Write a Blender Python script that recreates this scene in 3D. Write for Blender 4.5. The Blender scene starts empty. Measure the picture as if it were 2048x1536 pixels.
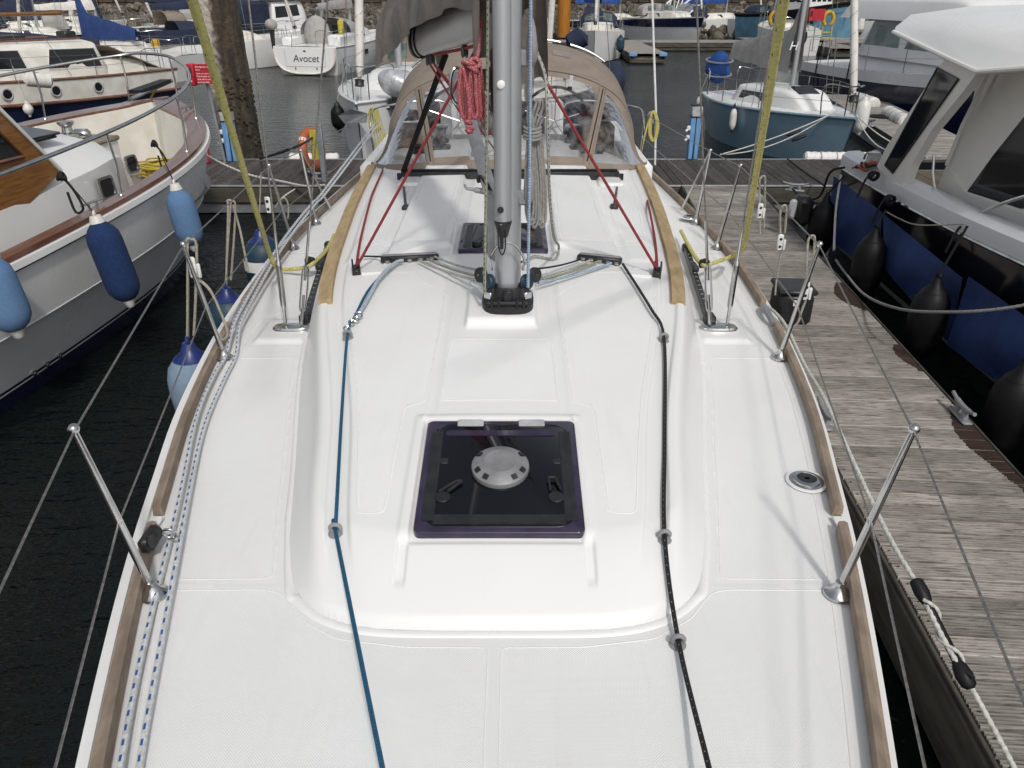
import bpy, math, random
import numpy as np
from mathutils import Vector, Matrix
random.seed(7); rng = np.random.default_rng(7)
scene = bpy.context.scene
col = scene.collection
R = math.radians

# ---------------------------------------------------------------- camera
CAMZ = 3.5; PITCH = R(27.2); FPX = 1540.0          # photograph: 2048 x 1536, focal length in its pixels
cam_d = bpy.data.cameras.new('camera'); cam = bpy.data.objects.new('camera', cam_d); col.objects.link(cam)
cam.location = (0, 0, CAMZ); cam.rotation_euler = (math.pi/2 - PITCH, 0, 0)
cam_d.sensor_width = 36; cam_d.lens = 36*FPX/2048; cam_d.clip_start = .05; cam_d.clip_end = 2000
scene.camera = cam
scene.render.resolution_x = 1024; scene.render.resolution_y = 768
# ---------------------------------------------------------------- sky, sun, exposure
SUN_EL, SUN_AZ = 47, 162          # azimuth: clockwise from +Y (the view direction), so the sun stands behind the camera, a little to its right
world = bpy.data.worlds.new('World'); scene.world = world; world.use_nodes = True
nt = world.node_tree; nt.nodes.clear()
sk = nt.nodes.new('ShaderNodeTexSky'); sk.sky_type = 'NISHITA'; sk.sun_disc = False
sk.sun_elevation = R(SUN_EL); sk.sun_rotation = R(SUN_AZ); sk.dust_density = 3; sk.air_density = 1.2
hs = nt.nodes.new('ShaderNodeHueSaturation'); hs.inputs['Saturation'].default_value = .36
bg = nt.nodes.new('ShaderNodeBackground'); bg.inputs[1].default_value = .14
wo = nt.nodes.new('ShaderNodeOutputWorld')
nt.links.new(sk.outputs[0], hs.inputs['Color']); nt.links.new(hs.outputs[0], bg.inputs[0]); nt.links.new(bg.outputs[0], wo.inputs[0])
sun_d = bpy.data.lights.new('sun', 'SUN'); sun_d.energy = 1.95; sun_d.angle = R(3.8); sun_d.color = (1, .97, .925)
sun = bpy.data.objects.new('sun', sun_d); col.objects.link(sun)
az, el = R(SUN_AZ), R(SUN_EL)
sdir = Vector((math.sin(az)*math.cos(el), math.cos(az)*math.cos(el), math.sin(el)))
sun.rotation_euler = sdir.to_track_quat('Z', 'Y').to_euler()
vs = scene.view_settings; vs.view_transform = 'Standard'; vs.look = 'None'; vs.gamma = 1; vs.exposure = -.22; vs.use_curve_mapping = False

# ---------------------------------------------------------------- photo measuring
_c, _s = math.cos(PITCH), math.sin(PITCH)
def W(px, py, z=None, y=None, x=None):
    "point of the place seen at photo pixel (px, py), on a given height, distance or side plane"
    u = (px-1024)/FPX; v = (768-py)/FPX
    d = (u, _c+v*_s, -_s+v*_c)
    t = (z-CAMZ)/d[2] if z is not None else (y/d[1] if y is not None else x/d[0])
    return Vector((t*d[0], t*d[1], CAMZ+t*d[2]))

# ---------------------------------------------------------------- mesh builder
def V(*a): return Vector(a)
def cub(x, X, Y):
    "smooth interpolation through samples"
    X = np.asarray(X, float); Y = np.asarray(Y, float); x = np.clip(np.asarray(x, float), X[0], X[-1])
    m = np.gradient(Y, X); i = np.clip(np.searchsorted(X, x)-1, 0, len(X)-2)
    h = X[i+1]-X[i]; t = (x-X[i])/h
    return (2*t**3-3*t**2+1)*Y[i]+(t**3-2*t**2+t)*h*m[i]+(-2*t**3+3*t**2)*Y[i+1]+(t**3-t**2)*h*m[i+1]
def sst(x, a, b):
    t = np.clip((np.asarray(x, float)-a)/(b-a), 0, 1); return t*t*(3-2*t)
def smooth_path(pts, n=6, closed=False):
    P = [Vector(p) for p in pts]; out = []
    N = len(P)
    if N < 3: return P
    for i in range(N if closed else N-1):
        if closed: a, b, c, d = P[i-1], P[i], P[(i+1) % N], P[(i+2) % N]
        else: a, b, c, d = P[max(i-1, 0)], P[i], P[i+1], P[min(i+2, N-1)]
        for k in range(n):
            t = k/n
            out.append(.5*((2*b)+(c-a)*t+(2*a-5*b+4*c-d)*t*t+(3*b-a-3*c+d)*t**3))
    if not closed: out.append(P[-1])
    return out
def sag(a, b, s, n=12):
    a, b = Vector(a), Vector(b)
    return [a.lerp(b, i/n)-Vector((0, 0, s*4*(i/n)*(1-i/n))) for i in range(n+1)]
class MB:
    def __init__(s): s.v = []; s.f = []; s.uv = {}
    def add(s, vs, fs):
        o = len(s.v); s.v += [tuple(p) for p in vs]; s.f += [tuple(i+o for i in f) for f in fs]; return s
    def box(s, c, d, rz=0, M=None):
        c = Vector(c); hx, hy, hz = d[0]/2, d[1]/2, d[2]/2
        P = [Vector((x, y, z)) for z in (-hz, hz) for y in (-hy, hy) for x in (-hx, hx)]
        if M is None: M = Matrix.Rotation(rz, 3, 'Z')
        return s.add([c+M @ p for p in P], [(0, 2, 3, 1), (4, 5, 7, 6), (0, 1, 5, 4), (2, 6, 7, 3), (0, 4, 6, 2), (1, 3, 7, 5)])
    def cbox(s, c, d, b=.01, rz=0, M=None):
        "box with chamfered edges"
        c = Vector(c); h = [k/2 for k in d]; b = min(b, min(h)*.9)
        if M is None: M = Matrix.Rotation(rz, 3, 'Z')
        vs, idx = [], {}
        for sx in (-1, 1):
            for sy in (-1, 1):
                for sz in (-1, 1):
                    for ax in range(3):
                        p = [sx*h[0], sy*h[1], sz*h[2]]
                        for k in range(3):
                            if k != ax: p[k] -= (sx, sy, sz)[k]*b
                        idx[sx, sy, sz, ax] = len(vs); vs.append(c+M @ Vector(p))
        fs = []
        for ax in range(3):
            o = [k for k in range(3) if k != ax]
            for sg in (-1, 1):
                q = []
                for a, bb in ((-1, -1), (1, -1), (1, 1), (-1, 1)):
                    t = [0, 0, 0]; t[ax] = sg; t[o[0]] = a; t[o[1]] = bb; q.append(idx[(*t, ax)])
                fs.append(tuple(q) if (sg > 0) == (ax != 1) else tuple(q[::-1]))
        for ax in range(3):
            o = [k for k in range(3) if k != ax]
            for a in (-1, 1):
                for bb in (-1, 1):
                    t1 = [0, 0, 0]; t1[ax] = -1; t1[o[0]] = a; t1[o[1]] = bb; t2 = list(t1); t2[ax] = 1
                    fs.append((idx[(*t1, o[0])], idx[(*t2, o[0])], idx[(*t2, o[1])], idx[(*t1, o[1])]))
        for sx in (-1, 1):
            for sy in (-1, 1):
                for sz in (-1, 1): fs.append(tuple(idx[sx, sy, sz, a] for a in range(3)))
        return s.add(vs, fs)
    def tube(s, pts, r, n=8, caps=True, closed=False, flat=1.0, strand=None):
        P = [Vector(p) for p in pts]; N = len(P); rr = list(r) if isinstance(r, (list, tuple, np.ndarray)) else [r]*N
        T = []
        for i in range(N):
            a, b = (P[i-1], P[(i+1) % N]) if closed else (P[max(i-1, 0)], P[min(i+1, N-1)])
            t = b-a; T.append(t.normalized() if t.length > 1e-9 else Vector((0, 0, 1)))
        up = Vector((0, 0, 1)) if abs(T[0].z) < .9 else Vector((1, 0, 0))
        u = T[0].cross(up).normalized(); base = len(s.v); L = 0; uvv = []
        for i in range(N):
            u = (u-T[i]*u.dot(T[i])).normalized(); w = T[i].cross(u)
            if i: L += (P[i]-P[i-1]).length
            uvv.append(L)
            for k in range(n):
                a = 2*math.pi*k/n; q = rr[i]
                if strand: q *= 1+.16*math.cos(3*(a-L*2*math.pi/(3*strand)))
                s.v.append(tuple(P[i]+u*(q*math.cos(a))+w*(q*math.sin(a)*flat)))
        M = N if closed else N-1
        for i in range(M):
            for k in range(n):
                j = (i+1) % N; k2 = (k+1) % n
                s.uv[len(s.f)] = ((k/n, uvv[i]), ((k+1)/n, uvv[i]), ((k+1)/n, uvv[min(i+1, N-1)]), (k/n, uvv[min(i+1, N-1)]))
                s.f.append((base+i*n+k, base+i*n+k2, base+j*n+k2, base+j*n+k))
        if caps and not closed:
            s.f.append(tuple(base+k for k in range(n))[::-1]); s.f.append(tuple(base+(N-1)*n+k for k in range(n)))
        return s
    def lathe(s, prof, o=(0, 0, 0), axis=(0, 0, 1), n=16, caps=True):
        o = Vector(o); M = Vector((0, 0, 1)).rotation_difference(Vector(axis)).to_matrix(); base = len(s.v); N = len(prof)
        for r_, z_ in prof:
            for k in range(n):
                a = 2*math.pi*k/n; s.v.append(tuple(o+M @ Vector((r_*math.cos(a), r_*math.sin(a), z_))))
        for i in range(N-1):
            for k in range(n):
                k2 = (k+1) % n; s.uv[len(s.f)] = ((k/n, prof[i][1]), ((k+1)/n, prof[i][1]), ((k+1)/n, prof[i+1][1]), (k/n, prof[i+1][1]))
                s.f.append((base+i*n+k, base+i*n+k2, base+(i+1)*n+k2, base+(i+1)*n+k))
        if caps:
            s.f.append(tuple(base+k for k in range(n))[::-1]); s.f.append(tuple(base+(N-1)*n+k for k in range(n)))
        return s
    def grid(s, G, closed_u=False, closed_v=False, flip=False):
        "G[i][j] points"
        nu, nv = len(G), len(G[0]); base = len(s.v)
        for row in G: s.v += [tuple(p) for p in row]
        for i in range(nu if closed_u else nu-1):
            for j in range(nv if closed_v else nv-1):
                a, b, c, d = i*nv+j, i*nv+(j+1) % nv, ((i+1) % nu)*nv+(j+1) % nv, ((i+1) % nu)*nv+j
                q = (base+a, base+b, base+c, base+d); s.f.append(q[::-1] if flip else q)
        return s
    def sweep(s, path, prof, up=(0, 0, 1), closed=True, caps=True):
        "profile (side, up) carried along a path"
        P = [Vector(p) for p in path]; N = len(P); base = len(s.v); m = len(prof); upv = Vector(up)
        for i in range(N):
            t = (P[min(i+1, N-1)]-P[max(i-1, 0)]).normalized(); sd = t.cross(upv).normalized(); uu = sd.cross(t)
            for a, b in prof: s.v.append(tuple(P[i]+sd*a+uu*b))
        for i in range(N-1):
            for k in range(m if closed else m-1):
                k2 = (k+1) % m; s.f.append((base+i*m+k, base+i*m+k2, base+(i+1)*m+k2, base+(i+1)*m+k))
        if caps and closed:
            s.f.append(tuple(base+k for k in range(m))[::-1]); s.f.append(tuple(base+(N-1)*m+k for k in range(m)))
        return s
    def slab(s, pts, th):
        "flat outline given thickness by vector th"
        P = [Vector(p) for p in pts]; th = Vector(th); n = len(P); b = len(s.v)
        s.v += [tuple(p) for p in P]+[tuple(p+th) for p in P]
        s.f.append(tuple(b+i for i in range(n))); s.f.append(tuple(b+n+i for i in range(n))[::-1])
        for i in range(n): s.f.append((b+i, b+n+i, b+n+(i+1) % n, b+(i+1) % n))
        return s
    def ball(s, c, r, n=12, m=8, M=None):
        r = r if isinstance(r, (tuple, list)) else (r, r, r); c = Vector(c)
        G = []
        for i in range(m+1):
            a = math.pi*i/m
            row = []
            for k in range(n):
                b = 2*math.pi*k/n; p = Vector((r[0]*math.sin(a)*math.cos(b), r[1]*math.sin(a)*math.sin(b), r[2]*math.cos(a)))
                row.append(c+(M @ p if M else p))
            G.append(row)
        return s.grid(G, closed_v=True, flip=False)
ROOT = {}
def link(o, parent, root):
    col.objects.link(o)
    if parent is not None: o.parent = parent
    ROOT[o] = root
def thing(name, label, cat, loc=(0, 0, 0), rz=0, group=None):
    o = bpy.data.objects.new(name, None); o.empty_display_size = .2; o.location = loc; o.rotation_euler = (0, 0, rz)
    link(o, None, o); o['label'] = label; o['category'] = cat
    if group: o['group'] = group
    return o
def add(name, mb, m, parent=None, world=True, smooth=38, label=None, cat=None, group=None, kind=None, recalc=True):
    root = ROOT[parent] if parent is not None else None
    vs = np.array(mb.v, float)
    if root is not None and world:
        loc = np.array(root.location); a = -root.rotation_euler[2]; vs = vs-loc
        x = vs[:, 0]*math.cos(a)-vs[:, 1]*math.sin(a); y = vs[:, 0]*math.sin(a)+vs[:, 1]*math.cos(a); vs = np.stack([x, y, vs[:, 2]], 1)
    loc = None
    if root is None:
        lo, hi = vs.min(0), vs.max(0); loc = ((lo[0]+hi[0])/2, (lo[1]+hi[1])/2, lo[2]); vs = vs-np.array(loc)
    me = bpy.data.meshes.new(name); me.from_pydata(vs.tolist(), [], mb.f)
    if mb.uv:
        uvl = me.uv_layers.new(name='UVMap'); data = np.zeros(len(me.loops)*2); 
        for p in me.polygons:
            q = mb.uv.get(p.index)
            if q:
                for k, li in enumerate(p.loop_indices):
                    data[li*2], data[li*2+1] = q[k]
        uvl.data.foreach_set('uv', data)
    if recalc:
        import bmesh
        bm = bmesh.new(); bm.from_mesh(me); bmesh.ops.recalc_face_normals(bm, faces=bm.faces); bm.to_mesh(me); bm.free()
    if smooth:
        me.polygons.foreach_set('use_smooth', [True]*len(me.polygons)); me.set_sharp_from_angle(angle=R(smooth))
    ms = m if isinstance(m, (list, tuple)) else [m]
    for k in ms: me.materials.append(MATS[k])
    me.update()
    o = bpy.data.objects.new(name, me); link(o, parent, root)
    if root is None:
        o.location = loc; ROOT[o] = o
    if label: o['label'] = label
    if cat: o['category'] = cat
    if group: o['group'] = group
    if kind: o['kind'] = kind
    return o
def clone(o, parent, **k):
    c = o.copy(); link(c, parent, ROOT[parent] if parent is not None else c)
    return c

# ---------------------------------------------------------------- materials
MATS = {}
class NT:
    def __init__(s, name):
        s.m = bpy.data.materials.new(name); s.m.use_nodes = True; s.t = s.m.node_tree; s.b = s.t.nodes['Principled BSDF']
    def n(s, t, **k):
        q = s.t.nodes.new(t)
        for a, b in k.items(): setattr(q, a, b)
        return q
    def l(s, a, b): s.t.links.new(a, b)
    def math(s, op, a, b=None, clamp=False):
        q = s.n('ShaderNodeMath', operation=op); q.use_clamp = clamp
        for i, v in enumerate((a, b)):
            if v is None: continue
            if isinstance(v, (int, float)): q.inputs[i].default_value = v
            else: s.l(v, q.inputs[i])
        return q.outputs[0]
    def mix(s, f, a, b):
        q = s.n('ShaderNodeMix', data_type='RGBA')
        for sock, v in ((q.inputs[0], f), (q.inputs[6], a), (q.inputs[7], b)):
            if isinstance(v, (int, float)): sock.default_value = v
            elif isinstance(v, tuple): sock.default_value = (*v[:3], 1)
            else: s.l(v, sock)
        return q.outputs[2]
    def noise(s, scale, detail=4, rough=.55, vec=None, stretch=None):
        q = s.n('ShaderNodeTexNoise'); q.inputs['Scale'].default_value = scale; q.inputs['Detail'].default_value = detail; q.inputs['Roughness'].default_value = rough
        c = vec
        if c is None: c = s.n('ShaderNodeTexCoord').outputs['Object']
        if stretch:
            mp = s.n('ShaderNodeMapping'); mp.inputs['Scale'].default_value = stretch; s.l(c, mp.inputs[0]); c = mp.outputs[0]
        s.l(c, q.inputs['Vector']); return q.outputs[0]
    def ramp(s, f, a, b):
        q = s.n('ShaderNodeMapRange'); q.interpolation_type = 'SMOOTHSTEP'; s.l(f, q.inputs[0]); q.inputs[1].default_value = a; q.inputs[2].default_value = b; return q.outputs[0]
    def bump(s, h, strength=.2, dist=.01):
        q = s.n('ShaderNodeBump'); q.inputs['Strength'].default_value = strength; q.inputs['Distance'].default_value = dist; s.l(h, q.inputs['Height']); s.l(q.outputs[0], s.b.inputs['Normal']); return q
    def set(s, **k):
        for a, v in k.items():
            i = s.b.inputs[a.replace('_', ' ')]
            if isinstance(v, (int, float)): i.default_value = v
            elif isinstance(v, tuple): i.default_value = (*v[:3], 1)
            else: s.l(v, i)
        return s
def M(key, c1, c2=None, rough=.5, metal=0, scale=3, stretch=None, bump=0, bscale=None, bdist=.01, lo=.35, hi=.65, detail=5, rvar=0, **k):
    "a plain surface: two-tone procedural colour, roughness and fine relief"
    t = NT(key); c2 = c2 or tuple(v*.86 for v in c1)
    nz = t.noise(scale, detail, stretch=stretch)
    t.set(Base_Color=t.mix(t.ramp(nz, lo, hi), c1, c2), Metallic=metal, **k)
    if rvar: t.set(Roughness=t.math('ADD', t.math('MULTIPLY', nz, rvar), rough-rvar/2))
    else: t.set(Roughness=rough)
    if bump: t.bump(t.noise(bscale or scale*6, 4, stretch=stretch), bump, bdist)
    MATS[key] = t.m; return t
def rope_mat(key, base, fleck=None, period=.02, duty=.4, tracks=2, width=.3, rough=.85, twist=False, speck=False):
    t = NT(key); uv = t.n('ShaderNodeTexCoord').outputs['UV']; sp = t.n('ShaderNodeSeparateXYZ'); t.l(uv, sp.inputs[0]); u, v = sp.outputs[0], sp.outputs[1]
    c = t.mix(t.ramp(t.noise(60, 3), .3, .7), base, tuple(k*.7 for k in base))
    if fleck and speck: c = t.mix(t.ramp(t.noise(260, 2), .55, .63), base, fleck)
    elif fleck:
        tu = t.math('MULTIPLY', u, float(tracks)); band = t.math('LESS_THAN', t.math('FRACT', tu), width)
        ph = t.math('ADD', t.math('DIVIDE', v, period), t.math('MULTIPLY', t.math('FLOOR', tu), .5))
        c = t.mix(t.math('MULTIPLY', t.math('LESS_THAN', t.math('FRACT', ph), duty), band), c, fleck)
    t.set(Base_Color=c, Roughness=rough)
    br = t.math('ADD', t.math('SINE', t.math('ADD', t.math('MULTIPLY', u, 50.27), t.math('MULTIPLY', v, 900.0))), t.math('SINE', t.math('SUBTRACT', t.math('MULTIPLY', u, 50.27), t.math('MULTIPLY', v, 900.0))))
    t.bump(br, .25, .002); MATS[key] = t.m
M('gelcoat', (.78, .78, .765), (.74, .735, .715), rough=.28, scale=1.6, rvar=.15, bump=.02, bscale=40)
M('gelcoat_grey', (.74, .74, .75), (.69, .69, .7), rough=.3, scale=1.2, rvar=.15)
M('hull_grey', (.66, .665, .68), (.6, .605, .62), rough=.25, scale=1.1, rvar=.15)
M('cream', (.82, .80, .75), (.78, .755, .705), rough=.16, scale=.9, rvar=.1)
M('old_white', (.74, .72, .66), (.62, .59, .52), rough=.45, scale=2.2, rvar=.2, bump=.05, bscale=18)
M('navy_hull', (.006, .010, .035), (.009, .013, .04), rough=.12, scale=1.2)
M('black_hull', (.006, .006, .008), (.012, .012, .014), rough=.14, scale=1.5)
M('blue_hull', (.2, .3, .375), (.17, .265, .335), rough=.22, scale=1.3, rvar=.1)
M('sky_blue_hull', (.16, .33, .45), (.11, .25, .36), rough=.35, scale=1.5)
M('stripe_dark', (.01, .012, .02), (.02, .022, .03), rough=.2)
M('antifoul', (.01, .016, .03), (.02, .03, .03), rough=.6, scale=4)
M('weathered_teak', (.30, .235, .175), (.21, .16, .118), rough=.75, scale=5, stretch=(3.2, 1.1, 3), bump=.25, bscale=30, bdist=.004)
M('golden_teak', (.42, .31, .165), (.33, .235, .12), rough=.7, scale=6, stretch=(5, 1.0, 5), bump=.25, bscale=30, bdist=.004)
M('mahogany', (.20, .095, .062), (.13, .055, .036), rough=.2, scale=3, stretch=(8, 1, 4), rvar=.15, Coat_Weight=.5, Coat_Roughness=.08)
M('varnished_wood', (.26, .115, .022), (.17, .065, .012), rough=.22, scale=2.5, stretch=(1.2, 1.5, 16), Coat_Weight=.6, Coat_Roughness=.06)
M('deck_teak', (.27, .23, .185), (.2, .17, .135), rough=.8, scale=4, stretch=(10, 1, 1))
M('stainless', (.62, .62, .61), (.5, .5, .5), rough=.16, metal=1, scale=9, rvar=.12)
M('wire', (.36, .35, .33), (.24, .23, .21), rough=.42, metal=.9, scale=60)
M('aluminium', (.50, .51, .53), (.43, .44, .46), rough=.38, metal=.55, scale=3, stretch=(3, 3, .3), rvar=.12)
M('boom_grey', (.66, .665, .66), (.6, .605, .6), rough=.34, metal=.1, scale=2, rvar=.1)
M('galvanised', (.34, .36, .38), (.25, .27, .28), rough=.5, metal=.5, scale=6)
M('black_plastic', (.012, .012, .013), (.025, .025, .026), rough=.42, scale=14)
M('grey_plastic', (.27, .27, .28), (.22, .22, .23), rough=.5, scale=10)
M('pale_plastic', (.46, .46, .47), (.36, .36, .37), rough=.5, scale=14)
M('dark_grey_plastic', (.018, .019, .021), (.028, .028, .03), rough=.45, scale=20, Specular_IOR_Level=.25)
M('vent_grey', (.24, .24, .245), (.17, .17, .175), rough=.45, scale=9)
M('white_plastic', (.76, .76, .75), (.66, .66, .64), rough=.4, scale=8)
M('dirty_white', (.72, .71, .68), (.3, .27, .22), rough=.6, scale=14, lo=.55, hi=.8)
M('black_rubber', (.004, .004, .005), (.008, .008, .009), rough=.5, scale=6, rvar=.2, Specular_IOR_Level=.25)
M('taupe_canvas', (.25, .205, .165), (.21, .17, .135), rough=.9, scale=5, bump=.35, bscale=9, bdist=.02)
M('taupe_cover', (.25, .218, .19), (.2, .172, .15), rough=.9, scale=4, bump=.6, bscale=6, bdist=.04)
M('grey_canvas', (.38, .37, .35), (.31, .30, .285), rough=.92, scale=4, bump=.5, bscale=6, bdist=.04)
M('navy_canvas', (.011, .017, .042), (.017, .024, .055), rough=.85, scale=4, bump=.5, bscale=7, bdist=.03)
M('blue_canvas', (.012, .075, .29), (.009, .05, .21), rough=.75, scale=4, bump=.6, bscale=8, bdist=.03)
M('royal_canvas', (.014, .042, .16), (.009, .03, .12), rough=.8, scale=3, bump=.5, bscale=5, bdist=.04)
M('silver_cover', (.62, .63, .65), (.4, .41, .43), rough=.32, metal=.35, scale=5, bump=.9, bscale=9, bdist=.03)
M('sail_white', (.68, .66, .62), (.6, .575, .53), rough=.8, scale=6)
M('denim', (.105, .195, .345), (.095, .178, .32), rough=.95, scale=30, bump=.3, bscale=90, bdist=.003)
M('denim_dark', (.008, .030, .105), (.006, .022, .08), rough=.95, scale=30, bump=.3, bscale=90, bdist=.003)
M('denim_pale', (.19, .26, .345), (.172, .238, .32), rough=.95, scale=30, bump=.3, bscale=90, bdist=.003)
M('blue_vinyl', (.012, .03, .15), (.009, .022, .115), rough=.35, scale=6)
M('teal_vinyl', (.012, .045, .075), (.008, .03, .05), rough=.5, scale=6)
M('white_vinyl', (.74, .73, .70), (.6, .58, .53), rough=.4, scale=5)
M('red_paint', (.46, .014, .03), (.38, .012, .025), rough=.5, scale=5)
M('pink_red', (.48, .09, .11), (.4, .07, .09), rough=.55, scale=5)
M('orange_buoy', (.46, .12, .045), (.36, .085, .03), rough=.55, scale=6)
M('yellow_buoy', (.6, .36, .02), (.5, .28, .015), rough=.55, scale=6)
M('yellow_paint', (.52, .44, .05), (.44, .36, .04), rough=.5, scale=6)
M('orange_pole', (.40, .155, .012), (.32, .115, .008), rough=.45, scale=3, stretch=(4, 4, .4))
M('pedestal_blue', (.16, .33, .58), (.13, .28, .5), rough=.5, scale=5)
M('plank_wood', (.225, .20, .178), (.10, .086, .074), rough=.9, scale=3.2, stretch=(1.1, 30, 30), bump=.5, bscale=8, bdist=.004, lo=.3, hi=.7)
M('plank_wet', (.055, .033, .025), (.035, .022, .017), rough=.55, scale=5, stretch=(1, 12, 12))
M('pontoon_beam', (.085, .078, .062), (.035, .032, .026), rough=.85, scale=3, stretch=(1, 1, 4), bump=.3, bscale=20, lo=.3, hi=.75)
M('alu_strip', (.40, .41, .41), (.31, .315, .31), rough=.5, metal=.3, scale=4)
M('concrete', (.24, .22, .18), (.11, .1, .075), rough=.9, scale=3, bump=.4, bscale=25, lo=.35, hi=.7)
M('cardboard', (.30, .205, .13), (.25, .17, .11), rough=.8, scale=4)
M('red_cloth', (.2, .02, .04), (.14, .015, .03), rough=.9, scale=9, bump=.5)
M('skin_floor', (.34, .29, .23), (.27, .23, .18), rough=.7, scale=4)
M('rust_iron', (.055, .022, .017), (.03, .014, .012), rough=.85, scale=.6, bump=.3, bscale=4)
M('paint_black', (.012, .012, .013), rough=.5)
M('paint_white', (.8, .8, .79), rough=.5)
M('letter_grey', (.05, .055, .06), rough=.5)
rope_mat('rope_teal', (.008, .10, .19), (.006, .06, .12), .012, .5, 3, .5)
rope_mat('rope_black', (.010, .010, .011), (.35, .35, .33), .035, .12, 3, .14)
rope_mat('rope_red', (.30, .035, .04), (.2, .02, .03), .01, .5, 3, .5)
rope_mat('rope_red_fleck', (.34, .05, .065), (.62, .42, .4), .012, .45, 4, .5, speck=True)
rope_mat('rope_blue_tracer', (.62, .63, .63), (.015, .08, .26), .055, .42, 3, .36)
rope_mat('rope_blue_fleck', (.36, .43, .5), (.07, .2, .36), .014, .5, 3, .55)
rope_mat('rope_grey_tracer', (.42, .42, .38), (.03, .035, .03), .03, .4, 3, .3)
rope_mat('rope_green_tracer', (.30, .30, .22), (.02, .025, .015), .03, .35, 3, .3)
rope_mat('rope_yellow', (.62, .57, .20), (.12, .10, .03), .17, .12, 3, .14)
rope_mat('rope_yellow_plain', (.55, .42, .05), None)
rope_mat('rope_lemon', (.58, .52, .16), None)
rope_mat('rope_grey', (.30, .29, .27), None)
rope_mat('rope_white', (.58, .57, .53), None)
rope_mat('rope_beige', (.40, .37, .30), None)
rope_mat('rope_pale_blue', (.42, .48, .56), None)
rope_mat('rope_dark', (.012, .012, .014), None)
def special():
    # white deck: bright non-skid panels with a fine weave, smooth strips between them (mask carried by the mesh)
    t = NT('deck_white'); at = t.n('ShaderNodeAttribute', attribute_name='grip').outputs['Fac']; oc = t.n('ShaderNodeTexCoord').outputs['Object']
    nz = t.noise(1.4, 5); st = t.noise(5, 6, stretch=(3.5, .35, 1))
    c = t.mix(t.ramp(nz, .3, .7), (.80, .80, .79), (.765, .762, .745)); c = t.mix(t.math('MULTIPLY', t.ramp(st, .55, .75), .13), c, (.6, .575, .5)); c = t.mix(at, t.mix(.5, c, (.70, .70, .685)), c)
    t.set(Base_Color=c, Roughness=t.math('ADD', t.math('MULTIPLY', at, .34), .27))
    sp = t.n('ShaderNodeSeparateXYZ'); t.l(oc, sp.inputs[0])
    wv = t.math('MULTIPLY', t.math('SINE', t.math('MULTIPLY', sp.outputs[0], 2*math.pi/.009)), t.math('SINE', t.math('MULTIPLY', sp.outputs[1], 2*math.pi/.009)))
    t.bump(t.math('MULTIPLY', wv, at), .38, .0024); MATS['deck_white'] = t.m
    # tinted acrylic of the hatches
    t = NT('smoked_acrylic'); t.set(Base_Color=(.004, .0035, .007), Roughness=.06, IOR=1.49); MATS['smoked_acrylic'] = t.m
    t = NT('violet_acrylic'); t.set(Base_Color=t.mix(t.ramp(t.noise(12, 4), .3, .7), (.042, .033, .066), (.026, .021, .042)), Roughness=.1, IOR=1.49); MATS['violet_acrylic'] = t.m
    t = NT('dark_glass'); t.set(Base_Color=(.012, .013, .014), Roughness=.05); MATS['dark_glass'] = t.m
    t = NT('green_glass'); t.set(Base_Color=t.mix(t.ramp(t.noise(1.5, 3), .4, .6), (.05, .085, .075), (.16, .21, .19)), Roughness=.08); MATS['green_glass'] = t.m
    # clear vinyl window: mostly see-through with gloss; smears and a whitish reflection painted as streaks
    def vinyl(key, tint, haze):
        t = NT(key); nd = t.t.nodes; out = nd['Material Output']
        tr = t.n('ShaderNodeBsdfTransparent'); tr.inputs[0].default_value = (*tint, 1)
        gl = t.n('ShaderNodeBsdfGlossy'); gl.inputs['Roughness'].default_value = .08
        df = t.n('ShaderNodeBsdfDiffuse'); df.inputs[0].default_value = (.5, .5, .5, 1)
        fr = t.n('ShaderNodeFresnel'); fr.inputs[0].default_value = 1.2
        bp = t.n('ShaderNodeBump'); bp.inputs['Strength'].default_value = .5; bp.inputs['Distance'].default_value = .05
        t.l(t.noise(2.2, 3, stretch=(1.6, 1.6, .5)), bp.inputs['Height']); t.l(bp.outputs[0], gl.inputs['Normal']); t.l(bp.outputs[0], fr.inputs['Normal'])
        m1 = t.n('ShaderNodeMixShader'); t.l(fr.outputs[0], m1.inputs[0]); t.l(tr.outputs[0], m1.inputs[1]); t.l(gl.outputs[0], m1.inputs[2])
        m2 = t.n('ShaderNodeMixShader'); t.l(t.math('MULTIPLY', t.ramp(t.noise(5, 3, stretch=(2.2, 2.2, .16)), .3, .9), haze), m2.inputs[0]); t.l(m1.outputs[0], m2.inputs[1]); t.l(df.outputs[0], m2.inputs[2])
        t.l(m2.outputs[0], out.inputs[0]); MATS[key] = t.m
    vinyl('clear_vinyl', (.78, .79, .80), .34); vinyl('clear_glass', (.55, .57, .56), .06)
    # water
    t = NT('water'); oc = t.n('ShaderNodeTexCoord').outputs['Object']
    t.set(Base_Color=(.0045, .0075, .0065), Roughness=.07, IOR=1.33)
    a = t.noise(2.6, 4, .6, vec=oc, stretch=(.75, 1.9, 1)); b = t.noise(9, 3, .5, vec=oc, stretch=(.8, 1.6, 1)); g = t.noise(.22, 2, vec=oc)
    h = t.math('MULTIPLY', t.math('ADD', a, t.math('MULTIPLY', b, .28)), t.math('ADD', t.math('MULTIPLY', g, 1.1), .25))
    t.bump(h, .55, .17); MATS['water'] = t.m
    # weathered timber pile, wet and weedy
    t = NT('pile_wood'); nz = t.noise(3, 6, stretch=(3, 3, .5)); n2 = t.noise(11, 5); pale = t.noise(1.2, 5, stretch=(2, 2, .6))
    c = t.mix(t.ramp(nz, .35, .65), (.075, .058, .038), (.028, .022, .016)); c = t.mix(t.math('MULTIPLY', t.ramp(n2, .6, .7), .4), c, (.11, .105, .07))
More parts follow.
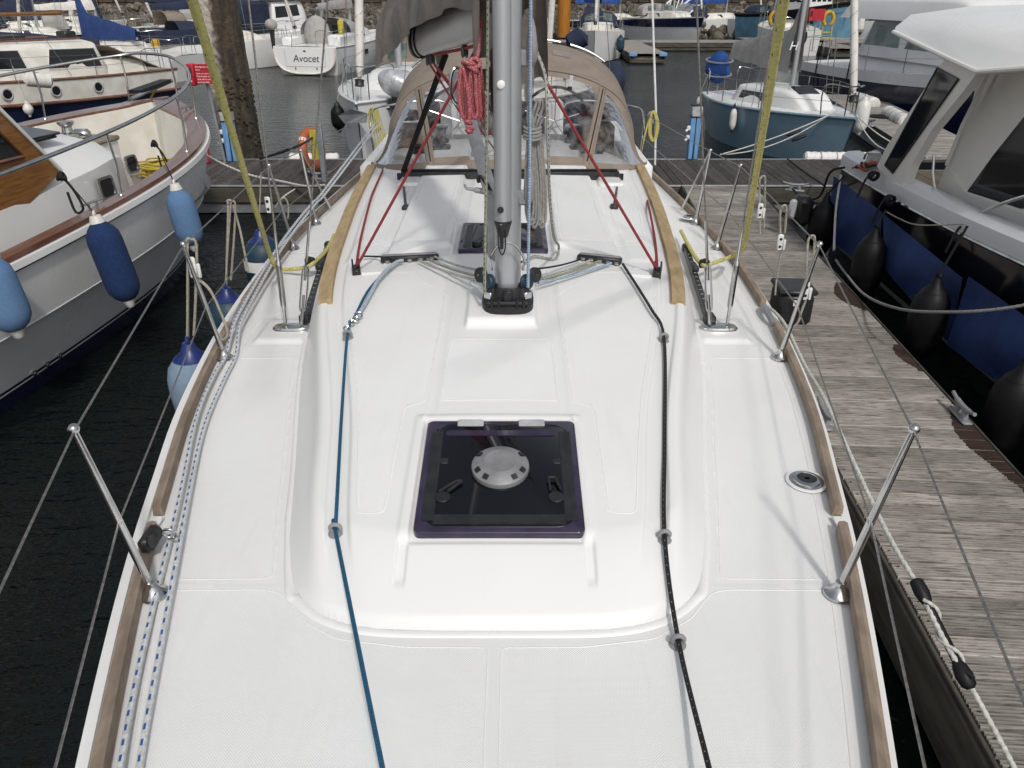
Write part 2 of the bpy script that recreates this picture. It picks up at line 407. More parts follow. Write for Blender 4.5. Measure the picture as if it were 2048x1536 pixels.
    sp = t.n('ShaderNodeSeparateXYZ'); t.l(t.n('ShaderNodeTexCoord').outputs['Object'], sp.inputs[0])
    edge = t.math('MULTIPLY', t.ramp(t.math('ADD', sp.outputs[2], t.math('MULTIPLY', n2, .9)), 2.3, 3.4), t.ramp(t.math('SUBTRACT', t.math('MULTIPLY', n2, .25), sp.outputs[0]), .06, .24))
    c = t.mix(edge, c, (.5, .45, .38)); t.set(Base_Color=c, Roughness=.9); t.bump(t.math('ADD', nz, n2), .9, .05); MATS['pile_wood'] = t.m
    # quay masonry
    t = NT('wall_stone'); oc = t.n('ShaderNodeTexCoord').outputs['Object']; mp = t.n('ShaderNodeMapping'); mp.inputs['Rotation'].default_value = (R(90), 0, 0); t.l(oc, mp.inputs[0])
    nz = t.noise(.35, 6); n2 = t.noise(3, 5)
    c = t.mix(t.ramp(nz, .3, .7), (.105, .082, .058), (.05, .042, .034)); c = t.mix(t.ramp(n2, .55, .75), c, (.15, .12, .09)); t.set(Base_Color=c, Roughness=.95); t.bump(n2, .6, .1); MATS['wall_stone'] = t.m
    t = NT('rubble_stone'); oi = t.n('ShaderNodeObjectInfo'); n2 = t.noise(2.5, 6); vo = t.n('ShaderNodeTexVoronoi'); vo.inputs['Scale'].default_value = 1.3; t.l(t.n('ShaderNodeTexCoord').outputs['Object'], vo.inputs['Vector'])
    sv = t.n('ShaderNodeSeparateColor'); t.l(vo.outputs['Color'], sv.inputs[0])
    c = t.mix(sv.outputs[0], (.04, .034, .026), (.16, .135, .10)); c = t.mix(t.ramp(n2, .55, .7), c, (.30, .27, .22)); t.set(Base_Color=c, Roughness=.95); t.bump(n2, .7, .06); MATS['rubble_stone'] = t.m
special()
# ================================================================ the setting
def plank_mat(key, c1, c2, c3, wet=0):
    t = NT(key); oc = t.n('ShaderNodeTexCoord').outputs['Object']; rnd = t.n('ShaderNodeObjectInfo').outputs['Random']
    off = t.n('ShaderNodeCombineXYZ'); t.l(t.math('MULTIPLY', rnd, 37.0), off.inputs[0]); t.l(t.math('MULTIPLY', rnd, 91.0), off.inputs[1])
    ad = t.n('ShaderNodeVectorMath', operation='ADD'); t.l(oc, ad.inputs[0]); t.l(off.outputs[0], ad.inputs[1]); v = ad.outputs[0]
    g1 = t.noise(2.4, 6, .65, vec=v, stretch=(1.5, 26, 8)); g2 = t.noise(9, 4, .6, vec=v, stretch=(.8, 14, 4)); bl = t.noise(2.2, 4, vec=v)
    c = t.mix(t.ramp(g1, .34, .62), c1, c2); c = t.mix(t.math('MULTIPLY', t.ramp(g2, .5, .66), .75), c, c3); c = t.mix(t.math('MULTIPLY', t.ramp(bl, .42, .7), .4), c, c3)
    tone = t.n('ShaderNodeHueSaturation'); t.l(c, tone.inputs['Color']); t.l(t.math('ADD', t.math('MULTIPLY', rnd, .45), .75), tone.inputs['Value'])
    t.set(Base_Color=tone.outputs[0], Roughness=.88 if not wet else .5); t.bump(t.math('ADD', g1, g2), .5, .004); MATS[key] = t.m
plank_mat('plank_grey', (.42, .39, .355), (.285, .258, .232), (.085, .07, .06))
plank_mat('plank_dark', (.15, .138, .128), (.095, .086, .08), (.04, .035, .032))
plank_mat('plank_damp', (.075, .045, .033), (.045, .027, .021), (.024, .016, .013), 1)

wm = MB(); wm.grid([[(-700, -120, 0), (700, -120, 0)], [(-700, 900, 0), (700, 900, 0)]], flip=True)
add('water', wm, 'water', kind='structure', smooth=0)

def plank_mesh(L, w, th=.032, ridges=6):
    "grooved decking board, length along x"
    prof = []; p = w/ridges
    for k in range(ridges):
        y0 = -w/2+k*p
        prof += [(y0+p*.12, 0), (y0+p*.62, 0), (y0+p*.68, -.014), (y0+p*1.06, -.014)]
    prof = prof[:-2]+[(w/2-.003, -.006), (w/2-.003, -th), (-w/2+.003, -th), (-w/2+.003, -.004)]
    mb = MB(); n = len(prof); mb.v = [(-L/2, a, b) for a, b in prof]+[(L/2, a, b) for a, b in prof]
    mb.f = [(i, (i+1) % n, n+(i+1) % n, n+i) for i in range(n)]+[tuple(range(n))[::-1], tuple(range(n, 2*n))]
    return mb
def mesh_of(mb, name, m):
    me = bpy.data.meshes.new(name); me.from_pydata(mb.v, [], mb.f); me.materials.append(MATS[m]); me.update(); return me
def put(me, name, parent, loc, rz=0, scale=None):
    o = bpy.data.objects.new(name, me); link(o, parent, ROOT[parent]); o.location = loc; o.rotation_euler = (0, 0, rz)
    if scale: o.scale = scale
    return o
PZ = .5
def pontoon(name, label, loc, rz, width, length, edge='pontoon_beam', strip='alu_strip', pl=None, damp=None, planks=True, y0=0, floats=(), dark='plank_grey', group=None):
    "local: x across, y along; deck level PZ at the root"
    t = thing(name, label, 'pontoon', (loc[0], loc[1], 0), rz, group)
    pw = .145; gap = .013; w = width
    for s in (-1, 1):
        b = MB().cbox((s*(w/2-.045), y0+length/2, PZ-.17), (.09, length, .26), .012); add('side_beam', b, edge, t, world=False)
        b = MB().cbox((s*(w/2-.02), y0+length/2, PZ-.012), (.05 if strip == 'alu_strip' else .02, length, .03), .006); add('edge_strip', b, strip, t, world=False)
    b = MB().box((0, y0+length/2, PZ-.40), (w-.1, length-.1, .16)); add('frame', b, 'galvanised' if planks and strip == 'alu_strip' else edge, t, world=False)
    for f in floats:
        fb = MB().cbox((f[0], f[1], -.12), (f[2], f[3], .86), .08); add('float', fb, 'concrete', t, world=False)
    if planks:
        me = mesh_of(plank_mesh(w-.09, pw-gap), 'plank', dark); me2 = mesh_of(plank_mesh(w-.09, pw-gap), 'plank', 'plank_damp') if damp else None
        n = int(length/pw)
        for i in range(n):
            put(me, 'plank', t, (0, y0+(i+.5)*pw, PZ+random.uniform(-.0015, .0015)), random.uniform(-.0015, .0015)+(math.pi if random.random() < .5 else 0))
    else:
        b = MB().box((0, y0+length/2, PZ-.02), (w-.1, length, .04)); add('decking', b, dark, t, world=False)
    return t
# finger pontoon alongside the yacht, between it and the motor cruiser
fz = -math.atan(.072); fa = V(3.08-.072*8.4, -1.4, 0)
finger = pontoon('finger_pontoon', 'long weathered grey finger pontoon of grooved planks beside the white yacht', fa, fz, 1.30, 14.75, strip='pontoon_beam', floats=[(0, 1.5, 1.1, 2.4), (0, 6.5, 1.1, 2.2), (0, 11.5, 1.1, 2.2)])
# rows of plank screws down both edges
scm = MB(); scm.lathe([(.006, 0), (.006, .002), (.003, .003)], n=6); scr = mesh_of(scm, 'screw', 'dark_grey_plastic')
for i in range(60):
    for s in (-1, 1): put(scr, 'screw', finger, (s*.575, .145*(i+.5)+.02, PZ+.001))
# damp brown patches of timber along the far edge strip
for (a, b, w0, w1) in ((5.75, 6.9, .05, .17), (9.0, 9.9, .04, .20), (7.6, 8.15, .03, .12)):
    pm = MB(); p6 = .137/6
    for i in range(int(a/.145), int(b/.145)):
        for h in range(6):
            yy = (i+.5)*.145-.0685+(h+.37)*p6; w = w0+(w1-w0)*max(0, math.sin(math.pi*min(1, max(0, (yy-a)/(b-a)))))+random.uniform(-.006, .006)+.012*math.sin(yy*7)
            if w > .02: pm.box((.604-w/2, yy, PZ+.002), (w, p6*.56, .006))
    add('damp_patch', pm, 'plank_damp', finger, world=False, smooth=0)
# main walkway crossing behind the boats: local y runs along +X
walk = pontoon('walkway_pontoon', 'wide main walkway pontoon with pale metal edges crossing behind the moored boats', (-13.0, 14.42, 0), -math.pi/2, 2.32, 29.0, floats=[(0, 6.9, 1.9, 1.6), (0, 10.8, 1.9, 1.5), (0, 1.5, 1.9, 2.), (0, 19, 1.9, 2), (0, 26, 1.9, 2)], dark='plank_dark')
# finger on the far side of the walkway, by the blue sailing boat
f2a = W(1775, 312, z=PZ); f2b = W(1690, 205, z=PZ)
d2 = f2b-f2a
pontoon('finger_pontoon', 'finger pontoon between the small blue sailing boat and the navy motor boat', (9.0, 15.6, 0), -math.atan2(.16, 1), 1.5, 10.5, floats=[(0, 1.2, 1.2, 2), (0, 8.5, 1.3, 2.2)], dark='plank_grey')
pontoon('finger_pontoon', 'finger pontoon ending beyond the bow of the wooden launch', (-10.6, 15.6, 0), .03, 1.3, 8.8, floats=[(0, 7.6, 1.2, 2)], dark='plank_dark')
# far main pontoon and its stub fingers
pontoon('far_pontoon', 'distant pontoon with pale edge in front of the grey boat', (3.0, 54.0, 0), -math.pi/2-.02, 2.4, 34, floats=[(-.1, 6, 2.2, 1.2), (-.1, 12, 2.2, 3.5), (-.1, 18, 2.2, 3), (0, 25, 2.2, 3)], dark='plank_grey', planks=False)
pontoon('far_finger', 'short distant finger with blue bumper corners beside the white yacht', (7.1, 43.6, 0), 0, 1.9, 9.2, floats=[(0, 1.2, 1.7, 2.0)], dark='plank_grey', planks=False)
ff = [o for o in bpy.data.objects if o.name.startswith('far_finger')][0]
for s in (-1, 1): add('corner_bumper', MB().cbox((s*.78, -.02, PZ-.08), (.42, .16, .2), .04), 'pedestal_blue', ff, world=False)
pontoon('far_pontoon', 'distant pontoon carrying the white cabin boat with navy canopy', (-26, 44.5, 0), -math.pi/2+.02, 2.2, 14.2, floats=[(0, 12.9, 2, 1.6), (0, 5, 2, 3)], dark='plank_grey', planks=False)
add('corner_fender', MB().cbox((-10.6, 41.9, .42), (1.9, .5, .42), .1), 'dirty_white', None, label='chunky pale corner fender at the end of the pontoon beside the yacht lettered Avocet', cat='fender')
pontoon('far_pontoon', 'distant pontoon with yellow ladder below the pale blue fishing boat', (15.5, 56.5, 0), -math.pi/2+.06, 2.4, 26, floats=[(0, 5, 2.2, 5), (0, 14, 2.2, 7)], dark='plank_grey', planks=False)
pontoon('far_finger', 'short distant finger behind the mast of the small blue sailing boat', (18.9, 47.5, 0), -.05, 1.6, 8.4, floats=[(0, 1.5, 1.4, 2.2)], dark='plank_grey', planks=False)

# quay wall with rubble foot
qw = thing('quay_wall', 'dark brown stone quay wall at the far side of the harbour', 'wall', (0, 84, 0))
add('wall_body', MB().box((0, 85.2, 4), (260, 2.0, 9)), 'wall_stone', qw, smooth=0)
blk = MB(); blk.cbox((0, 0, 0), (1, .5, 1), .05); bme = mesh_of(blk, 'stone_block', 'wall_stone')
big = MB(); z = .4; nb_ = 0
for r in range(5):
    h = (.62, .5, .7, .55, .6)[r]; x = -46+random.random()
    while x < 70:
        w = random.uniform(.9, 2.1); dy = random.uniform(-.06, .06)
        if r in (1, 2, 3) and -34 < x < 52 and nb_ < 290:
            o = put(bme, 'stone_block', qw, (x+w/2, .15+dy-.02, z+h/2), 0, (w-.07, 1, h-.06)); nb_ += 1
        else: big.cbox((x+w/2, 84.15+dy, z+h/2), (w-.07, .5, h-.06), .04)
        x += w
    z += h
add('stone_courses', big, 'wall_stone', qw, kind='stuff')
add('coping_ledge', MB().box((0, 83.7, 3.62), (200, .7, .3)), 'wall_stone', qw, smooth=0)
rub = MB()
def rock(mb, c, r):
    q = MB().ball((0, 0, 0), 1, 6, 4); k = Vector((random.uniform(.7, 1.3), random.uniform(.7, 1.3), random.uniform(.5, .9))); Mz = Matrix.Rotation(random.random()*6, 3, Vector((random.random(), random.random(), 1)).normalized())
    mb.add([Vector(c)+Mz @ (Vector((p[0]*k.x, p[1]*k.y, p[2]*k.z))*r*random.uniform(.82, 1.12)) for p in q.v], q.f)
for i in range(2600):
    x = random.uniform(-48, 62); sh = 66 if x > 0 else 74
    if x > 22: sh = 66+(x-22)*.18
    u = random.random()**1.1; y = sh+(83.4-sh)*u; rock(rub, (x, y, .1+1.75*u+random.uniform(-.15, .2)), random.uniform(.18, .62))
add('rubble_bank', rub, 'rubble_stone', kind='stuff', smooth=0)
bank = MB(); bank.grid([[(-60, 73, -.5), (0, 66, -.5), (22, 66, -.5), (70, 74, -.5)], [(-60, 84.6, 1.6), (0, 84.6, 1.8), (22, 84.6, 1.8), (70, 84.6, 2.2)]], flip=True)
add('shingle_bank', bank, 'rubble_stone', kind='structure')

# the big timber pile and the slimmer orange one
def pile(name, label, x, y, r, top, m, lean=(0, 0), cap=None):
    mb = MB(); N = 40; G = []
    for i in range(N+1):
        zz = -1+(top+1)*i/N; row = []
        for k in range(20):
            a = 2*math.pi*k/20; rr = r*(1+.05*math.sin(3*a+zz*.9)+.03*math.sin(7*a-zz*2.1)+random.uniform(-.02, .02)); row.append((x+lean[0]*zz+rr*math.cos(a), y+lean[1]*zz+rr*math.sin(a), zz))
        G.append(row)
    mb.grid(G, closed_v=True); o = add(name, mb, m, None, label=label, cat='pile'); return o
pile('timber_pile', 'massive weathered timber mooring pile with weedy dark bark behind the walkway', -5.45, 15.95, .385, 7.5, 'pile_wood', (-.012, 0))
for o in bpy.data.objects:
    if o.name.startswith('timber_pile'): wd = o
wdm = MB()
for i in range(260):
    a = random.uniform(-2.2, 1.9); zz = random.uniform(.2, 1.75) if random.random() < .6 else random.uniform(1.6, 2.0); rr = .385
    p = V(-5.45-.012*zz+rr*math.cos(a), 15.95+rr*math.sin(a), zz); wdm.ball(p, (random.uniform(.015, .045), random.uniform(.015, .045), random.uniform(.02, .05)), 5, 3)
add('weed', wdm, 'pile_wood', wd, kind='stuff', smooth=0)
op = W(1126, 92, z=0); 
pl = MB(); pl.lathe([(.44, 0), (.44, .5)], (op.x, op.y, -.5), n=18); pl.lathe([(.42, 0), (.42, 9)], (op.x, op.y, .05), n=18)
ot = thing('orange_pile', 'bright orange painted steel pile with dark foot beyond the sprayhood', 'pile', (op.x, op.y, 0))
add('foot', MB().lathe([(.46, -1.2), (.46, .55)], (op.x, op.y, 0), n=20), 'navy_hull', ot); add('shaft', MB().lathe([(.43, .55), (.43, 12)], (op.x, op.y, 0), n=20), 'orange_pole', ot)
# two slim dark timber piles by the far fishing boat
for i, (px, py, r, m) in enumerate(((1632, 60, .3, 'pile_wood'), (1655, 60, .22, 'pile_wood'))):
    q = W(px, py, z=0); pile('timber_pile', ('dark timber pile behind the small red sign box' if i == 0 else 'thinner timber pile beside the fishing boat wheelhouse'), q.x, q.y*.86, r, 9, m)

# service pedestals
def pedestal(px, py, label, tall=1.02, w=.2):
    p = W(px, py, z=PZ); t = thing('service_pedestal', label, 'power pedestal', (p.x, p.y, PZ), 0, 'blue service pedestals')
    for s in (-1, 1): add('column', MB().cbox((s*(w*.27), 0, tall*.39), (w*.46, .17, tall*.78), .015), 'pedestal_blue', t, world=False)
    add('dark_joint', MB().box((0, .012, tall*.39), (w*.16, .14, tall*.76)), 'paint_black', t, world=False)
    add('lamp_head', MB().cbox((0, 0, tall*.885), (w, .19, tall*.19), .012), 'pale_plastic', t, world=False)
    add('cap', MB().cbox((0, 0, tall*.99), (w*1.06, .2, .03), .01), 'paint_black', t, world=False)
    add('collar', MB().cbox((0, 0, tall*.785), (w*1.04, .19, .018), .004), 'paint_black', t, world=False)
    for k in range(2):
        s = MB().cbox((-w*.62, -.04, tall*(.58-.17*k)), (.07, .09, .09), .02); s.tube([(-w*.7, -.06, tall*(.56-.17*k)), (-w*.95, -.09, tall*(.53-.17*k))], .022, 8); add('socket', s, 'white_plastic', t, world=False)
    return t
pedestal(1383, 318, 'pale blue service pedestal standing by the bow of the small blue sailing boat')
pedestal(468, 322, 'pale blue service pedestal in front of the massive timber pile', .95, .22)
q = W(1640, 76, z=PZ)
# sign boxes on posts
def sign_box(px, py, Y, w, h, label, post_to, txt):
    c = W(px, py, y=Y); t = thing('emergency_sign', label, 'sign', (c.x, c.y, PZ))
    add('post', MB().tube([(c.x+.12, c.y+.1, PZ-.1), (c.x+.02, c.y+.08, c.z+h*.4)], .03, 8), 'galvanised', t)
    add('box', MB().cbox((c.x-w*.36, c.y-.02, c.z), (w*.28, .16, h), .02), 'red_paint', t)
    add('recess', MB().cbox((c.x-w*.36, c.y-.102, c.z+h*.1), (w*.14, .012, h*.42), .005), 'paint_black', t)
    add('button', MB().lathe([(.022, 0), (.022, .02), (.012, .03)], (c.x-w*.36, c.y-.10, c.z-h*.3), (0, -1, 0), 10), 'pale_plastic', t)
    add('board', MB().cbox((c.x+w*.14, c.y-.03, c.z+.01), (w*.72, .03, h*.92), .006), 'red_paint', t)
    if txt:
        for i, (s, dz, sz) in enumerate(txt):
            text('lettering', s, (c.x-w*.17, c.y-.048, c.z+dz), sz, 'paint_white', t)
    return t
FONT = None
def text(name, body, loc, size, m, parent, rot=(math.pi/2, 0, 0), shear=0, ext=.002, align='LEFT', local=False, sx=1):
    cu = bpy.data.curves.new(name, 'FONT'); cu.body = body; cu.size = size; cu.extrude = ext; cu.shear = shear; cu.align_x = align; cu.space_character = 1.0
    tmp = bpy.data.objects.new('tmp', cu); col.objects.link(tmp); bpy.context.view_layer.update()
    me = bpy.data.meshes.new_from_object(tmp.evaluated_get(bpy.context.evaluated_depsgraph_get())); bpy.data.objects.remove(tmp); bpy.data.curves.remove(cu)
    me.materials.clear(); me.materials.append(MATS[m]); o = bpy.data.objects.new(name, me); link(o, parent, ROOT[parent])
    o.rotation_euler = rot; o.scale = (sx, 1, 1); r = ROOT[parent]
    o.location = Vector(loc) if local else Matrix.Rotation(-r.rotation_euler[2], 3, 'Z') @ (Vector(loc)-r.location)
    return o
sign_box(404, 149, 15.1, .5, .37, 'red emergency call point with white lettering on a metal post by the pile', PZ, [('Emergency call', .12, .042), ('Point', .07, .036), ('Break seal, open cover', .01, .032), ('Push button to', -.04, .04), ('raise alarm and', -.09, .04), ('summon help', -.14, .04)])
sign_box(1633, 30, 46, .85, .62, 'small distant red sign box in front of the dark piles', PZ, None)
# lifebuoy on its post
lp = W(640, 372, z=PZ); lt = thing('lifebuoy_post', 'galvanised post on the walkway holding the orange lifebuoy', 'post', (lp.x, lp.y+.2, PZ))
add('post', MB().cbox((lp.x+.02, lp.y+.3, PZ+.48), (.09, .09, .96), .01), 'galvanised', lt)
add('back_board', MB().cbox((lp.x-.06, lp.y+.32, PZ+.62), (.2, .03, .5), .01), 'yellow_paint', lt)
def ring(c, R_, r_, ax, n=28, m=10):
    q = Vector((0, 0, 1)).rotation_difference(Vector(ax)).to_matrix()
    return MB().grid([[Vector(c)+q @ Vector(((R_+r_*math.cos(b))*math.cos(a), (R_+r_*math.cos(b))*math.sin(a), r_*math.sin(b))) for b in [2*math.pi*k/m for k in range(m)]] for a in [2*math.pi*k/n for k in range(n)]], closed_u=True, closed_v=True)
lc = W(624, 300, y=14.1)
lb = thing('lifebuoy', 'faded orange lifebuoy hanging on the post by the walkway edge', 'lifebuoy', (lc.x, lc.y, PZ+.15))
add('ring', ring(lc, .31, .08, (1, -.28, .1)), 'orange_buoy', lb)
for k in range(4):
    a = k*math.pi/2+.6; qq = Vector((0, 0, 1)).rotation_difference(Vector((1, -.28, .1))).to_matrix(); d = qq @ Vector((math.cos(a), math.sin(a), 0)); e = qq @ Vector((-math.sin(a), math.cos(a), 0))
    cc = lc+d*.31; add('reflective_band', MB().tube([cc-e*.03, cc+e*.03], .08, 10), 'white_plastic', lb)
gl = MB()
for k in range(4):
    a = k*math.pi/2+.6; pts = []
    for j in range(7):
        b = a+math.pi/2*j/6; pts.append(lc+qq @ Vector((math.cos(b), math.sin(b), 0))*(.40-.05*math.sin(math.pi*j/6)+0)-Vector((0, 0, .03*math.sin(math.pi*j/6))))
    gl.tube(pts, .006, 6)
add('grab_line', gl, 'rope_yellow_plain', lb)
# cleats on pontoons
def cleat(label, p, rz, m='galvanised', s=1, group=None):
    t = thing('mooring_cleat', label, 'cleat', p, rz, group)
    add('base', MB().cbox((0, 0, .012*s), (.07*s, .26*s, .024*s), .01*s), m, t, world=False)
    add('horn', MB().tube(smooth_path([(0, -.17*s, .115*s), (0, -.09*s, .095*s), (0, 0, .088*s), (0, .09*s, .095*s), (0, .17*s, .115*s)], 4), [.014*s]*4+[.02*s]*9+[.014*s]*4, 8), m, t, world=False)
    for k in (-1, 1): add('leg', MB().tube([(0, k*.055*s, .02*s), (0, k*.045*s, .09*s)], [.03*s, .02*s], 8), m, t, world=False)
    return t
def on_finger(x, y, z=PZ):
    a = fz; return V(fa.x+x*math.cos(a)-y*math.sin(a), fa.y+x*math.sin(a)+y*math.cos(a), z)
cleat('grey cast cleat on the outer edge of the finger pontoon beside the black hull', on_finger(.56, 6.72, PZ+.004), fz, 'grey_plastic', 1.1)
cleat('grey cast cleat on the finger pontoon beside the yacht toe rail', on_finger(-.54, 6.55, PZ+.004), fz, 'grey_plastic', 1.1)
cc = W(1585, 380, z=PZ); cleat('cleat wound with black rope at the corner of the finger and walkway', (cc.x, cc.y-.1, PZ+.004), 1.2, 'galvanised', 1.2)
cc = W(1735, 252, z=PZ); cleat('cleat on the finger beside the round black mat', (cc.x, cc.y, PZ+.004), .3, 'galvanised', 1.5)
cc = W(655, 345, z=PZ); cleat('cleat on the walkway beside the lifebuoy post', (cc.x, cc.y-.6, PZ+.004), 1.5, 'galvanised', 1.2)
# black locker on the finger
bc = W(1583, 645, z=PZ); bt = thing('deck_locker', 'black plastic locker with white label standing on the finger pontoon', 'box', (bc.x, bc.y+.1, PZ), fz)
add('body', MB().cbox((0, 0, .16), (.34, .36, .31), .03), 'black_plastic', bt, world=False); add('lid', MB().cbox((0, 0, .345), (.38, .40, .055), .02), 'black_plastic', bt, world=False)
add('label_plate', MB().box((.0, -.187, .24), (.07, .004, .06)), 'paint_white', bt, world=False)
text('lettering', 'IIIII', (-.024, -.190, .22), .04, 'letter_grey', bt, ext=.001, local=True)
# black mats, boards and white fenders lying on the pontoons
mp_ = W(1762, 234, z=PZ); add('round_mat', MB().lathe([(.34, 0), (.34, .02), (.3, .026)], (mp_.x, mp_.y, PZ+.004), n=28), 'black_rubber', None, label='round black mat lying on the finger by the white bumper', cat='mat')
def bumper(label, a, b, r, m='dirty_white'):
    a, b = Vector(a), Vector(b); t = thing('dock_bumper', label, 'fender', tuple((a+b)/2), 0, 'white ribbed pontoon bumpers'); n = 9; d = (b-a)
    pts = [a+d*k/(n*4) for k in range(n*4+1)]; rr = [r*(.93+.1*abs(math.sin(math.pi*k/4))) for k in range(n*4+1)]; rr[0] *= .75; rr[-1] *= .75
    add('body', MB().tube(pts, rr, 14), m, t)
    for k in range(1, 4): add('strap', MB().tube([a+d*(k/4)-d.normalized()*.012, a+d*(k/4)+d.normalized()*.012], r*1.05, 14), 'grey_plastic', t)
a1, a2 = W(1622, 310, z=.62), W(1748, 310, z=.62); bumper('white ribbed bumper with dark straps along the walkway edge below the blue bow', (a1.x, 15.68, .5), (a2.x, 15.62, .5), .12)
a1, a2 = W(1708, 197, z=.55), W(1748, 210, z=.55); bumper('white ribbed bumper beside the navy motor boat, the one farther from the walkway', a1, a2, .2, 'white_vinyl')
a1, a2 = W(1775, 225, z=.55), W(1812, 245, z=.55); bumper('white ribbed bumper beside the round black mat on the finger', a1, a2, .18, 'white_vinyl')
a1, a2 = W(560, 318, z=.6), W(665, 316, z=.6); bumper('pale bumper along the far edge of the walkway behind the lifebuoy', (a1.x, 15.7, .48), (a2.x, 15.7, .48), .11)
# red can on the walkway
rc = W(408, 327, z=PZ); ct = thing('fuel_can', 'faded red plastic can on the walkway by the launch bow', 'can', (rc.x, rc.y, PZ))
add('body', MB().cbox((0, 0, .15), (.26, .16, .3), .03), 'pink_red', ct, world=False); add('handle', MB().tube(smooth_path([(-.09, 0, .3), (-.05, 0, .36), (.04, 0, .36), (.08, 0, .3)], 4), .018, 8), 'pink_red', ct, world=False); add('cap', MB().lathe([(.03, 0), (.03, .05)], (.1, 0, .29), n=10), 'black_plastic', ct, world=False)
lad = thing('pontoon_ladder', 'yellow metal ladder hanging on the far pontoon below the fishing boat', 'ladder', (W(1690, 90, z=.4).x, 55.1, 0))
for s in (-1, 1): add('rail', MB().tube([(lad.location.x+s*.3, 55.0, -.4), (lad.location.x+s*.3, 55.0, 1.3)], .04, 6), 'yellow_paint', lad)
for k in range(4): add('rung', MB().tube([(lad.location.x-.3, 55.0, -.1+k*.35), (lad.location.x+.3, 55.0, -.1+k*.35)], .035, 6), 'yellow_paint', lad)
# ================================================================ the white yacht we stand on
CX = -.06
YB = [-1.1, -.5, 0, .7, 1.43, 2.42, 3.0, 3.4, 4.2, 4.65, 5.4, 6, 7.2, 8.1, 9.4, 10.5, 11.2]
HB = [.03, .40, .66, .92, 1.155, 1.435, 1.57, 1.66, 1.79, 1.845, 1.91, 1.945, 1.955, 1.92, 1.85, 1.77, 1.70]
hb = lambda y: cub(y, YB, HB)
zd = lambda y: 1.5-.011*np.maximum(np.asarray(y, float)-4.5, 0)
yt = thing('sailing_yacht', 'large white sailing yacht with teak toe rails, smoked hatches and taupe sprayhood', 'yacht', (CX, 5, 0))
# hull
G = []
ys = np.linspace(-1.1, 11.2, 90)
for zf in np.linspace(0, 1, 12):
    rowL = []
    for y in ys:
        b = float(hb(y))+.012; z = -.35+(float(zd(y))-.02+.35)*zf; k = 1-.16*(1-zf)**2.2-(.10 if y < 2 else .10*max(0, 1-(y-2)/3))*(1-zf)
        rowL.append((b*k, y+(-.0 if y > 0 else .25*(1-zf)*(-y)), z))
    G.append(rowL)
hm = MB(); hm.grid([[(CX+p[0], p[1], p[2]) for p in r] for r in G]); hm.grid([[(CX-p[0], p[1], p[2]) for p in r] for r in G], flip=True)
tr = [(CX+G[i][-1][0], 11.2, G[i][-1][2]) for i in range(12)]; tl = [(CX-G[i][-1][0], 11.2, G[i][-1][2]) for i in range(12)]; hm.grid([tl, tr])
add('hull', hm, 'gelcoat', yt, recalc=False)
# deck with non-skid panels
def surf(name, xs, ys_, zs, grip, m):
    nu, nv = zs.shape; vs = np.stack([xs-CX, ys_-5, zs], -1).reshape(-1, 3)
    i = np.arange(nu-1)[:, None]*nv+np.arange(nv-1)[None]; q = np.stack([i, i+1, i+nv+1, i+nv], -1).reshape(-1, 4)
    me = bpy.data.meshes.new(name); me.vertices.add(len(vs)); me.vertices.foreach_set('co', vs.ravel())
    me.loops.add(q.size); me.loops.foreach_set('vertex_index', q.ravel()); me.polygons.add(len(q)); me.polygons.foreach_set('loop_start', np.arange(0, q.size, 4))
    me.polygons.foreach_set('use_smooth', np.ones(len(q), bool)); me.update(); me.validate()
    at = me.attributes.new('grip', 'FLOAT', 'POINT'); at.data.foreach_set('value', grip.ravel().astype(float)); me.materials.append(MATS[m])
    o = bpy.data.objects.new(name, me); link(o, yt, yt); return o
FY = [1.9, 2.3, 3.05, 4.3, 5.8, 7.6, 9.4]; FOOT = [.66, .80, .965, 1.225, 1.42, 1.55, 1.6]; SHO = [.56, .665, .79, 1.06, 1.215, 1.31, 1.36]
foot = lambda y: cub(y, FY, FOOT); sho = lambda y: cub(y, FY, SHO)
HTY = [1.9, 2.35, 2.95, 4.1, 6, 7.9, 9.4]; HTZ = [.13, .165, .235, .345, .425, .47, .48]
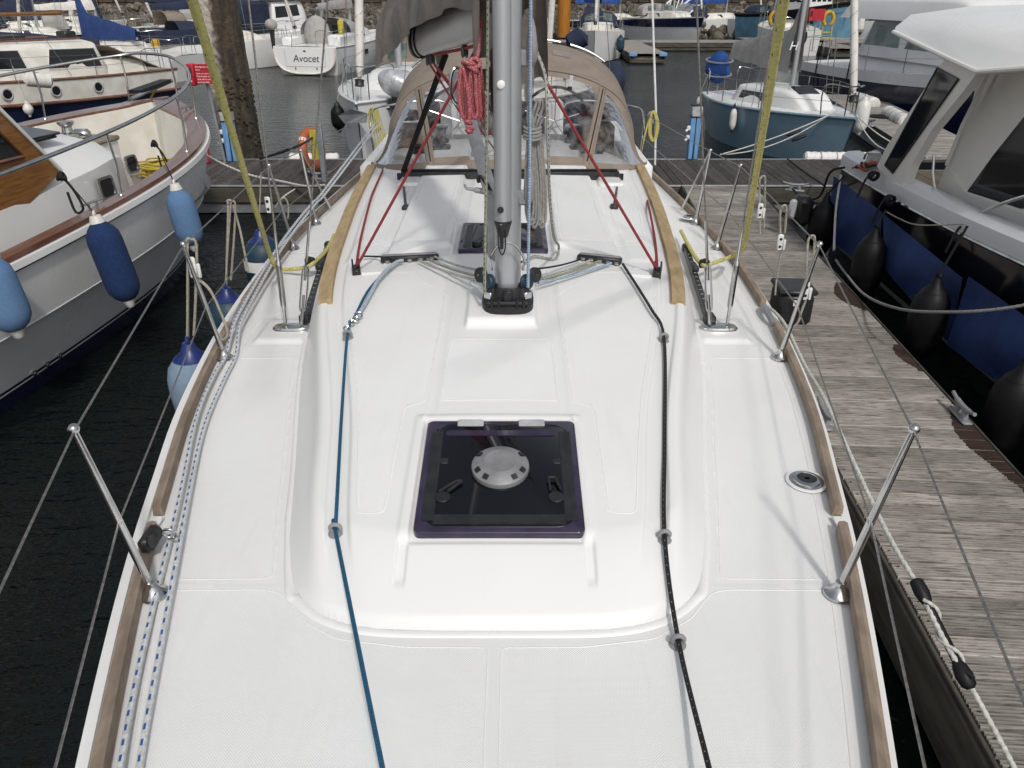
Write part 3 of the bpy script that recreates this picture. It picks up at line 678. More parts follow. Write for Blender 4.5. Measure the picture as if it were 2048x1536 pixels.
def roof(x, y):
    a = np.abs(x-CX); f = foot(y); s = sho(y); Ht = cub(y, HTY, HTZ)
    u = np.clip((f-a)/(f-s), 0, 1); S = np.sin(u*np.pi/2)**1.15
    yf = 1.99+.27*(a/.80)**5; v = np.clip((y-yf)/.36, 0, 1); F_ = .16*sst(v, 0, .12)+.84*(1-(1-v)**1.55)
    h = Ht*S*F_+.03*np.clip(1-(a/s)**2, 0, 1)*sst(y, 2.1, 2.8)
    on = sst(y, 2.18, 2.4)
    chan = sst(a, s-.125, s-.105)*(1-sst(a, s-.035, s-.015)); h -= .014*chan*on
    seam = (sst(a, .285, .292)*(1-sst(a, .318, .325)))*(y > 3.06); h -= .0025*seam
    ledge = sst(a, .325, .338)*(1-sst(a, .36, .385))*sst(y, 2.30, 2.34)*(1-sst(y, 3.04, 3.06)); h += .008*ledge; h -= .012*sst(a, .325, .335)*(1-sst(a, .362, .372))*sst(y, 2.12, 2.17)*(1-sst(y, 2.28, 2.33))
    h += .009*sst(y, 3.0, 3.015)*(1-sst(y, 3.035, 3.06))*(1-sst(a, .335, .36))
    rec = (1-sst(a, .322, .336))*sst(y, 2.285, 2.30)*(1-sst(y, 3.0, 3.015)); h -= .012*rec
    pl = (1-sst(a, .18, .205))*sst(y, 3.85, 3.91)*(1-sst(y, 4.42, 4.5)); h += .045*pl
    yg = 5.10-.30*sst(a, .42, .80); gar = sst(a, .355, .375)*(1-sst(a, .755, .785))*sst(y, yg, yg+.05); h += .040*gar
    notch = sst(a, .345, .36)*(1-sst(a, .37, .40))*0
    pad = sst(a, .80, .86)*(1-sst(a, 1.02, 1.06))*sst(y, 4.86, 4.92)*(1-sst(y, 5.2, 5.5)); h += .012*pad
    r2 = (1-sst(a, .325, .34))*sst(y, 4.98, 5.0)*(1-sst(y, 5.69, 5.71)); h -= .01*r2
    edge_l = sst(a, .335, .35)*(1-sst(a, .36, .375))*sst(y, 4.95, 5.0)*(1-sst(y, 5.72, 5.8)); h += .012*edge_l
    g = ((a < .27) | ((a > .345) & (a < s-.155)))*(y > 3.16)*(a < s-.155)*1.0
    g = np.where((y > 3.16) & (y < 3.72) | (y > 4.56), g, g*(a > .345)); g = np.where(y < 3.16, (a > .435)*(a < s-.155)*(y > 2.44), g); g = np.where((a > .345) & (a < .40) & (y > 4.9), 0, g); g = np.where((y > 4.70) & (y < 5.18), 0, g)
    return zd(y)+h, g
def zr(x, y): return float(roof(np.array([float(x)]), np.array([float(y)]))[0][0])
yy = np.concatenate([np.arange(1.93, 5.9, .0115), np.arange(5.9, 9.3, .022)])
ss = np.linspace(-1, 1, 321); ss = np.sign(ss)*np.abs(ss)**.97
Y2, S2 = np.meshgrid(yy, ss, indexing='ij'); X2 = CX+S2*(foot(Y2)+.012)
Z2, g2 = roof(X2, Y2); Z2 -= .035*(1-sst(Z2-zd(Y2), 0, .008))
surf('coachroof', X2, Y2, Z2, g2, 'deck_white')
yy = np.arange(-1.05, 11.15, .017); ss = np.linspace(-1, 1, 280)
Y2, S2 = np.meshgrid(yy, ss, indexing='ij'); b2 = hb(Y2); X2 = CX+S2*(b2-.004); a2 = np.abs(X2-CX)
Z2 = zd(Y2)+.012*(1-S2**2)-.012
Z2 -= .004*sst(a2, b2-.16, b2-.08)
fin = (Y2 > 1.9)*1.0; clear = (a2 > foot(np.maximum(Y2, 1.95))+.05) | (Y2 < 1.93+.27*(a2/.80)**5)
g2 = clear*(a2 < b2-.115)*(np.abs(Y2-2.245-.03*(a2-1)) > .016)*(np.abs(Y2-4.27) > .016)*((np.abs(X2-CX) > .02) | (Y2 > 2.0))*(np.abs(Y2-6.4) > .014)*1.0
g2 = np.where((a2 < 1.64) & (a2 > 1.22) & (Y2 > 4.42) & (Y2 < 4.9), 0, g2)
pad = sst(a2, 1.26, 1.29)*(1-sst(a2, 1.56, 1.60))*sst(Y2, 4.45, 4.5)*(1-sst(Y2, 4.80, 4.9)); Z2 = Z2+.022*pad
fl = sst(a2, foot(np.clip(Y2, 2, 9.3)), foot(np.clip(Y2, 2, 9.3))+.05); 
surf('deck', X2, Y2, Z2, g2, 'deck_white')
# bead round the foot of the coachroof
bp = [V(CX-float(foot(y)), y, float(zd(y))) for y in np.arange(9.2, 2.45, -.15)]+[V(CX-a, 1.985+.27*(abs(a)/.8)**5, 1.5) for a in np.linspace(.775, -.775, 41)]+[V(CX+float(foot(y)), y, float(zd(y))) for y in np.arange(2.45, 9.2, .15)]
add('coachroof_bead', MB().sweep(smooth_path(bp, 3), [(-.026, -.016), (-.018, .002), (-.006, .0065), (.005, .0065), (.016, .002), (.024, -.016)]), 'gelcoat', yt, smooth=60)
# raised edges of the non-skid panels
def on_surface(x, y): return zr(x, y) if (abs(x-CX) < float(foot(max(y, 1.95))) and y > 1.99+.27*(abs(x-CX)/.8)**5) else float(zd(y))+.012*(1-((x-CX)/float(hb(y)))**2)-.012
def outline(pts, rnd=.03, sides=(-1, 1)):
    for s in sides:
        P = []; n = len(pts)
        for i in range(n):
            a, b, c = [np.array(pts[(i+k) % n], float) for k in (-1, 0, 1)]; da, dc = a-b, c-b; la, lc = np.hypot(*da), np.hypot(*dc); r = min(rnd, la*.45, lc*.45)
            p0, p1 = b+da/la*r, b+dc/lc*r
            for t in (0, .25, .5, .75, 1): P.append((1-t)**2*p0+2*t*(1-t)*b+t*t*p1)
            nx = np.array(pts[(i+2) % n], float); e = c+(b-c)/lc*min(rnd, lc*.45, np.hypot(*(nx-c))*.45); m = int(np.hypot(*(e-p1))/.06)
            for k in range(1, m): P.append(p1+(e-p1)*k/m)
        path = [V(CX+s*q[0], q[1], on_surface(CX+s*q[0], q[1])) for q in P]; path.append(path[0])
        add('panel_edge', MB().sweep(path, [(-.005, -.003), (-.002, .0014), (.002, .0014), (.005, -.003)]), 'gelcoat', yt, smooth=60)
oe = lambda y: float(sho(y))-.15
outline([(.44, 2.44), (.44, 3.12), (.345, 3.16), (.315, 4.28), (.60, 4.66), (oe(4.66), 4.70)]+[(oe(y), y) for y in (4.2, 3.7, 3.2, 2.8)]+[(oe(2.44), 2.44)])
outline([(-.275, 3.17), (.275, 3.17), (.265, 3.74), (-.265, 3.74)], .02, (1,))
outline([(.42, 5.24), (.72, 5.16), (.72, 7.0), (.42, 7.0)])
outline([(.84, 5.3), (1.0, 5.3), (1.08, 6.2), (1.12, 7.0), (.84, 7.0)])
fe = lambda y: float(foot(y))+.055; de = lambda y: float(hb(y))-.125
outline([(fe(2.30), 2.275)]+[(fe(y), y) for y in (2.7, 3.2, 3.7)]+[(fe(4.25), 4.25), (de(4.25), 4.25)]+[(de(y), y) for y in (3.7, 3.2, 2.7)]+[(de(2.275), 2.275)])
outline([(de(4.30), 4.30), (1.66, 4.30), (1.66, 4.92), (fe(5.1)+.16, 4.98)]+[(fe(y)+.06, y) for y in (5.6, 6.0)]+[(fe(6.37), 6.37), (de(6.37), 6.37)]+[(de(y), y) for y in (5.8, 5.2, 4.7)])
outline([(fe(6.43), 6.43), (fe(7.2), 7.2), (fe(8.2), 8.2), (de(8.2), 8.2), (de(7.2), 7.2), (de(6.43), 6.43)])
outline([(.022, .2), (de(.2), .2)]+[(de(y), y) for y in (.7, 1.2, 1.7)]+[(de(2.215), 2.215), (.87, 2.215)]+[(a, 1.925+.27*(a/.8)**5) for a in (.8, .7, .55, .3)]+[(.022, 1.925)])
# toe rails
def edge(y, s, off=0, dz=0): b = float(hb(y))+off; return V(CX+s*b, y, float(zd(y))+dz)
for s in (-1, 1):
    gaps = [(-.6, 2.56), (2.67, 4.70), (5.12, 10.9)]
    for (a, b) in gaps:
        n = int((b-a)/.08)+3
        add('toe_rail', MB().sweep([edge(y, s, -.045, -.004) for y in np.linspace(a, b, n)], [(-.021, 0), (-.018, .050), (.003, .056), (.017, .050), (.021, 0)]), 'weathered_teak', yt)
    add('gunwale_lip', MB().sweep([edge(y, s, 0, -.012) for y in np.linspace(-.9, 11.1, 100)], [(-.03, -.02), (-.03, .018), (.004, .018), (.006, -.02)]), 'gelcoat', yt)
    for y in (2.615,):
        add('toe_rail_gap', MB().cbox(tuple(edge(y, s, -.045, .004)), (.04, .07, .012), .003), 'gelcoat', yt)
    p0, p1 = edge(4.74, s, -.05, .0), edge(5.08, s, -.05, .0)
    fl_ = MB().sweep(smooth_path([p0, p0.lerp(p1, .3)+V(-s*.02, 0, .035), p0.lerp(p1, .7)+V(-s*.02, 0, .035), p1], 5), [(-.02, 0), (-.015, .025), (.015, .025), (.02, 0)]); add('fairlead', fl_, 'galvanised', yt)
# teak strips on the shoulders of the coachroof
for s in (-1, 1):
    pts = []
    for y in np.linspace(4.24, 7.75, 50):
        x = CX+s*(float(sho(y))-.012+.02*(y-4.24)/3.5); pts.append(V(x, y, zr(x, y)+.004))
    add('handrail', MB().sweep(pts, [(-.042, -.02), (-.039, .018), (.038, .021), (.042, -.02)]), 'golden_teak', yt)
# stanchions, lifelines
ST = [2.19, 4.25, 6.55, 7.38]
tops, mids = {}, {}
for s in (-1, 1):
    for i, y in enumerate(ST):
        b = edge(y, s, -.105, 0); tp = b+V(s*.115, 0, .70)
        if i == 3: tp = b+V(s*.09, .1, .66)
        tops[s, i] = tp; mids[s, i] = b.lerp(tp, .47)
        st = add('stanchion', MB().tube([b, b.lerp(tp, .55), tp], [.0145, .0145, .0105], 12), 'stainless', yt)
        bs = MB(); bs.lathe([(.0, .001), (.052, 0), (.05, .008), (.03, .022), (.017, .05), (.0165, .06)], (b.x, b.y, b.z-.004), n=18); add('stanchion_base', bs, 'stainless', st)
        add('stanchion_top', MB().ball(tp+V(0, 0, .008), .019, 12, 8), 'stainless', st)
        add('wire_eye', ring(mids[s, i], .013, .005, (s*.3, -1, .2), 14, 6), 'stainless', st)
        if i == 3: add('gate_brace', MB().tube([tp, edge(7.95, s, -.10, .0)], .0125, 8), 'stainless', st)
    fw = {-1: (W(0, 1180, z=2.2), W(110, 1536, z=1.86)), 1: (W(2046, 1400, z=2.2), W(1850, 1536, z=1.86))}[s]
    for nm, T, f in (('upper', tops, fw[0]), ('lower', mids, fw[1])):
        pts = [T[s, 0]+(f-T[s, 0])*1.6]+[T[s, i] for i in range(4)]+[edge(10.4, s, 0, .62 if nm == 'upper' else .32)]
        add('lifeline', MB().tube(pts, .0042, 6), 'wire', yt)
# shrouds with rigging screws on chainplates
def along(a, b, t): return a+(b-a)*t
for s in (-1, 1):
    cpx = {-1: (583, 655), 1: (1442, 662)}[s]; c = W(*cpx, z=1.525); c.y = 4.66
    b1 = c+V(-.045 if s < 0 else .06, .02, .02); b2 = c+V(.065 if s < 0 else -.06, .0, .02)
    up = {-1: (W(497, 0, y=4.82), W(655, 0, y=4.82)), 1: (W(1556, 0, y=4.82), W(1393, 0, y=4.82))}[s]
    cp = MB(); N = 28; o_ = [(c.x+.125*math.copysign(abs(math.cos(a))**.75, math.cos(a)), c.y+.058*math.copysign(abs(math.sin(a))**.8, math.sin(a))) for a in [2*math.pi*k/N for k in range(N)]]
    cp.grid([[(c.x+(x-c.x)*f, c.y+(y-c.y)*f, 1.5+zz) for x, y in o_] for f, zz in ((1, .0), (1, .022), (.9, .034), (.5, .037), (.02, .038))], closed_v=True)
    chp = add('chainplate', cp, 'stainless', yt)
    for b, u, k in ((b1, up[0], 0), (b2, up[1], 1)):
        far = along(b, u, 2.6); d = (u-b).normalized()
        sh = add('shroud', MB().tube([b+d*.62, far], .0055 if k else .006, 6), 'wire', yt)
        if k == 0: add('rigging_screw', MB().tube([b, b+d*.1, b+d*.11, b+d*.13, b+d*.38, b+d*.41, b+d*.42, b+d*.66], [.011, .011, .016, .0185, .0185, .015, .009, .0085], 10), 'stainless', sh)
        else:
            rs = MB(); rs.tube([b, b+d*.1], .011, 8); sd = V(1, .15, 0).normalized()
            for q in (-1, 1): rs.tube(smooth_path([b+d*.09, b+d*.12+sd*q*.018, b+d*.36+sd*q*.018, b+d*.40], 4), .0065, 6)
            rs.tube([b+d*.1, b+d*.2], .009, 8); rs.tube([b+d*.30, b+d*.42], .009, 8); rs.tube([b+d*.4, b+d*.68], .009, 8); add('rigging_screw', rs, 'stainless', sh)
# genoa tracks with cars
for s in (-1, 1):
    pa, pb = {-1: (W(612, 630, z=1.55), W(655, 487, z=1.56)), 1: (W(1418, 632, z=1.55), W(1373, 492, z=1.56))}[s]
    pa.z = 1.535; pb.z = 1.535
    tk = add('genoa_track', MB().sweep([along(pa, pb, t) for t in (0, .25, .5, .75, 1)], [(-.02, -.03), (-.02, .02), (.02, .02), (.02, -.03)]), 'black_plastic', yt)
    for k in range(14):
        q = along(pa, pb, .08+.06*k); add('track_mark', MB().box(q+V(0, 0, .0215), (.018, .004, .003)), 'pale_plastic', tk)
    cr = MB(); q = along(pa, pb, .62); cr.cbox(q+V(0, 0, .035), (.055, .14, .05), .012); add('track_car', cr, 'black_plastic', tk)
    bl = MB(); bl.lathe([(.0, -.012), (.036, -.012), (.04, 0), (.036, .012), (0, .012)], q+V(s*.075, -.02, .075), (0, 1, .3), 16); bl.cbox(q+V(s*.06, -.02, .07), (.06, .034, .07), .012); add('sheet_block', bl, 'dark_grey_plastic', tk)
    add('end_stop', MB().cbox(pa+V(0, -.02, .0), (.07, .10, .075), .012), 'black_plastic', tk); add('end_stop', MB().cbox(pb+V(0, .02, .0), (.06, .07, .07), .012), 'black_plastic', tk)
# fore hatch
def frame_on(yc, h=.0):
    e = .05; s_ = (zr(CX+.01, yc+.22)-zr(CX+.01, yc-.22))/.44; a = math.atan(s_)
    Mx = Matrix(((1, 0, 0), (0, math.cos(a), -math.sin(a)), (0, math.sin(a), math.cos(a))))
    return Vector((CX, yc, zr(CX, yc)+h)), Mx
def rrect(w, h, r, n=6):
    out = []
    for cx_, cy_, a0 in ((w/2-r, h/2-r, 0), (-w/2+r, h/2-r, 90), (-w/2+r, -h/2+r, 180), (w/2-r, -h/2+r, 270)):
        for k in range(n+1):
            a = R(a0+90*k/n); out.append((cx_+r*math.cos(a), cy_+r*math.sin(a)))
    return out
def plate(o, Mx, pts, z0, z1, mb=None, bev=.003):
    mb = mb or MB(); n = len(pts); c = (sum(p[0] for p in pts)/n, sum(p[1] for p in pts)/n)
    def rg(f, z): return [o+Mx @ Vector((c[0]+(p[0]-c[0])*f, c[1]+(p[1]-c[1])*f, z)) for p in pts]
    k = 1-bev/max(abs(p[0]-c[0]) for p in pts); b = len(mb.v)
    mb.grid([rg(1, z0), rg(1, z1-bev), rg(k, z1)], closed_v=True, flip=True); m = len(mb.v); mb.f.append(tuple(range(m-n, m))[::1]); return mb
ho, hM = frame_on(2.645, .012); ho.x += .012
ht = add('fore_hatch', plate(ho, hM, rrect(.648, .668, .025), -.02, .012), 'violet_acrylic', yt, label='smoked violet acrylic fore hatch with round ventilator')
add('pane', plate(ho, hM, rrect(.592, .618, .075), .010, .0145, bev=.004), 'smoked_acrylic', ht)
add('inner_lip', plate(ho, hM, [(x, y+.245) for x, y in rrect(.48, .035, .016)], .013, .0165), 'violet_acrylic', ht)
for (x, y, w, h) in ((-.275, -.01, .048, .53), (.275, -.01, .048, .53), (0, -.27, .51, .05)):
    add('grip_strip', plate(ho, hM, [(x+a, y+b) for a, b in rrect(w, h, .004)], .013, .0185), 'dark_grey_plastic', ht)
for x in (-.135, .135): add('hinge', plate(ho, hM, [(x+a, .315+b) for a, b in rrect(.115, .045, .006)], .008, .018), 'pale_plastic', ht)
for x in (-.235, .235): add('clip', plate(ho, hM, [(x+a, .065+b) for a, b in rrect(.035, .035, .008)], .012, .017), 'dark_grey_plastic', ht)
for x, an in ((-.225, -38), (.222, 8)):
    hl = plate(ho, hM, [(x+.031*math.cos(k*.3927), -.15+.031*math.sin(k*.3927)) for k in range(16)], .012, .022); ca, sa = math.cos(R(an)), math.sin(R(an))
    for q in (-1, 1):
        lo, hi = Vector((x+ca*q*.02-sa*-.02, -.15+sa*q*.02+ca*.02)), Vector((x+ca*q*.014+(-sa)*-1*0-(-sa)*0, 0))
        f = lambda u, v: ho+hM @ Vector((x+ca*u-(-sa)*v*-1*-1, -.15+(-sa)*u*-1*0+ca*v, .03))
        hl.tube([ho+hM @ Vector((x+ca*q*.022-sa*-.0, -.15+.03*ca, .024)), ho+hM @ Vector((x+ca*q*.014+(-sa)*.1, -.15+.1*ca, .03))], .006, 6)
    hl.tube([ho+hM @ Vector((x-ca*.015+(-sa)*.1, -.15+.1*ca, .03)), ho+hM @ Vector((x+ca*.015+(-sa)*.1, -.15+.1*ca, .03))], .006, 6)
    add('handle', hl, 'dark_grey_plastic', ht)
vt = MB(); vo_ = ho+hM @ Vector((.0, .015, .014)); nax = hM @ Vector((0, 0, 1))
vt.lathe([(.118, 0), (.12, .010), (.118, .022), (.11, .029), (.085, .041), (.066, .048), (.062, .0465), (.03, .048), (.001, .0485)], vo_, nax, 36); ve = add('ventilator', vt, 'vent_grey', ht)
for k in range(6):
    a = R(-140+20+k*36) if False else R((-155, -125, -55, -25, 30, 150)[k]); p = vo_+hM @ Vector((.1*math.cos(a), .1*math.sin(a), .0345)); Mz = hM @ Matrix.Rotation(a, 3, 'Z') @ Matrix.Rotation(R(34), 3, 'Y')
    add('vent_slot', MB().box(p, (.022, .022, .010), M=Mz), 'paint_black', ve)
add('maker_mark', MB().box(vo_+hM @ Vector((0, -.1, .0338)), (.022, .014, .002), M=hM @ Matrix.Rotation(R(32), 3, 'X')), 'grey_plastic', ve)
grime = MB().sweep([ho+hM @ Vector((x, .338, -.004)) for x in np.linspace(-.325, .325, 9)], [(-.008, 0), (-.006, .012), (.006, .012), (.008, 0)]); add('hatch_seal', grime, 'dirty_white', ht)
# mid hatch
mo, mM = frame_on(5.34, .010)
h2 = add('mid_hatch', plate(mo, mM, rrect(.61, .63, .02), -.02, .014), 'violet_acrylic', yt, label='smoked hatch aft of the mast, half hidden by it')
add('pane', plate(mo, mM, rrect(.56, .57, .05), .012, .0165), 'smoked_acrylic', h2)
for x in (-.245, .245): add('grip_strip', plate(mo, mM, [(x+a, b) for a, b in rrect(.05, .5, .004)], .015, .021), 'black_plastic', h2)
for x in (-.18, .2): add('handle', plate(mo, mM, [(x+.035*math.cos(k*.5236), -.2+.035*math.sin(k*.5236)) for k in range(12)], .014, .04).tube([mo+mM @ Vector((x, -.2, .035)), mo+mM @ Vector((x+.03, -.08, .035))], .008, 6), 'black_plastic', h2)
# deck fillers
def filler(px, py, label, r=.062):
    p = W(px, py, z=1.5); t = add('deck_filler', MB().lathe([(r*1.25, -.004), (r*1.25, .002), (r, .004), (r*.98, .012), (r*.7, .016), (r*.66, .010)], p, n=28), 'stainless', yt, label=label)
    add('cap', MB().lathe([(r*.66, .006), (r*.66, .014), (r*.2, .015), (r*.18, .010), (.001, .010)], p, n=24), 'black_plastic', t)
    add('rim_sealant', MB().lathe([(r*1.5, -.004), (r*1.46, .0015), (r*1.2, .002)], p, n=28, caps=False), 'gelcoat', t)
filler(1613, 961, 'round steel deck filler with black star socket cap'); filler(1380, 434, 'small deck filler near the aft stanchions', .06)
# small grey fairleads guiding the lines
def eye(p, s=1): 
    b = MB(); b.lathe([(.026*s, 0), (.026*s, .006), (.02*s, .010)], p-V(0, 0, .004), n=14); b.grid(grid_ring(p+V(0, 0, .02*s), .017*s, .0075*s, (0, 1, .15)), closed_u=True, closed_v=True); return b
def grid_ring(c, R_, r_, ax, n=18, m=8):
    q = Vector((0, 0, 1)).rotation_difference(Vector(ax)).to_matrix()
    return [[Vector(c)+q @ Vector(((R_+r_*math.cos(b))*math.cos(a), (R_+r_*math.cos(b))*math.sin(a), r_*math.sin(b))) for b in [2*math.pi*k/m for k in range(m)]] for a in [2*math.pi*k/n for k in range(n)]]
def onroof(px, py, dz=0):
    z = 1.7
    for _ in range(12):
        p = W(px, py, z=z); z = zr(p.x, p.y) if p.y > 1.95 and abs(p.x-CX) < float(foot(p.y)) else 1.5
    p.z += dz; return p
def onroof2(px, py, dz=0):
    "point of the coachroof or deck seen at a pixel"
    u = (px-1024)/FPX; v = (768-py)/FPX; y = np.arange(2.0, 9.2, .006); t = y/(_c+v*_s); x = t*u; z = CAMZ+t*(-_s+v*_c)
    q = np.where(np.abs(x-CX) < foot(y), roof(x, y)[0], zd(y)); i = int(np.argmin(np.abs(z-q))); return V(float(x[i]), float(y[i]), float(q[i])+dz)
EY = {}
for k, (px, py) in {'t1': (672, 1066), 't2': (696, 676), 'b1': (1328, 1079), 'b2': (1327, 682)}.items():
    EY[k] = onroof2(px, py); add('fairlead_eye', eye(EY[k], 1.15), 'grey_plastic', yt)
EY['b0'] = W(1355, 1289, z=1.5); add('fairlead_eye', eye(EY['b0'], 1.15), 'grey_plastic', yt)
# deck organisers and their plinths
for s in (-1, 1):
    pa, pb = {-1: (onroof2(762, 527), onroof2(878, 517)), 1: (onroof2(1155, 518), onroof2(1243, 530))}[s]
    d = pb-pa; L = d.length; an = math.atan2(d.y, d.x)
    og = add('deck_organiser', MB().cbox((pa+pb)/2+V(0, 0, .02), (L, .055, .045), .01, an), 'black_plastic', yt)
    add('organiser_plate', MB().cbox((pa+pb)/2+V(0, 0, .046), (L*.92, .032, .008), .003, an), 'grey_plastic', og)
    for k in range(5): add('sheave', MB().lathe([(.018, 0), (.014, .008), (.018, .016)], pa.lerp(pb, .12+.19*k)+V(0, -.022, .008), n=10), 'grey_plastic', og)
# black turning blocks for the red lines
TB = {}
for s, (px, py) in ((-1, (713, 545)), (1, (1314, 550))):
    p = onroof2(px, py, .03); TB[s] = p; Mz = Matrix.Rotation(-s*.22, 3, 'Z') @ Matrix.Rotation(R(18), 3, 'X')
    b = MB()
    for q in (-1, 1): b.cbox(p+Mz @ V(q*.02, 0, 0), (.012, .12, .065), .004, M=Mz)
    b.cbox(p+Mz @ V(0, -.045, -.005), (.045, .03, .05), .005, M=Mz); b.lathe([(.024, -.012), (.018, 0), (.024, .012)], p, (1, 0, 0), 12); add('turning_block', b, 'black_plastic', yt)
    wg = MB(); q = onroof2(px+(36 if s < 0 else -36), py-2); wg.slab([q+V(-.07*s*-1, -.06, -.01), q+V(.09*-s*-1*-1, -.03, -.01), q+V(0, .12, -.01)], (0, 0, .022)); add('wedge', wg, 'gelcoat', yt)
# ---------------------------------------------------------------- mast, spinnaker pole, boom
MX, MY = -.035, 4.12
mz = zr(MX, MY-.1)
mast = add('mast', MB(), 'aluminium', yt) if False else None
def oval(cx, cy, a, b, n=24, p=.85):
    return [(cx+a*math.copysign(abs(math.cos(t))**p, math.cos(t)), cy+b*math.copysign(abs(math.sin(t))**p, math.sin(t))) for t in [2*math.pi*k/n for k in range(n)]]
mb = MB().grid([[(x, y, z) for x, y in oval(MX+.012, MY, .072, .105)] for z in (mz+.10, mz+.4, 2.6, 3.5, 6, 13)], closed_v=True); mast = add('mast', mb, 'aluminium', yt)
add('luff_groove', MB().box((MX+.058, MY-.075, 5), (.006, .012, 5.6)), 'dark_grey_plastic', mast)
ftm = MB().grid([[(x, y, z) for x, y in oval(MX+.012, MY-.02, a, b, p=.6)] for a, b, z in ((.145, .17, mz-.02), (.145, .17, mz+.028), (.135, .16, mz+.036), (.095, .125, mz+.045), (.082, .115, mz+.11), (.076, .108, mz+.125))], closed_v=True); add('mast_foot', ftm, 'dark_grey_plastic', mast)
ft = MB()
for x in (-.085, -.05, .05, .085): ft.cbox((MX+.012+x, MY-.165, mz+.05), (.014, .05, .05), .006)
ft.tube([(MX-.10, MY-.17, mz+.052), (MX+.12, MY-.17, mz+.052)], .014, 10); ft.cbox((MX+.012, MY-.14, mz+.075), (.055, .05, .09), .01); add('foot_hinge', ft, 'dark_grey_plastic', mast)
# halyard blocks each side of the mast foot
for s in (-1, 1):
    for k in range(2):
        c = V(MX+.012+s*(.105+.045*k), MY-.08+.055*k, mz+.145+.02*k); b = MB(); ax = V(.8*s, -.6, .15)
        b.lathe([(.001, -.018), (.04, -.018), (.044, -.008), (.034, 0), (.044, .008), (.04, .018), (.001, .018)], c, ax, 18); hb_ = add('halyard_block', b, 'teal_vinyl' if k == 0 else 'black_plastic', mast)
        add('sheave_pin', MB().lathe([(.007, -.021), (.007, .021)], c, ax, 8), 'stainless', hb_)
    add('block_tang', MB().cbox((MX+.012+s*.11, MY-.135, mz+.085), (.05, .012, .04), .004, s*.6), 'stainless', mast)
# bail ring in front of the mast
add('mast_bail', MB().tube(smooth_path([(MX-.075, MY-.1, mz+.22), (MX-.08, MY-.135, mz+.3), (MX-.03, MY-.17, mz+.385), (MX+.045, MY-.17, mz+.385), (MX+.098, MY-.135, mz+.3), (MX+.095, MY-.1, mz+.22)], 5), .0065, 8), 'stainless', mast)
# pole stowed upright on the front of the mast
pt = thing('spinnaker_pole', 'silver spinnaker pole stowed upright against the front of the mast', 'pole', (MX-.012, MY-.175, mz+.36))
pz0 = mz+.51
add('tube', MB().lathe([(.0445, pz0), (.0445, 8.2)], (MX-.012, MY-.165, 0), n=24), 'aluminium', pt)
e = MB().lathe([(.024, pz0-.085), (.028, pz0-.075), (.040, pz0-.03), (.0455, pz0-.012), (.0455, pz0+.004)], (MX-.012, MY-.165, 0), n=20); e.cbox((MX-.02, MY-.175, pz0-.10), (.02, .028, .1), .006); add('end_fitting', e, 'black_plastic', pt)
add('trip_line', MB().tube(smooth_path([(MX-.035, MY-.2, pz0-.02), (MX-.036, MY-.205, pz0-.12), (MX-.018, MY-.21, pz0-.17), (MX+.0, MY-.205, pz0-.13), (MX-.002, MY-.2, pz0-.04)], 5), .004, 6), 'rope_dark', pt)
add('button', MB().lathe([(.02, 0), (.019, .006), (.011, .010)], W(1002, 169, y=MY-.21), (0, -1, .1), 14), 'white_plastic', pt)
add('hole_plug', MB().lathe([(.017, 0), (.017, .004)], W(1001, 420, y=MY-.212), (0, -1, .1), 14), 'paint_black', pt)
for k in range(3): add('scuff', MB().box(W(1000+k, 437+k*6, y=MY-.2095)+V(0, 0, 0), (.03-.008*k, .003, .003)), 'grey_plastic', pt)
# mast cleats, steel ring winch, hook
def mast_cleat(px, py, Y, m='grey_plastic', s=1, side=1):
    p = W(px, py, y=Y); b = MB(); b.grid([[(p.x+side*.02*r*math.cos(a)*1.4, p.y+.03*r*math.sin(a), p.z+zz) for a in [2*math.pi*k/12 for k in range(12)]] for r, zz in ((.15, .12), (.6, .08), (1, 0), (1.1, -.06), (.5, -.09), (.2, -.1))], closed_v=True); b.cbox((p.x-side*.03, p.y, p.z-.06), (.06, .03, .08), .01); b.tube([(p.x, p.y, p.z-.09), (p.x+.004, p.y, p.z-.15)], .008, 6); add('rope_clutch', b, m, mast)
mast_cleat(1064, 90, 4.1); mast_cleat(1058, 372, 4.06, s=.9)
mast_cleat(983, 80, 4.12, side=-1)
wc = W(968, 160, y=4.15); wm_ = MB().lathe([(.06, 0), (.062, .03), (.05, .05), (.05, .10), (.06, .115), (.045, .13), (.001, .132)], (MX-.055, MY+.02, wc.z), (-1, 0, .05), 22); wn = add('mast_winch', wm_, 'black_plastic', mast)
add('winch_plate', MB().cbox((MX-.062, MY+.02, wc.z), (.02, .15, .3), .01), 'black_plastic', mast)
rc_ = W(914, 172, y=4.12); add('winch_ring', MB().grid([[rc_+V(.03*math.cos(a)*(1)+0, .02*math.cos(a), .085*math.sin(a))+V(math.cos(a)*.008*math.cos(b), .008*math.sin(b), math.sin(a)*.008*math.cos(b)) for b in [2*math.pi*k/8 for k in range(8)]] for a in [2*math.pi*k/28 for k in range(28)]], closed_u=True, closed_v=True), 'stainless', mast)
hk = W(930, 376, y=4.08); hk2 = W(985, 386, y=4.08); add('mast_hook', MB().tube(smooth_path([hk+V(0, 0, .02), hk+V(.005, 0, 0), hk.lerp(hk2, .3), hk2]), [.006]*7+[.009]*6+[.016]*6, 8), 'grey_plastic', mast)
add('hook_loop', MB().tube(smooth_path([hk2+V(-.07, .02, .05), hk2+V(-.075, .03, .075), hk2+V(-.05, .03, .07), hk2+V(-.01, .0, .01)], 5), .012, 6), 'black_plastic', mast)
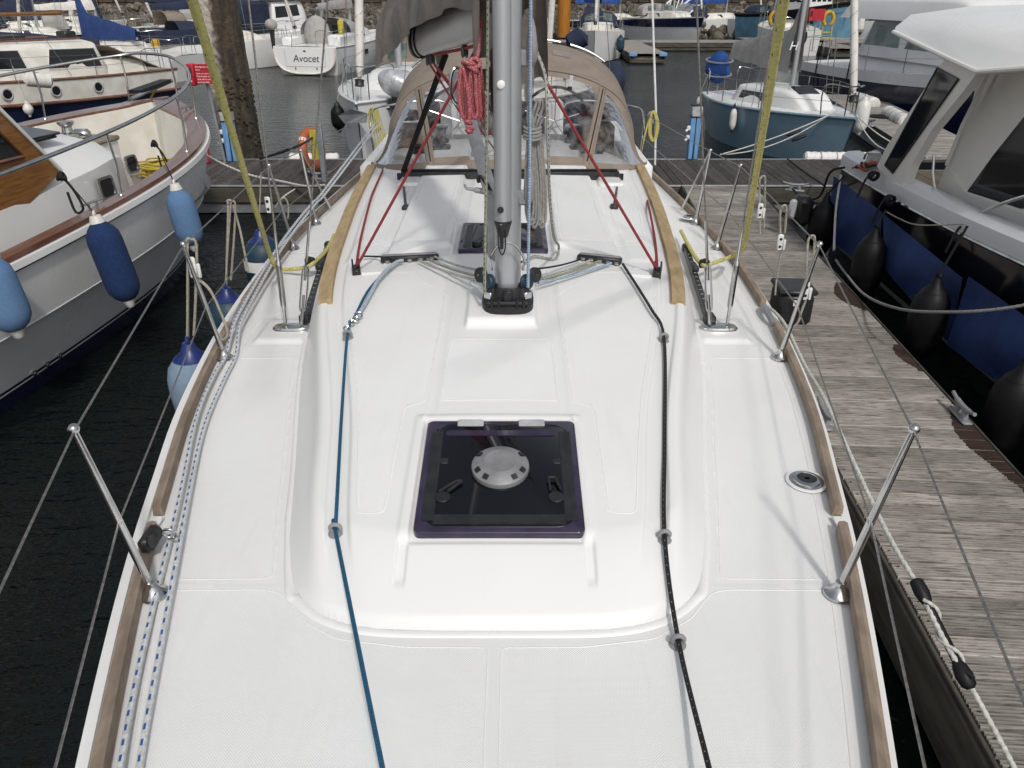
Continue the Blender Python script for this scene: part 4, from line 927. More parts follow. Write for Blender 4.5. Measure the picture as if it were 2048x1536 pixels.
# boom with sail cover
ba, bb = V(MX-.02, 4.33, 3.40), V(-1.24, 8.05, 2.93)
bd = (bb-ba).normalized(); bs_ = bd.cross(V(0, 0, 1)).normalized(); bu = bs_.cross(bd)
def bsec(t, a, b, n=20, p=.85, du=0): 
    c = along(ba, bb, t); return [c+bs_*(a*math.copysign(abs(math.cos(q))**p, math.cos(q)))+bu*(du+b*math.copysign(abs(math.sin(q))**p, math.sin(q))) for q in [2*math.pi*k/n for k in range(n)]]
bt_ = .56
boom = add('boom', MB().grid([bsec(t, .07, .112) for t in (.02, .2, bt_)]+[bsec(bt_+.004, .05, .08), bsec(bt_+.005, .01, .01)], closed_v=True), 'boom_grey', yt)
for t in (.50, .535): add('boom_strap', MB().tube([p for p in bsec(t, .075, .117)], .008, 6, closed=True), 'black_rubber', boom)
for t in (.47, .44, .2): add('boom_block', MB().lathe([(.001, -.014), (.04, -.014), (.03, 0), (.04, .014), (.001, .014)], along(ba, bb, t)-bu*.145, bs_, 14).cbox(along(ba, bb, t)-bu*.11, (.02, .02, .05), .004), 'black_plastic', boom)
add('boom_end', MB().grid([bsec(.555, .073, .116), bsec(.566, .073, .116), bsec(.57, .055, .09), bsec(.571, .01, .01)], closed_v=True), 'pale_plastic', boom)
cov = []
rr_ = random.Random(3)
for i, t in enumerate(np.linspace(-.05, .70, 44)):
    c = along(ba, bb, float(t)); k = float(cub(t, [-.13, .0, .2, .45, .62, .8, 1.], [.10, .13, .17, .19, .24, .27, .2])); hgt = float(cub(t, [-.13, .0, .2, .45, .62, .8, 1.], [.8, .75, .62, .5, .5, .46, .4])); bot = float(cub(t, [-.13, 0, .12, .2, .45, .60, .66, .8, 1.], [.0, .0, .06, .05, .0, -.10, -.14, -.14, -.14]))
    row = []
    for j in range(26):
        q = j/25*2-1; s_ = 1 if q > 0 else -1; u = 1-abs(q)   # u: 0 hem .. 1 crown
        w = k*(1-u**2.2)*.98+.012*math.sin(9*t*6.28+u*4*s_)+.018*math.sin(23*t+7*u)*(1-u); zz = bot+(hgt-bot)*u**.85
        row.append(c+bs_*(s_*w)+bu*zz)
    cov.append(row)
add('sail_cover', MB().grid(cov), 'taupe_cover', yt, recalc=False, smooth=60)
# loose corner of the cover hanging below the boom end
hg = []
q0 = W(770, 0, y=7.2)
for i in range(15):
    u = i/14; row = []
    for j in range(11):
        v = j/10; px = 764+(84-38*u)*v+24*u*0+ (26*u if v < .5 else -0*u)*(1-v); py = -25+88*u; row.append(W(px+3*math.sin(v*9+u*3), py, y=6.6+.10*math.sin(v*11+u*2)+.12*v))
    hg.append(row)
add('cover_flap', MB().grid(hg), 'taupe_cover', yt, recalc=False, smooth=60)
tx = text('cover_print', 'OCEAN', W(868, 24, y=5.68), .05, 'paint_white', yt, rot=(R(75), R(38), R(-18)), ext=.001) if False else None
# collar of the cover round the mast
fr = []
for z in np.linspace(3.06, 3.9, 8):
    row = []
    for k in range(24):
        a = R(-14+ (225)*k/23) ; row.append(V(MX+.03+(.185+.008*math.sin(5*a+z*7))*math.cos(a), MY+.10+.16*math.sin(a), z+(.03*math.sin(3*a) if z < 3.1 else 0)+(.10 if k > 12 and z < 3.1 else 0)))
    fr.append(row)
add('cover_collar', MB().grid(fr), 'taupe_cover', yt, recalc=False)
# vang strut
vg = MB().tube([V(MX-.0, MY+.13, mz+.28), V(-.26, 5.15, 2.72), V(-.40, 5.55, 2.98)], [.042, .042, .03], 14); add('boom_vang', vg, 'pale_plastic', yt)
add('vang_plate', MB().slab([W(974, 400, y=4.2), W(990, 388, y=4.2), W(990, 525, y=4.2), W(975, 512, y=4.2)], (0, .02, 0)), 'pale_plastic', mast)
# black traveller bar in front of the sprayhood with its struts
pa, pb = W(803, 351, y=7.12), W(1238, 352, y=7.12)
trv = add('traveller_bar', MB().cbox((pa+pb)/2, ((pb-pa).length, .07, .085), .008), 'black_plastic', yt)
add('traveller_top', MB().cbox((pa+pb)/2+V(.0, .0, .05), ((pb-pa).length*.98, .05, .015), .004), 'black_rubber', trv)
for (p0, p1) in (((806, 360), (812, 418)), ((1236, 362), (1228, 416))):
    a = W(*p0, y=7.11); b = onroof2(*p1, .01); st = add('strut', MB().tube([a, b], .011, 8), 'black_plastic', trv); add('strut_foot', MB().cbox(b, (.06, .08, .04), .01), 'black_plastic', st)
for p in (pa, pb): add('end_cap', MB().cbox(p+V(0, -.037, 0), (.07, .02, .06), .004), 'dark_grey_plastic', trv)
sa, sb = W(892, 108, y=6.3), W(806, 345, y=7.11); w_ = V(.018, 0, .004)
add('black_strap', MB().sweep([sa, sa.lerp(sb, .5), sb], [(-.022, -.006), (-.022, .006), (.022, .006), (.022, -.006)], up=(0, -1, .3)), 'black_rubber', yt)
for px, py in ((820, 372), (1222, 372)):
    q = onroof2(px, py); add('roof_pad', MB().cbox(q+V(0, .1, .012), (.22, .3, .05), .02), 'gelcoat', yt)

# ---------------------------------------------------------------- sprayhood
hood = add('sprayhood', MB(), 'taupe_canvas', yt) if False else None
NS, NTt = 61, 22
def hbase(s):      # along the front foot of the hood, s -1..1
    a = abs(s); x = 1.39*math.copysign(a**.92, s); y = 7.52+.46*max(0, (a-.62)/.38)**2.4; return V(CX+.03+x, y, zr(CX+min(abs(x), 1.25)*(1 if s > 0 else -1), y)+.0)
def hhoop(s, w=1.27, z0=1.93, H_=.85, y=8.36, e=.62):
    a = (1+s)/2*math.pi; x = -w*math.copysign(abs(math.cos(a))**.88, math.cos(a)); return V(CX+.05+x, y-.10*abs(s)**3, z0+H_*abs(math.sin(a))**e)
def hrear(s): return hhoop(s, 1.33, 1.93, 1.05, 9.45, .60)
def fpt(s, t):
    b, h = hbase(s), hhoop(s); m = b.lerp(h, t); bulge = .055*math.sin(math.pi*t)*(1-abs(s)**3); return m+V(0, -bulge, bulge*.6)
def tpt(s, t):
    b, h = hhoop(s), hrear(s); m = b.lerp(h, t); return m+V(0, 0, .035*math.sin(math.pi*t)*(1-abs(s)**4))
S_ = [-1+2*i/(NS-1) for i in range(NS)]
T_ = [i/(NTt-1) for i in range(NTt)]
def is_pane(s, t):
    a = abs(s)
    if a < .49: return .09 < t < (.93-.10*max(0, (a-.38)/.10)**2 if a > .38 else .93) and a < .475
    if .535 < a < .965: 
        return .08 < t < .90*(1-((a-.535)/.44)**1.9)+.02
    return False
fab, pane = MB(), {-1: MB(), 0: MB(), 1: MB()}
FS = [-1+2*i/160 for i in range(161)]; FT = [i/60 for i in range(61)]
PG = [[fpt(s, t) for t in FT] for s in FS]
fab.v = [tuple(p) for r in PG for p in r]
for k in pane: pane[k].v = [tuple(p+V(0, .004, 0)) for r in PG for p in r]
for i in range(160):
    for j in range(60):
        sm, tm = (FS[i]+FS[i+1])/2, (FT[j]+FT[j+1])/2; q = (i*61+j, i*61+j+1, (i+1)*61+j+1, (i+1)*61+j)
        if is_pane(sm, tm): pane[0 if abs(sm) < .49 else (1 if sm > 0 else -1)].f.append(q)
        else: fab.f.append(q)
def trim(mb):
    used = sorted({i for f in mb.f for i in f}); mp = {o: n for n, o in enumerate(used)}; mb.v = [mb.v[i] for i in used]; mb.f = [tuple(mp[i] for i in f) for f in mb.f]; return mb
top = MB().grid([[tpt(s, t) for t in T_] for s in S_])
hood = add('sprayhood', top, 'taupe_canvas', yt, recalc=False, label='taupe canvas sprayhood with clear vinyl windows')
add('front_panel', trim(fab), 'taupe_canvas', hood, recalc=False)
for k in (-1, 0, 1): add('window_pane', trim(pane[k]), 'clear_vinyl', hood, recalc=False)
add('hem', MB().tube([hbase(s)+V(0, -.006, .0) for s in S_], .014, 8), 'taupe_canvas', hood)
add('hoop_seam', MB().tube([hhoop(s)+V(0, -.008, .004) for s in S_], .009, 6), 'taupe_cover', hood)
for s in (-.505, .505):
    add('zip', MB().tube([fpt(s, t)+V(0, -.008, .004) for t in T_[1:-1]], .006, 6), 'dark_grey_plastic', hood)
    for d in (-.022, .022): add('piping', MB().tube([fpt(s+d, t)+V(0, -.006, .004) for t in T_], .006, 6), 'taupe_canvas', hood)
for s in (-.27, .29):
    p = fpt(s, .97); q = fpt(s, .84); sp_ = add('roll_strap', MB().sweep([p+V(0, -.012, .01), q+V(0, -.02, 0)], [(-.018, -.003), (-.018, .003), (.018, .003), (.018, -.003)], up=(0, -1, 0)), 'pale_plastic', hood); add('buckle', MB().cbox(q+V(0, -.025, -.015), (.045, .02, .045), .006), 'black_plastic', sp_)
for s0, s1 in ((.30, .56), (-.62, -.48), (.08, .24)):
    pts = [tpt(s0+(s1-s0)*k/8, .93)+V(0, .02, .035) for k in range(9)]; add('grab_rail', MB().tube(pts, .014, 8), 'stainless', hood)
mk = MB().grid([[tpt(.19+.10*i/6, .42+.22*j/6)+V(0, 0, .004) for j in range(7)] for i in range(7)]); add('badge', mk, 'taupe_cover', hood, recalc=False)
# cockpit seen through the windows
ck = add('cockpit', MB().box((CX, 9.9, 1.28), (2.5, 2.2, .08)), 'skin_floor', yt, smooth=0)
for s in (-1, 1):
    add('coaming', MB().cbox((CX+s*1.42, 9.7, 1.62), (.26, 2.9, .5), .05), 'gelcoat', ck); add('seat', MB().cbox((CX+s*.95, 9.8, 1.5), (.62, 2.4, .1), .02), 'gelcoat', ck)
    w = add('winch', MB().lathe([(.09, 0), (.09, .05), (.06, .08), (.06, .15), (.085, .18), (.06, .2)], (CX+s*.72, 8.75, 1.97), n=20), 'black_plastic', ck); add('self_tailer', MB().lathe([(.085, .19), (.085, .205), (.05, .215)], (CX+s*.72, 8.75, 1.97), n=20), 'stainless', w)
    wc_ = V(CX+s*.62, 10.55, 1.95); wl = add('steering_wheel', MB().grid(grid_ring(wc_, .43, .019, (0, 1, .12), 36, 8), closed_u=True, closed_v=True), 'black_rubber', ck)
    for k in range(5):
        a = k*2*math.pi/5+.3; add('spoke', MB().tube([wc_, wc_+V(.42*math.cos(a), -.05*math.sin(a), .42*math.sin(a))], .008, 6), 'stainless', wl)
    add('binnacle', MB().cbox((wc_.x, 10.75, 1.75), (.24, .22, .9), .05), 'gelcoat', ck)
add('clutch_bank', MB().cbox((CX-.8, 8.4, 1.99), (.42, .2, .07), .02), 'black_plastic', ck); add('clutch_bank', MB().cbox((CX+.85, 8.4, 1.99), (.36, .2, .07), .02), 'black_plastic', ck)
add('companion_slide', MB().cbox((CX, 8.6, 1.99), (.7, 1.0, .05), .015), 'gelcoat', ck)
add('tan_bag', MB().cbox((CX+1.0, 8.75, 2.07), (.34, .25, .26), .03), 'cardboard', ck); add('tan_bag', MB().cbox((CX-1.08, 8.8, 2.06), (.3, .25, .24), .03), 'cardboard', ck)
add('folded_cloth', MB().ball((CX+1.0, 8.95, 2.27), (.2, .12, .07), 12, 6), 'red_cloth', ck); add('folded_cloth', MB().ball((CX-1.08, 8.95, 2.25), (.18, .12, .06), 12, 6), 'red_cloth', ck)
add('boat_table', MB().cbox((CX+.1, 9.8, 1.78), (.5, .9, .06), .02), 'deck_teak', ck)
# pushpit, backstay and horseshoe on the quarter
pp = MB(); q = [V(CX+s*1.62, 10.9, z) for s in (1, -1) for z in (2.05,)]
for s in (-1, 1):
    add('pushpit', MB().tube(smooth_path([V(CX+s*1.66, 10.0, 1.46), V(CX+s*1.7, 10.02, 2.06), V(CX+s*1.62, 10.9, 2.1), V(CX+s*.8, 11.1, 2.1), V(CX+s*.8, 11.1, 1.5)], 5), .0125, 8), 'stainless', yt)
    add('backstay', MB().tube([V(CX+s*1.5, 11.1, 1.5), V(CX, 10.6, 13)], .005, 6), 'wire', yt)
p = W(1308, 218, y=10.4); add('flag_staff', MB().tube([W(1310, 330, y=10.2), W(1312, 225, y=10.25), W(1303, -40, y=10.4)], .014, 8), 'white_plastic', yt)
# ---------------------------------------------------------------- lines lying on the yacht
def rope(name, label, pts, r, m, n=6, smooth=True, group=None, strand=None, cat='rope', sides=8):
    P = smooth_path(pts, n) if smooth else pts
    if strand:
        out = []
        for i in range(len(P)-1):
            k = max(1, int((P[i+1]-P[i]).length/(strand/4)))
            out += [P[i].lerp(P[i+1], j/k) for j in range(k)]
        P = out+[P[-1]]; sides = 12
    return add(name, MB().tube(P, r, sides, strand=strand), m, None, label=label, cat=cat, group=group)
def ringtube(c, R_, r_, ax):
    q = Vector((0, 0, 1)).rotation_difference(Vector(ax)).to_matrix(); return MB().tube([Vector(c)+q @ Vector((R_*math.cos(a), R_*math.sin(a), 0)) for a in [2*math.pi*k/18 for k in range(18)]], r_, 8, closed=True)
def up(p, d): return p+V(0, 0, d)
o1 = onroof2(783, 540, .03)
rope('furling_line', 'teal blue control line running along the coachroof past the fore hatch', [W(790, 1640, z=1.62), W(765, 1536, z=1.63), up(EY['t1'], .02)+V(.005, -.02, 0), up(EY['t1'], .02), W(674, 1000, z=1.73), onroof2(684, 830, .012), up(EY['t2'], .022), onroof2(712, 640, .03), onroof2(740, 590, .04), o1], .0075, 'rope_teal')
rope('shackle_line', 'pale blue braided line joining the teal line to the deck organiser', [onroof2(722, 632, .03), onroof2(735, 612, .035), onroof2(760, 572, .05), onroof2(790, 540, .045), onroof2(806, 531, .035)], .011, 'rope_pale_blue')
sh = thing('snap_shackle', 'small steel snap shackles on the teal line near the shroud', 'shackle', onroof2(712, 648))
for px, py, r_ in ((718, 640, .02), (713, 648, .016), (704, 655, .014), (695, 668, .016)):
    add('ring', MB().grid(grid_ring(onroof2(px, py, .03), r_, .005, (.3, -.5, .8)), closed_u=True, closed_v=True), 'stainless', sh)
o2 = onroof2(1245, 537, .03)
rope('reefing_line', 'black line with white flecks running along the coachroof to starboard', [W(1440, 1640, z=1.6), W(1418, 1536, z=1.585), up(EY['b0'], .023), up(EY['b1'], .024), onroof2(1329, 880, .012), up(EY['b2'], .024), onroof2(1300, 625, .03), o2], .0085, 'rope_black')
# lines from the mast foot to the organisers
for i, (a, b, m, lab) in enumerate((((960, 585), (838, 530), 'rope_grey_tracer', 'flecked grey line fanning from the mast foot to port, the lowest of three'), ((958, 575), (855, 527), 'rope_grey', 'plain grey line between two flecked ones at the port organiser'), ((957, 562), (870, 522), 'rope_grey_tracer', 'flecked grey line at the inner end of the port organiser'),
    ((1075, 577), (1178, 530), 'rope_grey_tracer', 'flecked grey line at the inner end of the starboard organiser'), ((1076, 582), (1195, 532), 'rope_green_tracer', 'olive flecked line beside the blue one at the starboard organiser'), ((1076, 588), (1222, 535), 'rope_blue_fleck', 'light blue line from the mast foot to the starboard organiser'), ((1065, 560), (1160, 528), 'rope_dark', 'thin black line from the mast foot to the starboard organiser'))):
    p, q = onroof2(*a, .07), onroof2(*b, .03); rope('control_line', lab, sag(p, q, .012, 6), .0075 if i < 6 else .006, m, smooth=False)
rope('control_line', 'thin black loop of line beside the port turning block', [onroof2(795, 533, .03), onroof2(775, 524, .03), onroof2(745, 521, .03), onroof2(728, 524, .04)], .006, 'rope_dark')
# red mainsheet falls
rope('mainsheet', 'red line rising from the port turning block to the boom', [TB[-1], W(965, 75, y=4.62)], .0088, 'rope_red', smooth=False)
rope('mainsheet', 'red line rising from the starboard turning block to the boom', [TB[1], W(1062, 112, y=4.62)], .0088, 'rope_red', smooth=False)
rope('mainsheet_tail', 'red line lying in the gutter from the port turning block to the sprayhood', [TB[-1], onroof2(722, 480, .015), onroof2(741, 405, .02), onroof2(752, 375, .015), onroof2(766, 343, .015)], .009, 'rope_red')
rope('mainsheet_tail', 'red line lying in the gutter from the starboard turning block to the sprayhood', [TB[1], onroof2(1309, 480, .015), onroof2(1295, 410, .02), onroof2(1284, 375, .015), onroof2(1275, 345, .015)], .009, 'rope_red')
b0 = along(ba, bb, .47)-bu*.16; b1 = along(ba, bb, .44)-bu*.16
for i, (p, q) in enumerate(((b0, W(985, 330, y=8.2)), (b0+V(.03, 0, 0), W(990, 300, y=8.2)), (b1, W(1010, 300, y=8.2)))):
    rope('mainsheet_fall', ('red mainsheet fall from the aftmost boom block to the cabin top', 'red mainsheet fall close beside the one from the aftmost boom block', 'red mainsheet fall from the forward boom block to the cabin top')[i], [p, q], .008, 'rope_red', smooth=False)
rope('boom_line', 'red line stretched along the underside of the boom', [along(ba, bb, .42)-bu*.12, along(ba, bb, .2)-bu*.13, W(972, 85, y=4.4)], .01, 'rope_red')
# coil of red flecked halyard on the port side of the mast
cl = thing('halyard_coil', 'hank of red and white flecked rope hanging on the port side of the mast', 'rope', tuple(W(938, 282, y=4.05)))
for k in range(6):
    px = 921+7*k; t = .012*k
    pts = [W(px+d, y_, y=4.02+.02*(k % 3)) for d, y_ in ((3, 135), (-2, 160), (-3, 195), (2, 228), (9, 236), (13, 222), (10, 190), (9, 155))]
    add('loop', MB().tube(smooth_path(pts, 5, True), .0095, 8, closed=True), 'rope_red_fleck', cl)
for c, ax, r_ in (((938, 128), (.2, .3, 1), .03), ((945, 138), (.6, .2, 1), .028), ((950, 126), (.2, -.6, .6), .024)): add('knot', ringtube(W(*c, y=4.03), r_, .0105, ax), 'rope_red_fleck', cl)
add('tail', MB().tube(smooth_path([W(934, 165, y=3.98), W(939, 215, y=3.98), W(938, 250, y=3.98), W(939, 268, y=3.98)], 5), .0095, 8), 'rope_red_fleck', cl)
for c in ((937, 245), (941, 256), (938, 262)): add('knot', ringtube(W(*c, y=3.98), .012, .010, (.3, .5, 1)), 'rope_red_fleck', cl)
add('standing_part', MB().tube([W(963, 40, y=4.2), W(958, 100, y=4.1), W(950, 130, y=4.05)], .0095, 8), 'rope_red_fleck', cl)
# grey coil on the starboard side
gc = thing('halyard_coil', 'long hank of plain grey rope hanging on the starboard side of the mast', 'rope', tuple(W(1075, 452, y=4.08)))
for k in range(6):
    pts = [W(1052+5*k+d, y_+6*(k % 3), y=4.06+.012*k) for d, y_ in ((6, 262), (2, 300), (-1, 360), (0, 420), (6, 443), (14, 425), (14, 360), (9, 300))]
    add('loop', MB().tube(smooth_path(pts, 5, True), .0075, 7, closed=True), 'rope_grey', gc)
for k in range(4):
    pts = [W(1050+5*k+d, y_, y=4.05+.015*k) for d, y_ in ((8, 258), (16+3*k, 225), (22+2*k, 205), (14, 200), (6, 220))]; add('loop', MB().tube(smooth_path(pts, 5, True), .0075, 7, closed=True), 'rope_grey', gc)
for k in range(2): add('loop', MB().tube(smooth_path([W(1056+4*k, 150, y=4.1), W(1051+3*k, 190, y=4.09), W(1062+3*k, 225, y=4.07), W(1066, 258, y=4.06)], 5), .0075, 7), 'rope_grey', gc)
for k in range(4):
    c = W(1065, 256+7*k, y=4.07); add('wrap', MB().tube([c+V(.042*math.cos(a), .03*math.sin(a), .004*math.cos(2*a)) for a in [2*math.pi*j/14 for j in range(14)]], .008, 7, closed=True), 'rope_grey', gc)
rope('halyard', 'blue and white flecked halyard dropping straight down the starboard side of the mast', [W(1062, -60, y=4.06), W(1060, 280, y=4.03), W(1056, 575, y=3.98)], .0085, 'rope_blue_fleck', smooth=False)
rope('halyard', 'white halyard with dark flecks hanging slack to starboard of the mast', [W(1063, 60, y=4.15), W(1068, 90, y=4.12), W(1090, 150, y=4.08), W(1094, 215, y=4.06), W(1099, 380, y=4.2), W(1107, 470, y=4.4), up(onroof2(1117, 510), .06), onroof2(1110, 522, .015), onroof2(1070, 518, .02), onroof2(1052, 535, .05), onroof2(1042, 552, .09)], .0085, 'rope_grey_tracer')
rope('halyard', 'olive flecked halyard running down the port side of the mast', [W(977, -60, y=4.0), W(974, 240, y=3.98), W(969, 588, y=3.95)], .008, 'rope_green_tracer', smooth=False)
# jib sheets with blue tracers led along the port toe rail
for k, dx in enumerate((0, .05)):
    P = [V(CX-float(hb(y))+.115+dx+.012*math.sin(y*3+k), y, float(zd(y))+.022+.012*math.sin(y*2.3+k*2)) for y in np.arange(1.0, 4.5, .25)]
    P += [V(CX-float(hb(y))+.10+dx*.8, y, float(zd(y))+.06+.05*(y-4.5)) for y in np.arange(4.6, 8, .4)]+[V(CX-float(hb(9.6))+.25+dx, 9.6, 2.05)]
    rope('jib_sheet', 'white rope with blue tracers led along the port toe rail, %s' % ('the outer of the pair' if k == 0 else 'the inner of the pair'), P, .0115, 'rope_blue_tracer', 5)
ck_ = edge(2.42, -1, -.09, .05); cl2 = thing('lead_block', 'black swivelling lead block clamped to the foremost port stanchion', 'block', tuple(ck_-V(0, 0, .05)))
add('body', MB().cbox(ck_+V(-.02, 0, .02), (.06, .13, .07), .02), 'black_plastic', cl2); add('sheave', MB().lathe([(.028, -.014), (.02, 0), (.028, .014)], ck_+V(0, -.05, .045), (1, 0, .2), 14), 'black_plastic', cl2); add('shackle', MB().grid(grid_ring(ck_+V(.05, .02, .03), .028, .006, (0, 1, .3)), closed_u=True, closed_v=True), 'stainless', cl2)
# yellow genoa sheets coming back from the headsail to the tracks
a, b = W(385, 0, y=2.6), W(538, 503, y=5.35); YL = [a+(a-b)*.5]+sag(a, b, .02, 6); a, b = W(1568, 0, y=2.6), W(1491, 478, y=5.35); YR = [a+(a-b)*.5]+sag(a, b, .02, 6)
rope('genoa_sheet', 'thick yellow flecked genoa sheet rising on the port side past the timber pile', YL+[W(548, 528, y=5.45), W(562, 538, z=1.53), W(600, 537, z=1.55), W(625, 528, z=1.60), W(655, 497, z=1.58), W(668, 470, z=1.56)], .0165, 'rope_yellow', 10)
rope('genoa_sheet', 'thick yellow flecked genoa sheet rising on the starboard side past the finger pontoon', YR+[W(1486, 497, y=5.5), W(1465, 512, z=1.6), W(1420, 528, z=1.6), W(1405, 530, z=1.6), W(1385, 505, z=1.58), W(1362, 462, z=1.56)], .0165, 'rope_yellow', 10)
# ---------------------------------------------------------------- fenders
def fender(label, top, L, r, m, capm, line_to=None, tilt=V(0, 0, -1), rope_m='rope_beige', bottom=None, ball=False, group=None, linem=.006, cat='fender', band=None):
    "hangs from top; body along tilt"
    top = Vector(top); d = tilt.normalized(); t = thing('fender', label, cat, tuple(top+d*(L+.1)), 0, group)
    if ball: prof = [(.001, .0), (r*.18, .01), (r*.3, L*.08), (r*.62, L*.15), (r*.88, L*.24), (r*.99, L*.36), (r, L*.52), (r*.92, L*.76), (r*.55, L*.93), (r*.1, L)]
    else: prof = [(.001, 0), (r*.30, .012), (r*.34, .05), (r*.72, .11), (r*.94, .17), (r, .24), (r, L-.2), (r*.93, L-.13), (r*.7, L-.07), (r*.4, L-.03), (.001, L-.02)]
    add('body', MB().lathe(prof, top, d, 24), m, t)
    cp = [(r*.32, -.004), (r*.38, .03), (r*.46, .058), (r*.46, .064), (r*.2, .06)] if not ball else [(r*.2, -.01), (r*.34, L*.08), (r*.66, L*.152), (r*.5, L*.13)]
    add('top_cap', MB().lathe(cp, top, d, 20), capm, t); add('eyelet', MB().grid(grid_ring(top-d*.02, .024, .011, (1, .3, 0)), closed_u=True, closed_v=True), capm, t)
    if bottom: add('bottom_eye', MB().lathe([(r*.5, L-.05), (r*.34, L-.01), (r*.26, L+.03), (r*.16, L+.045)], top, d, 14), bottom, t)
    if band: add('white_band', MB().lathe([(r*1.005, L*.40), (r*1.012, L*.44), (r*1.012, L*.52), (r*1.005, L*.56)], top, d, 24, caps=False), band, t)
    if line_to is not None:
        ln = add('lanyard', MB().tube([top-d*.03, Vector(line_to)], linem, 8, strand=.03 if rope_m == 'rope_beige' and False else None), rope_m, t)
    return t
lw = lambda s, i, j, t: tops[s, i].lerp(tops[s, j], t)
def hang(s, px, py, z_, *a, att=None, **k): pass
w1 = W(376, 688, y=4.35); fender('large ball fender in pale denim cover with blue neck hanging from the port lifeline', (w1.x, w1.y, w1.z), .62, .165, 'denim_pale', 'blue_vinyl', tops[-1, 1]+V(-.02, .12, 0), ball=True)
w2 = W(452, 578, y=5.5); fender('dark teal ball fender with blue neck hanging between two port stanchions', w2, .5, .16, 'teal_vinyl', 'blue_vinyl', W(462, 403, y=5.5), ball=True)
w3 = W(519, 462, y=6.7); fender('blue and dark teal ball fender with a dirty white band by the aft port stanchion', w3, .6, .175, 'teal_vinyl', 'blue_vinyl', W(522, 345, y=6.7), ball=True, band='dirty_white')
def looped(label, px, py, px2, py2, Y, m='rope_beige', hookc=None, tail=None, r=.008):
    "rope doubled over a lifeline"
    a, b = W(px, py, y=Y), W(px2, py2, y=Y); t = thing('fender_lanyard', label, 'rope', tuple(b))
    pts = [b, a+V(-.02, 0, -.06), a+V(-.016, .0, .005), a+V(.012, 0, .012), a+V(.03, .01, -.06), b+V(.035, .03, .05)]; add('bight', MB().tube(smooth_path(pts, 6), r, 8, strand=.03), m, t)
    if hookc is not None:
        h = W(*hookc, y=Y-.02); hk_ = MB().cbox(h, (.045, .022, .13), .008); hk_.cbox(h+V(.035, 0, -.02), (.02, .02, .09), .006); add('hook', hk_, 'white_plastic', t)
        for k in (-1, 1): add('hook_slot', MB().lathe([(.011, 0), (.011, .003)], h+V(0, -.012, .03*k), (0, -1, 0), 10), 'paint_black', t)
    if tail: add('tail', MB().tube(smooth_path([W(*q, y=Y) for q in tail], 5), r, 8, strand=.03), m, t)
    return t
looped('beige lanyard with white plastic hook doubled over the port lifeline by the stanchion', 378, 483, 376, 690, 4.38, hookc=(385, 535), tail=[(385, 550), (420, 580), (447, 640), (455, 668), (445, 680), (440, 668)])
looped('beige lanyard doubled over the port lifeline beside the teal ball fender', 459, 405, 452, 575, 5.5, tail=[(466, 410), (480, 460), (497, 545)])
looped('beige lanyard over the starboard lifeline with the upper white plastic hook', 1526, 356, 1520, 470, 6.55, hookc=(1520, 422))
looped('beige lanyard over the starboard lifeline with a double white hook', 1568, 415, 1561, 480, 5.9, hookc=(1560, 485), tail=[(1562, 500), (1553, 560), (1550, 590)])
looped('beige lanyard over the starboard lifeline with the white hook above the black locker', 1624, 476, 1612, 570, 5.05, hookc=(1611, 582), tail=[(1612, 600), (1602, 625), (1598, 640), (1588, 655)])
h0 = W(536, 410, y=6.5); hkk = thing('lifeline_hook', 'white plastic hook plate with two holes on the aft port stanchion', 'hook', tuple(h0-V(0, 0, .08))); add('plate', MB().cbox(h0, (.045, .02, .14), .008), 'white_plastic', hkk)
for k in (-1, 1): add('hole', MB().lathe([(.013, 0), (.013, .003)], h0+V(0, -.011, .033*k), (0, -1, 0), 10), 'paint_black', hkk)
# mooring warp with rubber snubber on the starboard side
ml = [edge(5.0, 1, -.04, .04), edge(4.72, 1, 0.01, .03), edge(4.2, 1, .05, -.04), W(1650, 800, y=3.75), W(1735, 985, y=3.05), W(1790, 1095, y=2.72), W(1830, 1163, y=2.55), W(1880, 1265, y=2.35), W(1945, 1380, y=2.17), W(2010, 1500, y=2.0), W(2060, 1600, y=1.86)]
rope('mooring_warp', 'white three-strand mooring warp running outside the starboard toe rail', ml, .0105, 'rope_white', 6, strand=.032)
sn = thing('mooring_snubber', 'black rubber mooring snubber with the white warp wound round it', 'snubber', tuple(W(1890, 1275, y=2.33)-V(0, 0, .05)))
sa_, sb_ = W(1830, 1158, y=2.55), W(1942, 1378, y=2.17); d = (sb_-sa_); 
add('body', MB().tube([along(sa_, sb_, t) for t in (0, .02, .13, .2, .24, .5, .76, .8, .88, .97, 1)], [.018, .03, .034, .028, .02, .019, .02, .03, .038, .031, .016], 12, flat=.8), 'black_rubber', sn)
wr = []
for k in range(49):
    t = .2+.62*k/48; a = 2*math.pi*1.5*k/48+.6; c = along(sa_, sb_, t); e1 = d.normalized().cross(V(0, 0, 1)).normalized(); e2 = e1.cross(d.normalized()); wr.append(c+e1*.024*math.cos(a)+e2*.024*math.sin(a))
add('winding', MB().tube(wr, .0075, 10, strand=.028), 'rope_white', sn); add('eye', MB().box(along(sa_, sb_, .9)+V(.0, -.01, .03), (.012, .05, .01), rz=.5), 'paint_black', sn)
